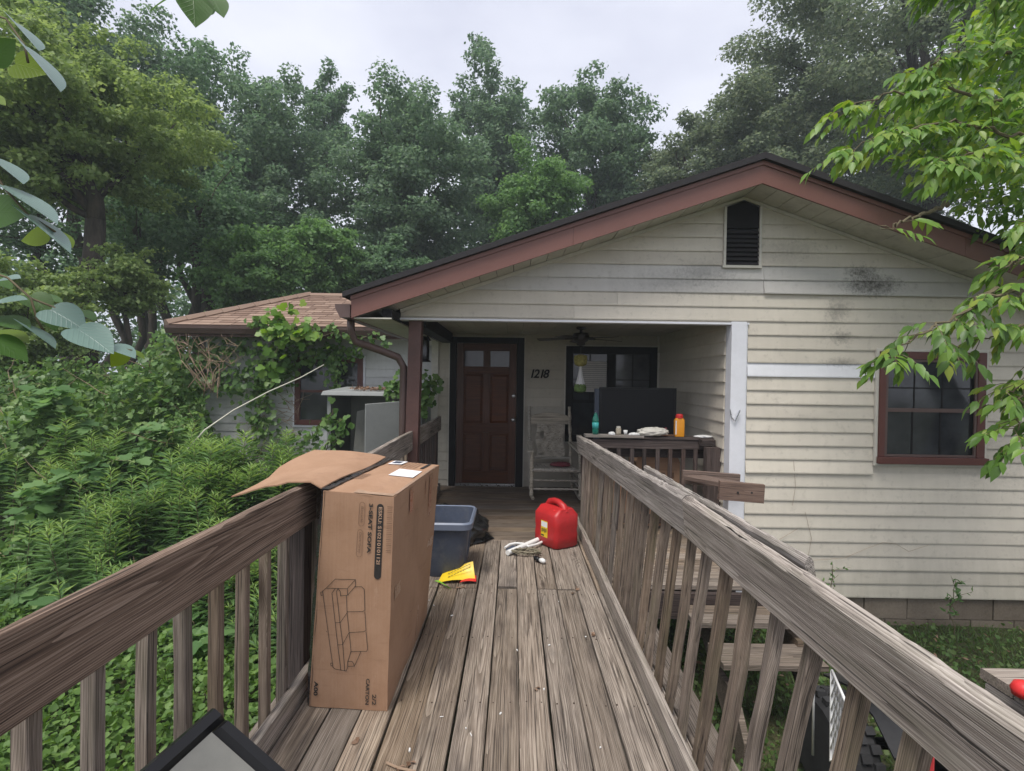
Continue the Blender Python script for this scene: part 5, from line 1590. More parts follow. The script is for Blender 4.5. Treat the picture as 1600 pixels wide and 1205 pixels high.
# lantern under the side beam
la = thing('porch_lantern', 'black porch lantern hanging behind the brown post', 'lantern', (-1.05, 6.0, 1.9))
lc = at(663, 545, 6.3)
m = MB(); loft(m, [(rrect(lc.x, lc.y, .075, .075, .01), lc.z - .16), (rrect(lc.x, lc.y, .05, .05, .01), lc.z - .13)], True, True); m.build('lantern_base', M['black'], la)
m = MB()
for sx in (-1, 1):
    for sy in (-1, 1): m.box(lc.x + sx*.045 - .008, lc.x + sx*.045 + .008, lc.y + sy*.045 - .008, lc.y + sy*.045 + .008, lc.z - .129, lc.z + .10)
m.build('lantern_cage', M['black'], la)
m = MB(); m.box(lc.x - .036, lc.x + .036, lc.y - .036, lc.y + .036, lc.z - .128, lc.z + .098); m.build('lantern_glass', M['pane'], la)
m = MB(); m.lathe([(.085, 0), (.05, .05), (.015, .08), (.008, .26)], (lc.x, lc.y, lc.z + .101), 8); m.build('lantern_cap', M['black'], la)

# hook on the corner board
m = MB(); a = at(1141, 640, 4.755); b = at(1148, 658, 4.745); c = at(1156, 641, 4.735)
m.tube([a, at(1143, 652, 4.75), b], .006, 6); m.tube([b, c], .008, 6)
o = m.build('wall_hook', M['metal']); tag(o, 'bent metal hook on the white corner board', 'hook')

# ------------------------------------------------------------------ grey resin shed
sh = thing('resin_shed', 'grey plastic garden shed with its door swung open in front of the wing', 'shed', (-1.9, 7.2, GZ))
sx0, sx1 = -2.50, -1.22; sy0, sy1 = 6.85, 7.75
MB().box(sx0, sx0 + .05, sy0, sy1, GZ, 1.24).build('side_wall', M['grey'], sh, bevel=.006)
MB().box(sx1 - .05, sx1, sy0, sy1, GZ, 1.24).build('side_wall', M['grey'], sh, bevel=.006)
MB().box(sx0 + .051, sx1 - .051, sy1 - .05, sy1, GZ, 1.24).build('back_wall', M['greylight'], sh)
MB().hexa([(sx0 - .06, sy0 - .08, 1.245), (sx1 + .06, sy0 - .08, 1.245), (sx1 + .06, sy1 + .03, 1.245), (sx0 - .06, sy1 + .03, 1.245), (sx0 - .04, sy0 - .06, 1.30), (sx1 + .04, sy0 - .06, 1.30), (sx1 + .04, sy1 + .02, 1.345), (sx0 - .04, sy1 + .02, 1.345)]).build('shed_roof', M['grey'], sh, bevel=.01)
MB().hexa([(-2.30, 7.05, GZ), (-1.75, 7.3, GZ), (-1.75, 7.33, GZ), (-2.30, 7.08, GZ), (-2.16, 7.05, 1.02), (-1.75, 7.3, 1.12), (-1.75, 7.33, 1.12), (-2.16, 7.08, 1.02)]).build('loose_panel', M['greylight'], sh, bevel=.006)
MB().hexa([(-1.86, 6.42, GZ + .04), (-1.25, 6.80, GZ + .04), (-1.27, 6.84, GZ + .04), (-1.88, 6.46, GZ + .04), (-1.86, 6.42, 1.155), (-1.25, 6.80, 1.20), (-1.27, 6.84, 1.20), (-1.88, 6.46, 1.155)]).build('shed_door', M['grey'], sh, bevel=.01)
MB().hexa([(-1.83, 6.425, .28), (-1.775, 6.46, .28), (-1.775, 6.46, .30), (-1.83, 6.425, .30), (-1.83, 6.415, .36), (-1.775, 6.45, .36), (-1.775, 6.46, .36), (-1.83, 6.425, .36)]).build('door_handle', M['gutter'], sh)

# ------------------------------------------------------------------ yard things beyond the grey railing
qb = thing('quad_bike', 'red and white quad bike with black knobby tyres parked beside the walkway', 'quad bike', (1.9, 2.4, GZ))
def wheel(c, r, w):
    m = MB(); n = 28
    prof = [(r * .52, -w/2), (r * .86, -w/2), (r * .97, -w * .36), (r, 0), (r * .97, w * .36), (r * .86, w/2), (r * .52, w/2)]
    m.lathe(prof, c, n, 'x')
    for k in range(22):
        a = 2 * math.pi * k / 22
        for s in (-1, 0, 1):
            a2 = a + (.14 if s == 0 else 0); rr0, rr1 = r * (.96 if s else .985), r * 1.06
            xa, xb = c[0] + s * w * .3 - w * .12, c[0] + s * w * .3 + w * .12
            def pp(x, rr, an): return (x, c[1] + rr * math.cos(an), c[2] + rr * math.sin(an))
            d = .085
            m.hexa([pp(xa, rr0, a2 - d), pp(xb, rr0, a2 - d), pp(xb, rr0, a2 + d), pp(xa, rr0, a2 + d), pp(xa, rr1, a2 - d * .8), pp(xb, rr1, a2 - d * .8), pp(xb, rr1, a2 + d * .8), pp(xa, rr1, a2 + d * .8)])
    t_ = m.build('tyre', M['tyre'], qb)
    MB().lathe([(r * .5, -w * .42), (r * .46, -w * .2), (r * .2, -w * .15), (r * .2, w * .15), (r * .46, w * .2), (r * .5, w * .42)], c, 20, 'x').build('rim', M['black'], t_, smooth=True)
wr = .27
wheel((1.72, 2.78, GZ + wr), wr, .20); wheel((2.55, 2.78, GZ + wr), wr, .20); wheel((1.74, 1.70, GZ + wr), wr, .19); wheel((2.53, 1.70, GZ + wr), wr, .19)
m = MB(); m.tube([(1.9, 2.78, -.46), (2.4, 2.78, -.46)], .03, 8); m.tube([(1.9, 1.7, -.46), (2.4, 1.7, -.46)], .025, 8); m.tube([(2.13, 1.6, -.42), (2.13, 2.9, -.42)], .06, 8); m.build('axles', M['black'], qb)
def shell(name, pts_lo, pts_hi, mat, th=.012):
    m = MB(); n = len(pts_lo)
    m.v = [tuple(p) for p in pts_lo] + [tuple(p) for p in pts_hi] + [(p[0], p[1], p[2] - th) for p in pts_lo] + [(p[0], p[1], p[2] - th) for p in pts_hi]
    for i in range(n - 1):
        m.f += [(i, i+1, n+i+1, n+i), (2*n+i, 3*n+i, 3*n+i+1, 2*n+i+1), (i, 2*n+i, 2*n+i+1, i+1), (n+i, n+i+1, 3*n+i+1, 3*n+i)]
    m.f += [(0, n, 3*n, 2*n), (n-1, 3*n-1, 4*n-1, 2*n-1)]
    return smooth_by_angle(m.build(name, mat, qb), .6)
shell('front_fender', [(1.58, 1.42, -.28), (1.60, 1.55, -.16), (1.62, 1.75, -.12), (1.62, 2.0, -.17), (1.60, 2.2, -.30)], [(1.95, 1.45, -.22), (1.95, 1.55, -.08), (1.95, 1.75, -.02), (1.95, 2.0, -.08), (1.95, 2.2, -.2)], M['white'])
shell('rear_fender', [(1.80, 2.45, -.30), (1.80, 2.6, -.19), (1.80, 2.8, -.155), (1.80, 3.02, -.22)], [(2.0, 2.45, -.27), (2.0, 2.6, -.15), (2.0, 2.8, -.12), (2.0, 3.02, -.19)], M['blackplastic'])
shell('fender_stripe', [(1.57, 1.50, -.235), (1.585, 1.6, -.165), (1.60, 1.8, -.15), (1.60, 2.05, -.235)], [(1.70, 1.50, -.195), (1.72, 1.6, -.105), (1.73, 1.8, -.078), (1.73, 2.05, -.165)], M['red'], .008)
m = MB(); loft(m, [(rrect(2.13, 1.9, .14, .28, .06), -.42), (rrect(2.13, 1.9, .18, .3, .07), -.26), (rrect(2.13, 1.88, .12, .22, .06), -.17)], True, True); smooth_by_angle(m.build('tank_cover', M['red'], qb))
m = MB(); loft(m, [(rrect(2.13, 2.5, .15, .34, .07), -.30), (rrect(2.13, 2.5, .16, .35, .07), -.24), (rrect(2.13, 2.5, .13, .32, .07), -.20)], True, True); smooth_by_angle(m.build('seat', M['blackplastic'], qb))
m = MB(); m.tube([(1.82, 1.85, -.10), (1.95, 1.78, -.07), (2.13, 1.72, -.12), (2.31, 1.78, -.07), (2.44, 1.85, -.10)], .014, 8); m.tube([(2.13, 1.72, -.12), (2.13, 1.66, -.3)], .02, 8); m.build('handlebar', M['black'], qb, smooth=True)
m = MB(); m.box(1.58, 1.66, 2.05, 2.09, -.34, .02); m.build('red_strut', M['red'], qb, bevel=.008)
for c_ in qb.children: c_.location.x += .06

wr_ = thing('wire_rack', 'white wire shelf rack standing on edge by the knobby tyre', 'wire rack', (1.45, 2.35, GZ))
p0, p1, p2, p3 = at(1300, 1048, 2.38), at(1298, 1190, 2.42), at(1318, 1182, 2.12), at(1328, 1112, 2.04)
m = MB(); m.tube([p0, p1, p2, p3, p0], .007, 6); m.build('outer_wire', M['white'], wr_, smooth=True)
m = MB()
for k in range(1, 7):
    u = k / 7; m.tube([p0.lerp(p1, u), p0.lerp(p3, u * .9 + .05)], .005, 5)
for k in range(1, 7):
    u = k / 7; m.tube([p0.lerp(p3, u), p1.lerp(p2, u)], .0035, 5)
m.build('cross_wires', M['white'], wr_)
m = MB(); m.tube([at(1262, 1016, 2.7), at(1270, 1022, 2.68), at(1272, 1035, 2.66), at(1270, 1180, 2.7)], .006, 6); m.build('bent_hook', M['white'], wr_, smooth=True)

tb = thing('plank_table', 'grey weathered plank table end at the edge of the yard', 'table', (1.85, 1.55, GZ))
tz = at(1548, 1052, 1.72)
for k in range(4):
    board('table_plank', (tz.x + .0, 1.70 - k * .118, tz.z - .02), (tz.x + .85, 1.70 - k * .118, tz.z - .02), .112, .036, M['railgrey'], tb, segs=5, edge=.003, rnd=rd)
board('apron', (tz.x + .02, 1.74, tz.z - .09), (tz.x + .02, 1.30, tz.z - .09), .09, .036, M['railgrey'], tb, nrm=(1, 0, 0), segs=3, rnd=rd)
for yy in (1.72, 1.30):
    for xx in (tz.x + .12, tz.x + .8): board('table_leg', (xx, yy, GZ), (xx, yy, tz.z - .04), .08, .08, M['railgrey'], tb, nrm=(0, 1, 0), segs=2, rnd=rd)
rcv = at(1572, 1048, 1.66)
o = MB(); o.lathe([(.03, 0), (.034, .02), (.026, .038), (.01, .046)], (rcv.x, 1.60, tz.z - .002), 16)
o = o.build('red_cup', M['redcap'], smooth=True); tag(o, 'red plastic cup upside down on the grey plank table', 'cup')

m = MB(); m.lathe([(.20, 0), (.23, .10), (.215, .10), (.19, .01)], (1.13, 2.55, GZ + .02), 24)
tubx = thing('black_tub', 'round black tub with a pale yellow rim on the ground below the railing', 'tub', (1.13, 2.55, GZ))
m.build('tub_body', M['blackplastic'], tubx, smooth=True)
m = MB(); m.lathe([(.225, .095), (.245, .10), (.245, .118), (.222, .118)], (1.13, 2.55, GZ + .02), 24); M['paleyellow'] = paint('pale_yellow', (.55, .48, .28), .5, .1); m.build('tub_rim', M['paleyellow'], tubx)
o = MB(); p = at(1182, 1168, 2.6); o.box(p.x - .03, p.x + .03, 2.55, 2.62, GZ + .002, GZ + .10); o = o.build('red_block', M['redcap'], bevel=.008); tag(o, 'small red plastic cap on the grass near the tub', 'cap')
# ------------------------------------------------------------------ vegetation
def unit(a): return a / np.maximum(1e-9, np.linalg.norm(a, axis=-1, keepdims=True))
T_DIA = (np.array([(0, 0, 0), (.36, .45, .08), (0, 1, -.06), (-.36, .45, .08)], float), np.array([(0, 1, 2), (0, 2, 3)]))
T_LEAF = (np.array([(0, 0, 0), (0, .5, -.02), (0, 1, -.16), (.17, .2, .05), (.20, .5, .03), (-.17, .2, .05), (-.20, .5, .03)], float),
          np.array([(0, 3, 1), (3, 4, 1), (4, 2, 1), (0, 1, 5), (5, 1, 6), (6, 1, 2)]))
T_LOBE = (np.array([(0, 0, 0), (.30, -.05, .03), (.52, .30, .06), (.30, .42, .02), (.36, .72, .02), (0, 1, -.08), (-.36, .72, .02), (-.30, .42, .02), (-.52, .30, .06), (-.30, -.05, .03), (0, .45, -.02)], float),
          np.array([(10, i, (i + 1)) for i in range(9)] + [(10, 9, 0)]))
T_ROUND = (np.array([(0, 0, 0), (.34, .18, .05), (.42, .55, .06), (0, .95, -.02), (-.42, .55, .06), (-.34, .18, .05)], float), np.array([(0, 1, 2), (0, 2, 3), (0, 3, 4), (0, 4, 5)]))
T_NAR = (np.array([(0, 0, 0), (.075, .4, .02), (0, 1, -.14), (-.075, .4, .02)], float), np.array([(0, 1, 2), (0, 2, 3)]))
T_BLADE = (np.array([(-.03, 0, 0), (.03, 0, 0), (.022, .55, .05), (0, 1, .22), (-.022, .55, .05)], float), np.array([(0, 1, 2), (0, 2, 4), (4, 2, 3)]))

def leaves(pos, axis, nrm, size, tmpl):
    """leaf meshes at pos, pointing along axis, face towards nrm"""
    tv, tf = tmpl
    a = unit(axis); n = nrm - a * np.sum(nrm * a, -1, keepdims=True); n = unit(n + 1e-6); x = np.cross(a, n)
    s = np.asarray(size)[:, None, None]
    V = pos[:, None, :] + s * (tv[None, :, 0:1] * x[:, None, :] + tv[None, :, 1:2] * a[:, None, :] + tv[None, :, 2:3] * n[:, None, :])
    k = len(tv)
    F = tf[None] + (np.arange(len(pos)) * k)[:, None, None]
    return V.reshape(-1, 3), F.reshape(-1, 3)

def leaf_obj(name, parts, mat, parent=None, origin=None):
    V = np.concatenate([p[0] for p in parts]); off = 0; Fs = []
    for v, f in parts:
        Fs.append(f + off); off += len(v)
    F = np.concatenate(Fs)
    o0 = V.mean(0) if origin is None else np.array(origin)
    me = np_mesh(name, V - o0, F, mat)
    o = bpy.data.objects.new(name, me)
    return link(o, parent, Vector([float(c) for c in o0]))

def clump_leaves(q, centers, radii, n, size, tmpl, flat=.75, up=.55, droop=.0, core=None, stretch=.6):
    w = radii ** 2; w = w / w.sum()
    idx = q.choice(len(centers), n, p=w)
    d = unit(q.normal(size=(n, 3)))
    r = radii[idx] * (0.35 + 0.65 * q.random(n) ** .55)
    stray = q.random(n) < .22
    r = np.where(stray, r + q.uniform(0, .22, n), r)
    off = d * r[:, None]; off[:, 2] *= flat
    if core is not None:                      # clumps stretch outward along their limb
        ow = unit((centers - core) * np.array([1, 1, .35]))[idx]
        off = off + ow * np.sum(off * ow, -1, keepdims=True) * stretch
        off[:, 2] -= .18 * r * np.abs(np.sum(off * ow, -1)) / np.maximum(.05, r)
    pos = centers[idx] + off
    nrm = d * .7 + np.array([0, 0, up]) + q.normal(size=(n, 3)) * .45
    ax = np.cross(nrm, q.normal(size=(n, 3))) + d * .5 + np.array([0, 0, -droop])
    sz = size * q.uniform(.65, 1.3, n)
    return leaves(pos, ax, nrm, sz, tmpl)

def crown_clumps(q, c, rad, n, rs=(.16, .28), inner=.35, low=-.85, shape='round'):
    """clump centres inside an ellipsoid, mostly towards its skin"""
    out, rr = [], []
    ph = q.uniform(0, 6.3, 4)
    c = np.array(c, float); rad = np.array(rad, float)
    while len(out) < n:
        d = unit(q.normal(size=3)); u = q.random() ** (1 / 2.6) * (1.0 + .1 * q.random())
        if u < inner: continue
        lump = 1.0 + .17 * math.sin(d[0] * 4.1 + ph[0]) * math.sin(d[2] * 5.3 + ph[1]) + .12 * math.sin(d[1] * 7.7 + d[2] * 6.1 + ph[2]) + .10 * math.sin(d[0] * 11 + ph[3])
        p = d * u * lump
        if p[2] < low: continue
        if shape == 'cone':
            k = 1 - .55 * max(0, (p[2] + .3)); p[0] *= k; p[1] *= k
        out.append(c + p * rad * .86); rr.append(q.uniform(*rs) * min(rad[0], rad[2]))
    return np.array(out), np.array(rr)

def limb(m, a, b, r0, r1, q, n=6, sag=.0, sides=6):
    a, b = Vector(a), Vector(b); L = (b - a).length
    pts = [a.lerp(b, i / n) + (Vector((q.normal(), q.normal(), q.normal() * .5)) * L * .025 if 0 < i < n else Vector()) + Vector((0, 0, sag * math.sin(math.pi * i / n))) for i in range(n + 1)]
    m.tube(pts, [r0 + (r1 - r0) * i / n for i in range(n + 1)], sides)
    return pts

def tree(name, label, cat, base, top_c, rad, nclump, nleaf, size, mat, seed, trunk_r=.22, rs=(.18, .30), shape='round', lean=None, group=None, limbs=10, tmpl=T_DIA, flat=.75, inner=.35, droop=0.0, low=-.95, forkz=None, cmul=2.4, cshr=.66):
    q = np.random.default_rng(seed)
    base = Vector(base)
    t = thing(name, label, cat, base, group)
    cs, rr = crown_clumps(q, top_c, rad, int(nclump * cmul), (rs[0] * cshr, rs[1] * cshr), inner, low, shape)
    m = MB()
    c = Vector([float(x) for x in top_c])
    fork = Vector(lean) if lean else Vector((base.x * .8 + c.x * .2, base.y * .8 + c.y * .2, forkz if forkz is not None else base.z + max(1.5, (c.z - rad[2] * .8 - base.z))))
    tip = c + Vector((0, 0, rad[2] * .45))
    limb(m, base, fork, trunk_r * 1.25, trunk_r * .85, q, 6, sides=9)
    limb(m, fork, tip, trunk_r * .85, trunk_r * .2, q, 7, sides=7)
    order = q.permutation(len(cs))[:limbs]
    for i in order:
        k = q.uniform(.0, .55); s = fork.lerp(tip, k)
        limb(m, s, [float(v) for v in cs[i]], trunk_r * .38 * (1 - .5 * k), trunk_r * .07, q, 5, sides=5)
    m.build('trunk', M['bark'], t, origin=base, smooth=True)
    V = clump_leaves(q, cs, rr, int(nleaf * 1.35), size * .84, tmpl, flat * .8, droop=droop, core=np.array([c.x, c.y, c.z - rad[2] * .4]))
    leaf_obj('crown', [V], mat, t, origin=base)
    return t

def grd(px, py, Y):                 # foot of a tree at distance Y
    p = at(px, py, Y); return (p.x, Y, GZ - .05)
def spec(px, top, Y, hw, bottom):
    c = at(px, (top + bottom) / 2, Y); t_ = at(px, top, Y); b = at(px, bottom, Y)
    return (c.x, Y, c.z), (hw * Y / 800.0, hw * Y / 800.0, (t_.z - b.z) / 2)

TREES = [
 # name, label, px, top, Y, halfwidth, bottom, clumps, leaves, leafsize, mat, trunk_r, shape, kwargs
 ('deciduous_tree', 'tall bluish green tree rising out of the picture top behind the yellow green oak', 120, -60, 18, 125, 330, 70, 30000, .17, 'lf_blue', .24, 'round', {}),
 ('forest_tree', 'dark broad tree with a shaggy top left of the narrow tree tip', 325, 70, 22, 125, 470, 80, 34000, .19, 'lf_dark', .26, 'round', {}),
 ('forest_tree', 'dark tree with feathery top between the shaggy tree and the narrow tree tip', 432, 92, 20.5, 98, 460, 60, 24000, .17, 'lf_blue', .2, 'round', {}),
 ('forest_tree', 'dark tree between the yellow green oak and the shaggy tree, top just under the sky', 236, 66, 24, 92, 470, 70, 26000, .19, 'lf_blue', .24, 'round', {}),
 ('forest_tree', 'narrow tree tip standing alone against the sky left of the rounded tree', 508, 94, 27, 38, 330, 34, 9000, .19, 'lf_dark', .16, 'round', {'rs': (.3, .5)}),
 ('forest_tree', 'large rounded dark blue green tree left of the tall poplar', 650, 138, 21, 118, 470, 95, 40000, .18, 'lf_blue', .26, 'round', {}),
 ('poplar_tree', 'tall loose poplar with airy top, highest tree above the roof slope', 766, 74, 27, 74, 430, 80, 26000, .21, 'lf_blue', .2, 'round', {'rs': (.22, .36)}),
 ('poplar_tree', 'airy oval poplar right of the tallest poplar, before the big willow oak', 928, 104, 25, 94, 400, 90, 28000, .20, 'lf_blue', .2, 'round', {'rs': (.17, .29)}),
 ('young_tree', 'brighter green young tree in front of the two poplars just above the roof', 842, 232, 19, 78, 430, 50, 20000, .15, 'lf_mid', .12, 'round', {}),
 ('willow_oak', 'huge olive grey willow oak filling the sky on the gable side', 1455, -190, 21, 290, 420, 240, 120000, .17, 'lf_oak', .4, 'round', {'rs': (.095, .16), 'inner': .45, 'limbs': 26, 'cmul': 1.5, 'cshr': .85, 'flat': .65}),
 ('willow_oak', 'olive oak standing between the huge willow oak and the smaller oak over the ridge', 1185, 95, 22, 112, 420, 70, 36000, .17, 'lf_oak', .25, 'round', {'flat': .65}),
 ('oak_tree', 'smaller olive oak at the willow oak edge, just above the roof ridge', 1068, 186, 23, 78, 400, 46, 20000, .17, 'lf_oak', .2, 'round', {}),
 ('understory_tree', 'dark low tree standing between the wing roof and the carport gutter', 505, 335, 15.5, 66, 480, 40, 14000, .14, 'lf_mid', .09, 'round', {}),
 ('understory_tree', 'dark leafy tree tucked right above the porch gutter end', 610, 380, 16.5, 60, 480, 36, 13000, .14, 'lf_dark', .09, 'round', {}),
 ('understory_tree', 'pale yellow green sapling with thin stem under the yellow green oak', 195, 385, 10.5, 52, 500, 30, 7000, .10, 'lf_yellow', .06, 'round', {'rs': (.2, .34), 'flat': .45}),
 ('understory_tree', 'yellow green bushy tree at the very edge beneath the heart shaped leaves', 30, 385, 9.2, 95, 640, 50, 16000, .095, 'lf_yellow', .07, 'round', {'flat': .45}),
 ('understory_tree', 'dim green tree behind the thicket, beside the wing roof corner', 395, 350, 14, 78, 520, 40, 13000, .13, 'lf_mid', .08, 'round', {}),
]
for i, (nm, lab, px, top, Y, hw, bot, nc, nl, sz, mt, tr, shp, kw) in enumerate(TREES):
    c, rad = spec(px, top, Y, hw, bot)
    kw = dict(kw); r_ = kw.pop('rs', (.20, .32))
    tree(nm, lab, 'tree', (c[0], Y, GZ - .05), c, rad, nc, nl, sz, M[mt], 40 + i, tr, r_, shp, group='trees behind the house', **kw)

# the yellow green oak that reaches over the thicket, with a leaning trunk
c, rad = spec(70, 20, 11.0, 255, 345)
bs = at(118, 600, 11.3)
tree('oak_tree', 'near yellow green oak with a leaning trunk reaching over the thicket', 'tree', (bs.x - .2, 11.3, GZ - .05), (c[0], 11.0, c[2]), (rad[0], 2.6, rad[2]), 150, 60000, .115, M['lf_yellow'], 90, .22, (.13, .24), 'round',
     tuple(at(150, 345, 11.2)), 'trees behind the house', 24, T_DIA, .5, .3)
# slim trunks of the wood
for k, (px, Y, r, hh) in enumerate(((214, 15, .10, 6.5), (236, 17, .12, 7.5), (262, 19, .16, 9.0), (286, 23, .15, 9.5), (306, 14.5, .13, 7.0), (327, 20, .2, 9.0), (352, 24, .15, 9.0), (373, 18, .1, 7.5), (176, 20, .15, 8.5), (68, 16, .15, 7.0), (455, 19, .12, 7.0), (560, 24, .13, 8.0))):
    p = at(px, 470, Y)
    words = ['slim dark trunk with leaf tuft, first of the row by the wing roof corner', 'slim dark trunk second in the row by the wing roof corner', 'straight dark trunk just over the wing eave corner', 'far thin trunk between the two thicker trunks above the wing eave',
             'dark trunk nearest the wing eave, standing before the others', 'thickest of the dark trunks above the wing roof slope', 'far trunk behind the thickest trunk over the wing roof', 'thin trunk rising behind the middle of the wing hip', 'far trunk just right of the leaning oak trunk', 'dim trunk left of the leaning oak trunk', 'thin trunk above the wing roof peak', 'far thin trunk right of the wing roof peak'][k]
    q = np.random.default_rng(300 + k)
    tree('slim_tree', words, 'tree', (p.x, Y, GZ - .05), (p.x + q.uniform(-.4, .4), Y, GZ + hh), (1.3, 1.3, 1.9), 16, 3600, .16, M['lf_dark'], 200 + k, r, (.3, .5), 'round', None, 'slim forest trees', 5, forkz=GZ + hh - 1.5)

# far wood behind everything: reads as one mass
q = np.random.default_rng(77)
n = 240
cx = q.uniform(-34, 26, n); cy = q.uniform(26, 36, n); cz = q.uniform(.3, 8.5, n)
cs = np.stack([cx, cy, cz], -1)
o = leaf_obj('forest', [clump_leaves(q, cs, q.uniform(1.2, 2.3, n), 95000, .27, T_DIA, .8)], M['lf_dark'])
tag(o, 'dim far wood closing the view between the trunks', 'forest', kind='stuff')
# shrub layer under the trees
n = 70
cx = q.uniform(-17, -1.5, n); cy = q.uniform(11.5, 19, n); cz = GZ + q.uniform(.1, 1.9, n)
o = leaf_obj('undergrowth', [clump_leaves(q, np.stack([cx, cy, cz], -1), q.uniform(.6, 1.2, n), 30000, .13, T_DIA, .7)], M['lf_mid'])
tag(o, 'dark undergrowth at the foot of the wood', 'undergrowth', kind='stuff')

# ------------------------------------------------------------------ thicket on the left
def thick_h(x, y):
    """top of the thicket above the ground line, rising away from the walkway"""
    h = np.interp(y, [3.6, 4.4, 5.0, 5.8, 6.6, 7.6, 9.5], [-.66, -.58, -.40, .25, .85, 1.22, 1.45])
    px_ = 803 + 800 * x / y
    h = h - np.clip((px_ - 270) / 130.0, 0, 1.25) * np.interp(y, [4.4, 6, 8], [.2, .95, 1.35])
    lump = .30 * np.sin(x * 2.3 + y) * np.sin(y * 2.9 - x) + .19 * np.sin(x * 5.1 - y * 3.2) + .07 * np.sin(x * 11.0 + y * 7.0)
    mound = .55 * np.exp(-((px_ - 250) / 60.0) ** 2 - ((y - 7.3) / .6) ** 2) + .4 * np.exp(-((px_ - 60) / 70.0) ** 2 - ((y - 6.6) / .7) ** 2)
    return np.maximum(h + lump + mound, GZ + .1)
q = np.random.default_rng(21)
n = 44000
y = q.uniform(4.1, 9.6, n); px_ = q.uniform(-330, 470, n); x = (px_ - 803) / 800 * y
keep = (x < -1.35) & (y < 8.05 + (x < -5.3) * 3)
x, y = x[keep], y[keep]; n = len(x)
top = thick_h(x, y)
z = top - q.random(n) ** 1.7 * np.minimum(.85, top - GZ)
pos = np.stack([x, y, z], -1)
nr = q.normal(size=(n, 3)) * .45 + np.array([0, -.35, .9])
ax = q.normal(size=(n, 3)) * .8 + np.array([.1, -.6, -.35])
sz = q.uniform(.05, .115, n)
sel = q.random(n) < .6
o = leaf_obj('vine_thicket', [leaves(pos[sel], ax[sel], nr[sel], sz[sel], T_LOBE), leaves(pos[~sel], ax[~sel], nr[~sel], sz[~sel] * 1.1, T_LEAF)], M['lf_vine'])
tag(o, 'rampant vine thicket of lobed leaves heaped up beside the wing', 'thicket', kind='stuff')
# long shoots standing out of it
q2 = np.random.default_rng(5); parts = []; m = MB()
for k in range(46):
    yy = q2.uniform(5.2, 8.0); pp_ = q2.uniform(-60, 430); xx = (pp_ - 803) / 800 * yy
    if xx > -1.6: continue
    b = Vector((xx, yy, float(thick_h(np.array([xx]), np.array([yy]))[0]) - .1))
    d = Vector((q2.normal() * .35, q2.normal() * .25, q2.uniform(.35, .75))); L = q2.uniform(.25, .55)
    pts = [b + d * L * t_ + Vector((.10 * t_ * t_ * q2.normal(), 0, -.10 * t_ * t_)) for t_ in np.linspace(0, 1, 6)]
    m.tube(pts, [.006, .005, .005, .004, .003, .002], 4)
    P = np.array([list(p) for p in pts for _ in range(3)])
    nn = len(P); parts.append(leaves(P, q2.normal(size=(nn, 3)) + np.array([0, -.2, -.2]), q2.normal(size=(nn, 3)) * .4 + np.array([0, -.3, 1]), q2.uniform(.04, .085, nn), T_LEAF))
o = leaf_obj('vine_shoots', parts, M['lf_yellow']); tag(o, 'pale young shoots standing up out of the vine thicket', 'vine shoots', kind='stuff')
o = m.build('vine_stems', M['twig']); tag(o, 'thin stems of the shoots in the vine thicket', 'vine stems', kind='stuff')
# tall weeds with whorls of narrow leaves
q = np.random.default_rng(8); P, A, N, S, TI = [], [], [], [], []; m = MB()
cnt = 0
while cnt < 330:
    yy = q.uniform(3.95, 6.1); pp_ = q.uniform(-40, 475); xx = (pp_ - 803) / 800 * yy
    if xx > -1.5: continue
    if pp_ < 150 and q.random() < .75: continue
    if math.sin(xx * 3.7 + 1.1) * math.sin(yy * 4.3 + xx) < -.08: continue
    cnt += 1
    hh = q.normal() * .09 + float(np.interp(yy, [3.95, 4.4, 5.0, 5.8, 6.2], [-.45, -.2, .15, .62, .85])) + q.uniform(-.18, .14) - max(0, (pp_ - 300) / 190) * .12
    b = np.array([xx, yy, GZ]); t_ = np.array([xx + q.normal() * .08, yy + q.normal() * .08, hh])
    m.tube([tuple(b), tuple(t_)], [.005, .0025], 3, cap=False)
    L = min(.55, hh - GZ); nl = int(24 + L * 44); big = q.uniform(.65, 1.3)
    for j in range(nl):
        u = 1 - (j / nl) ** 1.15 * L / max(.01, hh - GZ)
        a = j * 2.4
        P.append(b + (t_ - b) * u); up = .9 - 1.0 * (j / nl)
        A.append((math.cos(a), math.sin(a), up)); N.append((-math.cos(a) * .5, -math.sin(a) * .5, 1)); TI.append(j < nl * .3); S.append(big * (.075 + .11 * min(1, j / nl * 2.2)))
S = np.array(S) * q.uniform(.85, 1.2, len(S))
P, A, N, TI = np.array(P), np.array(A), np.array(N), np.array(TI)
o = leaf_obj('weed_tips', [leaves(P[TI], A[TI], N[TI], S[TI], T_NAR)], M['lf_weedtip']); tag(o, 'fresh light green tips of the tall narrow leaved weeds', 'weed tips', kind='stuff')
o = leaf_obj('tall_weeds', [leaves(P[~TI], A[~TI], N[~TI], S[~TI], T_NAR)], M['lf_weed']); tag(o, 'tall weeds with whorls of narrow leaves in front of the vine thicket', 'weeds', kind='stuff')
o = m.build('weed_stems', M['twig']); tag(o, 'stems of the tall narrow leaved weeds', 'weed stems', kind='stuff')
q = np.random.default_rng(52); m = MB(); P, A, N, S2 = [], [], [], []
for k in range(70):
    yy = q.uniform(4.2, 7.6); pp_ = q.uniform(-40, 440); xx = (pp_ - 803) / 800 * yy
    if xx > -1.6: continue
    hh = float(thick_h(np.array([xx]), np.array([yy]))[0]); b = Vector((xx, yy, hh - .35)); e = b + Vector((q.normal() * .35, q.normal() * .25, q.uniform(.3, .62)))
    limb(m, b, e, .006, .002, q, 6, sides=4)
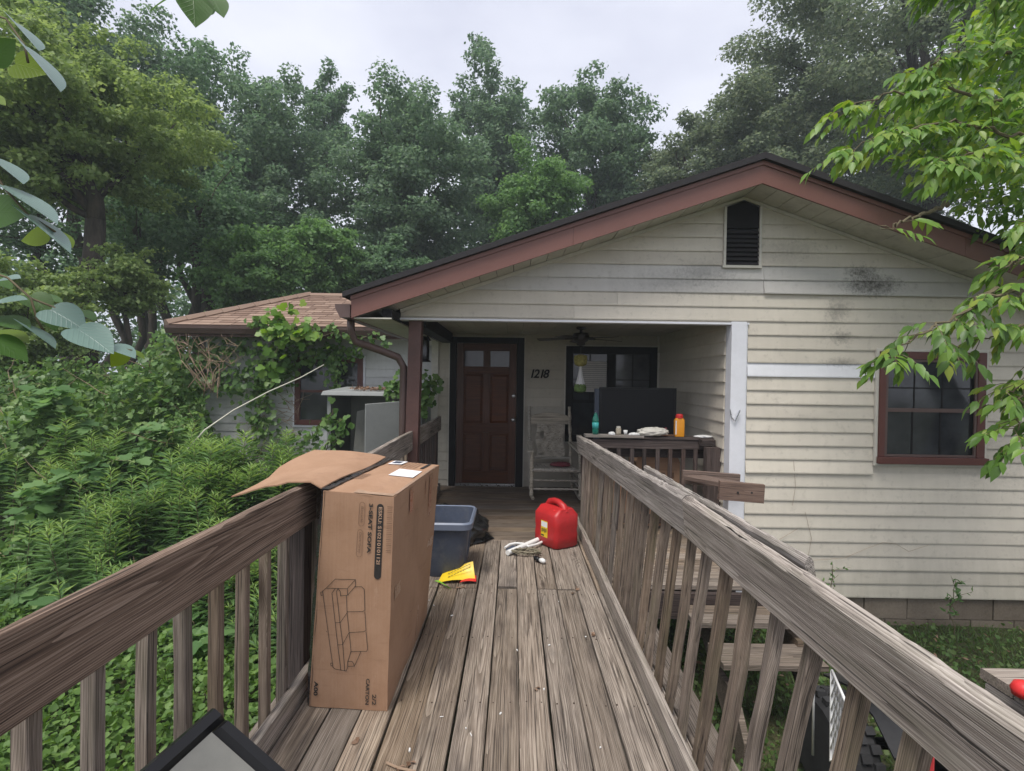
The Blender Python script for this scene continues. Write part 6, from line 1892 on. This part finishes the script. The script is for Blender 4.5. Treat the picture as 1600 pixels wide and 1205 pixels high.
for k in range(130):
    yy = q.uniform(3.9, 6.4); pp_ = q.uniform(-40, 470); xx = (pp_ - 803) / 800 * yy
    if xx > -1.5: continue
    hh = float(thick_h(np.array([xx]), np.array([yy]))[0]) + q.uniform(-.05, .22)
    for j in range(int(q.integers(7, 15))):
        a = q.uniform(0, 6.28); P.append((xx + q.normal() * .07, yy + q.normal() * .07, hh - q.uniform(0, .25))); A.append((math.cos(a), math.sin(a), q.uniform(-.5, .4))); N.append((q.normal() * .3, -.3, 1)); S2.append(q.uniform(.09, .19))
o = m.build('dead_stems', M['deadtwig']); tag(o, 'tan dead stems leaning out of the thicket', 'dead stems', kind='stuff')
o = leaf_obj('broad_weeds', [leaves(np.array(P), np.array(A), np.array(N), np.array(S2), T_LOBE)], M['lf_mid']); tag(o, 'broad leaved weeds scattered in front of the thicket', 'weeds', kind='stuff')
# creeping ground cover seen between the balusters
q = np.random.default_rng(31)
n = 46000
y = q.uniform(.7, 5.2, n); x = q.uniform(-5.6, -1.12, n)
z = ground_h(x, y) + .04 + .13 * q.random(n) + .06 * np.sin(x * 4) * np.sin(y * 3.3)
o = leaf_obj('ground_cover', [leaves(np.stack([x, y, z], -1), q.normal(size=(n, 3)) * .9 + np.array([0, -.3, .1]), q.normal(size=(n, 3)) * .4 + np.array([0, -.15, 1]), q.uniform(.028, .06, n), T_ROUND)], M['lf_ground'])
tag(o, 'low green creeping ground cover seen through the balusters', 'ground cover', kind='stuff')
# grass and small plants on the yard side
n = 60000
y = q.uniform(.3, 4.75, n); x = q.uniform(.85, 6.8, n)
dens = np.sin(x * 2.1 + 1.3) * np.sin(y * 2.7) * .5 + .5
k = q.random(n) < .25 + .75 * dens
x, y = x[k], y[k]; n = len(x)
z = ground_h(x, y)
sz = q.uniform(.04, .11, n)
b1 = leaves(np.stack([x, y, z], -1), q.normal(size=(n, 3)) * .45 + np.array([0, 0, 1.0]), q.normal(size=(n, 3)), sz, T_BLADE)
n2 = 26000
y = q.uniform(.3, 4.75, n2); x = q.uniform(.85, 6.8, n2)
k = q.random(n2) < .2 + .8 * (np.sin(x * 1.7 + .4) * np.sin(y * 2.2 + 1) * .5 + .5)
x, y = x[k], y[k]; n2 = len(x)
b2_ = leaves(np.stack([x, y, ground_h(x, y) + .02 + .06 * q.random(n2)], -1), q.normal(size=(n2, 3)) + np.array([0, 0, .2]), q.normal(size=(n2, 3)) * .5 + np.array([0, -.1, 1]), q.uniform(.02, .045, n2), T_ROUND)
o = leaf_obj('grass', [b1, b2_], M['lf_grass']); tag(o, 'patchy grass and clover growing up to the foundation blocks', 'grass', kind='stuff')
n = 600; y = q.uniform(1, 4.75, n); x = q.uniform(.9, 6.6, n)
o = leaf_obj('fallen_leaves', [leaves(np.stack([x, y, ground_h(x, y) + .05], -1), q.normal(size=(n, 3)) * np.array([1, 1, .2]), q.normal(size=(n, 3)) * .4 + np.array([0, 0, 1]), q.uniform(.03, .07, n), T_LEAF)], M['lf_dead'])
tag(o, 'brown fallen leaves in the grass beside the house', 'leaves', kind='stuff')
q = np.random.default_rng(41)
c = at(565, 610, 7.2); n = 320
P = np.stack([q.uniform(-2.2, -1.72, n), q.uniform(6.82, 7.25, n), 1.325 + .03 * q.random(n)], -1)
o = leaf_obj('dead_leaf_pile', [leaves(P, q.normal(size=(n, 3)) * np.array([1, 1, .3]), q.normal(size=(n, 3)) * .5 + np.array([0, 0, 1]), q.uniform(.03, .06, n), T_LEAF)], M['lf_dead'])
tag(o, 'pile of dead leaves on the grey shed roof', 'leaves', kind='stuff')

# vines on the wing wall and round the shed
def vine(label, nodes, n, spread, size, seed, mat='lf_vine', tm=T_LOBE):
    q = np.random.default_rng(seed)
    t = thing('wall_vine', label, 'vine', nodes[0][0], 'vines on the wing wall')
    m = MB(); P = []
    for pts in nodes:
        pts = [Vector(p) for p in pts]
        fine = []
        for a, b in zip(pts[:-1], pts[1:]):
            for k in range(6): fine.append(a.lerp(b, k / 6) + Vector((q.normal(), q.normal() * .4, q.normal())) * .03)
        fine.append(pts[-1]); m.tube(fine, .006, 4)
        F = np.array([list(p) for p in fine]); P.append(F[q.integers(0, len(F), n // len(nodes))])
    m.build('stem', M['twig'], t)
    P = np.concatenate(P); k = len(P)
    P = P + q.normal(size=(k, 3)) * np.array([spread, spread * .35, spread])
    leaf_obj('foliage', [leaves(P, q.normal(size=(k, 3)) * .7 + np.array([0, -.3, -.6]), q.normal(size=(k, 3)) * .45 + np.array([0, -.9, .4]), q.uniform(size * .7, size * 1.3, k), tm)], M[mat], t)
    return t
def W(px, py, Y=7.95): return at(px, py, Y)
vine('dense dark ivy hanging under the wing eave left of the window', [[W(255, 545), W(300, 555), W(350, 545), W(420, 540), W(480, 545)], [W(270, 620), W(300, 590), W(330, 560)], [W(410, 700), W(400, 620), W(430, 550)], [W(262, 640), W(268, 560)], [W(345, 600), W(420, 590), W(455, 560)]], 1500, .15, .085, 1, 'lf_vine')
vine('vine crossing the wing window top and sprawling onto the gutter', [[W(420, 525, 7.7), W(470, 520, 7.65), W(540, 525, 7.65), W(600, 535, 7.7)], [W(480, 560), W(520, 545), W(560, 550)], [W(520, 600), W(530, 570), W(515, 545)], [W(400, 500, 7.6), W(430, 512, 7.6), W(470, 530, 7.7)]], 520, .08, .075, 2, 'lf_vine')
vine('ivy climbing the near corner of the grey shed', [[W(512, 760, 6.72), W(508, 690, 6.72), W(520, 640, 6.72)], [W(500, 720, 6.72), W(530, 680, 6.70), W(535, 655, 6.70)], [W(480, 690, 7.2), W(500, 660, 6.9)]], 120, .06, .08, 3, 'lf_vine')
vine('thin vine scrambling low on the wing siding', [[W(420, 790), W(440, 740), W(480, 745)], [W(440, 770), W(460, 700), W(500, 715)], [W(390, 740), W(430, 690), W(470, 680)]], 260, .12, .06, 4, 'lf_vine')
vine('small vine on the shed roof beside the brown downspout', [[W(610, 612, 6.75), W(628, 600, 6.75), W(640, 590, 6.75)], [W(655, 640, 6.6), W(668, 610, 6.6), W(672, 600, 6.7)]], 170, .06, .085, 5, 'lf_vine')
vine('bright grape vine shoot with large pale leaves on the wing gutter', [[W(420, 590, 7.5), W(432, 540, 7.5), W(425, 505, 7.5), W(440, 498, 7.5)], [W(440, 515, 7.5), W(470, 512, 7.5), W(490, 515, 7.5)]], 90, .10, .13, 6, 'lf_near')
# dry brown vine threads on the wall and dead shrub
q = np.random.default_rng(19)
ds_ = thing('dead_shrub', 'leafless tan dead shrub standing against the wing wall', 'shrub', tuple(W(330, 620, 7.4)))
m = MB(); b = W(322, 612, 7.35)
for k in range(15):
    px_ = 270 + q.uniform(0, 125); py = 545 + abs(px_ - 325) * .35 + q.uniform(-30, 20)
    e = W(px_, py - (20 if k < 8 else 0), 7.35 + q.normal() * .12)
    b0_ = b + Vector((q.normal() * .10, q.normal() * .06, q.normal() * .05))
    md = b0_.lerp(e, .5) + Vector((q.normal() * .14, q.normal() * .1, q.normal() * .08))
    limb(m, b0_, md, .008, .005, q, 4, sides=5)
    pts = limb(m, md, e, .005, .0015, q, 6, sides=4)
    for j in range(4):
        s = pts[q.integers(2, 6)]; limb(m, s, s + Vector((q.normal() * .12, q.normal() * .08, q.uniform(.02, .18))), .005, .0015, q, 4, sides=4)
m.build('branches', M['deadtwig'], ds_, smooth=True)
m = MB()
for k in range(60):
    px_ = q.uniform(395, 470); py = q.uniform(600, 720); a = W(px_, py, 8.08)
    limb(m, a, a + Vector((q.normal() * .25, q.normal() * .03, q.normal() * .18)), .005, .002, q, 5, sides=4)
o = m.build('dry_vines', M['deadtwig']); tag(o, 'tangle of dry brown vine threads on the wing siding', 'dry vines', kind='stuff')
m = MB(); pts = [W(290, 706, 6.0), W(320, 672, 6.1), W(365, 641, 6.25), W(420, 612, 6.5), W(470, 590, 6.7), W(506, 570, 6.9)]
m.tube(pts, [.011, .011, .010, .009, .008, .006], 6); o = m.build('bare_cane', M['palestem'], smooth=True); tag(o, 'long pale bare cane arching from the thicket to the wing window', 'cane')
# thin dry tendrils on the front siding
m = MB()
for pl in ([(1258, 800), (1268, 840), (1262, 875), (1270, 900)], [(1240, 720), (1243, 760), (1238, 790)], [(1265, 876), (1320, 872), (1352, 858), (1380, 848), (1400, 850), (1420, 862), (1450, 852)], [(1215, 845), (1240, 830), (1246, 826)], [(1150, 665), (1158, 690), (1162, 712)]):
    m.tube([at(a, b, 4.775) for a, b in pl], .0014, 4)
o = m.build('dry_tendrils', M['deadtwig']); tag(o, 'thin dry vine tendrils on the cream front siding', 'tendrils', kind='stuff')
# two weeds at the foundation
for lab, px_, y0, y1, sd in (('thin dry weed standing below the cream siding, nearer the corner board', 1297, 962, 882, 1), ('leafy weed growing by the foundation blocks below the bedroom window', 1490, 985, 905, 2)):
    q = np.random.default_rng(sd); b = at(px_, y0, 4.55); e = at(px_ + 4, y1, 4.55)
    t = thing('weed', lab, 'weed', (b.x, 4.55, GZ))
    m = MB(); P = []
    limb(m, (b.x, b.y, GZ), e, .006, .002, q, 5, sides=4)
    for k in range(9):
        u = .35 + .07 * k; s = Vector((b.x, b.y, GZ)).lerp(e, u); e2 = s + Vector((q.normal() * .09, q.normal() * .05, q.uniform(.03, .12)))
        limb(m, s, e2, .003, .001, q, 3, sides=3)
        for j in range(7 if sd == 2 else 3): P.append(list(s.lerp(e2, q.random())))
    m.build('stem', M['twig'], t); P = np.array(P); k = len(P)
    leaf_obj('foliage', [leaves(P, q.normal(size=(k, 3)) + np.array([0, 0, .2]), q.normal(size=(k, 3)) + np.array([0, -.5, .7]), q.uniform(.025, .06, k), T_LEAF)], M['lf_mid'], t)

# ------------------------------------------------------------------ near tree on the right
nt = thing('boxelder_tree', 'bright green tree whose drooping leafy branches hang before the gable and window', 'tree', (4.9, 3.7, GZ))
q = np.random.default_rng(12)
m = MB()
tb_ = Vector((5.0, 3.8, GZ - .05)); fk = Vector((4.85, 3.75, 2.2))
limb(m, tb_, fk, .17, .13, q, 6, sides=10); limb(m, fk, (4.7, 3.9, 6.0), .12, .04, q, 6, sides=8)
m.build('trunk', M['bark'], nt, smooth=True)
BR_ = [  # limbs: way points seen from the walkway and their distance
 [(1720, 290, 3.8), (1660, 262, 3.6), (1590, 245, 3.5), (1520, 240, 3.45), (1470, 255, 3.4)],
 [(1720, 270, 3.8), (1620, 220, 3.7), (1500, 190, 3.6), (1400, 205, 3.6), (1318, 240, 3.6)],
 [(1720, 220, 3.9), (1600, 165, 3.8), (1480, 140, 3.7), (1390, 145, 3.7), (1308, 175, 3.7)],
 [(1720, 140, 4.0), (1630, 85, 3.9), (1540, 70, 3.8), (1470, 92, 3.8), (1430, 115, 3.8)],
 [(1720, 40, 4.0), (1640, 5, 3.9), (1560, -10, 3.8), (1500, -15, 3.8), (1460, -30, 3.8)],
 [(1740, 0, 4.0), (1660, -60, 3.9), (1560, -80, 3.8)],
 [(1720, 440, 3.6), (1620, 450, 3.4), (1550, 462, 3.3), (1480, 500, 3.2), (1420, 535, 3.15), (1385, 562, 3.1)],
 [(1720, 400, 3.6), (1650, 400, 3.5), (1600, 405, 3.4), (1570, 418, 3.35)],
 [(1560, 450, 3.4), (1525, 470, 3.35), (1490, 500, 3.3), (1475, 530, 3.25)],
 [(1710, 500, 3.4), (1630, 540, 3.3), (1605, 590, 3.25), (1592, 640, 3.2), (1588, 690, 3.2)],
 [(1700, 580, 3.4), (1640, 595, 3.3), (1600, 600, 3.3), (1572, 612, 3.25)],
 [(1710, 660, 3.4), (1650, 645, 3.3), (1605, 655, 3.25), (1585, 672, 3.2)],
 [(1710, 360, 3.6), (1670, 350, 3.5), (1630, 340, 3.45), (1590, 345, 3.4)],
 [(1480, 320, 3.5), (1440, 335, 3.45), (1410, 345, 3.4), (1378, 358, 3.4)],
 [(1710, 510, 3.5), (1640, 500, 3.4), (1570, 512, 3.35), (1530, 535, 3.3)],
]
near, nearN = [], []
mb = MB()
LP, LA, LN, LS = [], [], [], []
for bi, br in enumerate(BR_):
    pts = [at(*p) for p in br]
    fine = []
    for a, b in zip(pts[:-1], pts[1:]):
        for k in range(8): fine.append(a.lerp(b, k / 8) + Vector((q.normal(), q.normal(), q.normal())) * .012)
    fine.append(pts[-1])
    nF_ = len(fine)
    mb.tube(fine, [.016 * (1 - .82 * i / (nF_ - 1)) for i in range(nF_)], 6)
    for i in range(2, nF_):
        u = i / nF_
        d = (fine[min(i + 1, nF_ - 1)] - fine[i - 1]).normalized()
        if br[0][0] < 1500 and u < .6: continue
        for s_ in range(2 if bi < 6 else 1):
            if q.random() < (.15 if bi < 6 else .38) or (br[0][0] < 1500 and q.random() < .5): continue
            # a compound leaf: stalk with five to seven leaflets hanging from it
            side = Vector((q.normal() * .6, q.normal() * .8, q.uniform(-.3, .7))); e = (d * .7 + side).normalized()
            L = q.uniform(.10, .24)
            st_ = fine[i]; en = st_ + e * L + Vector((0, 0, -.05 - L * .2))
            mb.tube([st_, st_.lerp(en, .5) + Vector((0, 0, .02)), en], [.003, .0025, .0015], 3, cap=False)
            for j in range(7):
                w_ = [.4, .4, .65, .65, .88, .88, 1.0][j]; sg = [1, -1, 1, -1, 1, -1, 0][j]
                p = st_.lerp(en, w_) + Vector((0, 0, .02 * math.sin(math.pi * w_)))
                ax = (en - st_).normalized() * (.7 if sg else 1.0) + (en - st_).normalized().cross(Vector((0, 0, 1))) * sg * .8 + Vector((0, 0, -.55 + q.normal() * .2))
                LP.append(list(p)); LA.append(list(ax)); LN.append([q.normal() * .3, -.35 + q.normal() * .3, 1.0]); LS.append(q.uniform(.068, .125))
mb.build('branches', M['twig'], nt)
LP, LA, LN, LS = map(np.array, (LP, LA, LN, LS))
print('near leaves', len(LP))
# the largest leaves in view hang on the drooping sprays: single leaves; the rest is one mass
score = LP[:, 1] + 0.6 * (LP[:, 2] > 2.6) - LS * 4
order = np.argsort(score)
pick, rest = order[:285], order[285:]
me0 = np_mesh('leaf', T_LEAF[0], T_LEAF[1], M['lf_near'], False)
lmats = []
def leafvar(name, cols):
    return leafmat(name, cols, .42, .38)
LMS = [leafvar('leaf_spring_a', [(.065, .14, .028), (.08, .16, .03)]), leafvar('leaf_spring_b', [(.11, .225, .04), (.13, .25, .045)]), leafvar('leaf_spring_c', [(.18, .31, .055), (.2, .34, .06)]), leafvar('leaf_spring_d', [(.26, .33, .05), (.28, .35, .06)])]
meshes = []
for lm in LMS:
    mm = me0.copy(); mm.name = 'leaf'; mm.materials.clear(); mm.materials.append(lm); meshes.append(mm)
for i in pick:
    a = Vector(LA[i]).normalized(); n_ = Vector(LN[i]); n_ = (n_ - a * n_.dot(a)).normalized(); x_ = a.cross(n_)
    o = bpy.data.objects.new('leaf', meshes[int(q.choice(4, p=[.35, .35, .22, .08]))])
    link(o, nt, LP[i]); o.rotation_euler = Matrix((x_, a, n_)).transposed().to_euler(); s = float(LS[i]); o.scale = (s, s, s)
ox = leaf_obj('leaf_mass', [leaves(LP[rest], LA[rest], LN[rest], LS[rest], T_LEAF)], M['lf_near'], nt); tag(ox, kind='stuff')
# deeper crown of the same tree
cl = []
for (px, py, Y, r) in ((1480, 210, 4.6, .45), (1560, 150, 4.8, .55), (1600, 260, 4.6, .5), (1520, 320, 4.3, .4), (1590, 360, 4.2, .4), (1420, 260, 4.4, .34), (1380, 235, 4.4, .28), (1580, 50, 4.8, .5), (1500, 100, 4.6, .4), (1430, 185, 4.4, .33), (1340, 215, 4.2, .16), (1640, 200, 5.2, .7), (1660, 420, 4.4, .5), (1520, 20, 4.8, .35), (1600, 420, 4.0, .25), (1490, 290, 4.1, .22), (1440, 290, 4.1, .15)):
    p = at(px + 45, py - 25, Y); cl.append((p.x, p.y, p.z, r * .92))
cl = np.array(cl)
n = 4600
w = cl[:, 3] ** 2; idx = q.choice(len(cl), n, p=w / w.sum())
d = unit(q.normal(size=(n, 3))); P = cl[idx, :3] + d * (cl[idx, 3:4] * q.random((n, 1)) ** .4)
ox = leaf_obj('inner_leaves', [leaves(P, q.normal(size=(n, 3)) * .5 + np.array([-.35, -.1, -.45]), q.normal(size=(n, 3)) * .4 + np.array([0, -.3, 1]), q.uniform(.075, .13, n), T_LEAF)], M['lf_near'], nt); tag(ox, kind='stuff')

# ------------------------------------------------------------------ redbud sprays close by on the left
HEART_O = [(0, 0), (.10, -.065), (.22, -.085), (.34, -.05), (.43, .04), (.475, .18), (.465, .34), (.41, .50), (.32, .65), (.21, .79), (.10, .91), (0, 1.04)]
hv, hf = [], []
mid = [(0, .0), (0, .3), (0, .62), (0, 1.02)]
right = HEART_O[1:-1]
hv = [(x, y, -.10 * y * y) for x, y in mid] + [(x, y, .10 * x - .10 * y * y) for x, y in right] + [(-x, y, .10 * x - .10 * y * y) for x, y in right]
nR = len(right)
def hside(o):
    i = lambda k: o + k
    return [(0, i(0), i(1)), (0, i(1), i(2)), (0, i(2), 1), (1, i(2), i(3)), (1, i(3), i(4)), (1, i(4), i(5)), (1, i(5), 2), (2, i(5), i(6)), (2, i(6), i(7)), (2, i(7), i(8)), (2, i(8), i(9)), (2, i(9), 3)]
hf = hside(4) + [tuple(reversed(f)) for f in hside(4 + nR)]
HV, HF = np.array(hv, float), np.array(hf)
hm = {}
for key in ('lf_pale', 'lf_lime', 'lf_bud'):
    mm = np_mesh('heart_leaf', HV, HF, M[key], True); hm[key] = mm
rb = thing('redbud_branch', 'near redbud branches with heart shaped leaves reaching in at the edge', 'branch', (-1.9, 1.5, 1.8))
# tip px, base px, distance, tilt (1 faces the viewer, 0 edge on), kind
RBL = [
 ((22, 60), (-12, 92), 1.6, .8, 'lf_bud'), ((70, 112), (24, 100), 1.7, .9, 'lf_lime'), ((104, 138), (40, 72), 1.5, .12, 'lf_pale'), ((66, 75), (26, 36), 1.6, .15, 'lf_pale'),
 ((42, 282), (-8, 246), 1.5, .25, 'lf_pale'), ((42, 330), (-10, 332), 1.5, .9, 'lf_bud'), ((97, 342), (4, 290), 1.45, .16, 'lf_pale'), ((118, 390), (44, 336), 1.45, .18, 'lf_pale'), ((28, 374), (76, 368), 1.6, .7, 'lf_lime'), ((116, 385), (88, 362), 1.5, .4, 'lf_lime'),
 ((134, 512), (80, 484), 1.55, .75, 'lf_pale'), ((178, 548), (122, 514), 1.5, .7, 'lf_pale'), ((170, 574), (196, 548), 1.6, .8, 'lf_lime'), ((213, 556), (176, 540), 1.55, .45, 'lf_pale'), ((228, 560), (206, 548), 1.7, .3, 'lf_lime'),
 ((150, 500), (128, 486), 1.65, .5, 'lf_bud'), ((40, 462), (-14, 476), 1.5, .2, 'lf_pale'), ((46, 512), (-6, 498), 1.5, .5, 'lf_bud'), ((46, 530), (-10, 520), 1.55, .4, 'lf_lime'), ((46, 562), (-10, 530), 1.45, .6, 'lf_bud'),
 ((92, 540), (40, 508), 1.5, .15, 'lf_pale'), ((80, 488), (48, 462), 1.6, .8, 'lf_bud'), ((62, 500), (66, 466), 1.7, .8, 'lf_bud'), ((20, 450), (-14, 430), 1.7, .6, 'lf_bud'), ((100, 470), (56, 462), 1.7, .3, 'lf_bud'), ((88, 516), (70, 480), 1.75, .8, 'lf_bud'),
 ((0, 540), (-40, 560), 1.5, .6, 'lf_bud'), ((30, 430), (-6, 440), 1.6, .2, 'lf_pale'), ((8, 160), (-30, 150), 1.6, .5, 'lf_lime'),
 ((306, 38), (302, -8), 1.3, .95, 'lf_bud'), ((230, 14), (268, -4), 1.3, .15, 'lf_bud'), ((350, 24), (332, -4), 1.35, .8, 'lf_bud'), ((328, 24), (325, -4), 1.4, .35, 'lf_bud'),
]
q = np.random.default_rng(66)
for (tip, bas, Y, tilt, key) in RBL:
    a = at(bas[0], bas[1], Y); b = at(tip[0], tip[1], Y - .012 + .010 * q.normal())
    ax = (b - a); L = ax.length; ax.normalize()
    view = (EYE - a).normalized(); s = ax.cross(view).normalized()
    upv = Vector((0, 0, 1)); n_up = (upv - ax * upv.dot(ax)).normalized()
    nv_ = (view * tilt + (s if s.z > 0 else -s) * (1 - tilt) + n_up * .15).normalized(); nv_ = (nv_ - ax * nv_.dot(ax)).normalized()
    x_ = ax.cross(nv_)
    o = bpy.data.objects.new('heart_leaf', hm[key]); link(o, rb, a); o.rotation_euler = Matrix((x_, ax, nv_)).transposed().to_euler()
    L *= 1.0; o.scale = (L * .88, L * .97, L)
m = MB()
for pl, Y in (([(-20, 20), (10, 30), (38, 70), (44, 98)], 1.55), ([(-30, 225), (4, 290), (44, 336), (86, 362)], 1.47), ([(-30, 420), (12, 434), (48, 466), (58, 500), (70, 520)], 1.55), ([(48, 466), (84, 480), (124, 512), (176, 542), (206, 548)], 1.56), ([(300, -40), (303, -14)], 1.26), ([(300, -40), (330, -10)], 1.3), ([(300, -40), (262, -12)], 1.26)):
    m.tube([at(a, b, Y) for a, b in pl], .0035, 5)
m.build('twig', M['twig'], rb, smooth=True)

# ------------------------------------------------------------------ humid summer air
hz = MB(); hz.box(-170, 170, -80, 240, GZ - 1.3, 24.0)
t = NT('haze_air')
t.t.nodes.remove(t.p)
pv = t.n('VolumePrincipled')
pv.inputs['Color'].default_value = (0.84, 0.93, 1.0, 1)
pv.inputs['Density'].default_value = 0.0020
pv.inputs['Anisotropy'].default_value = 0.0
t.l(pv.outputs[0], t.out.inputs['Volume'])
o = hz.build('haze', t.m); tag(o, 'thin humid air veiling the far trees', 'haze', kind='stuff')
SC.cycles.volume_bounces = 1
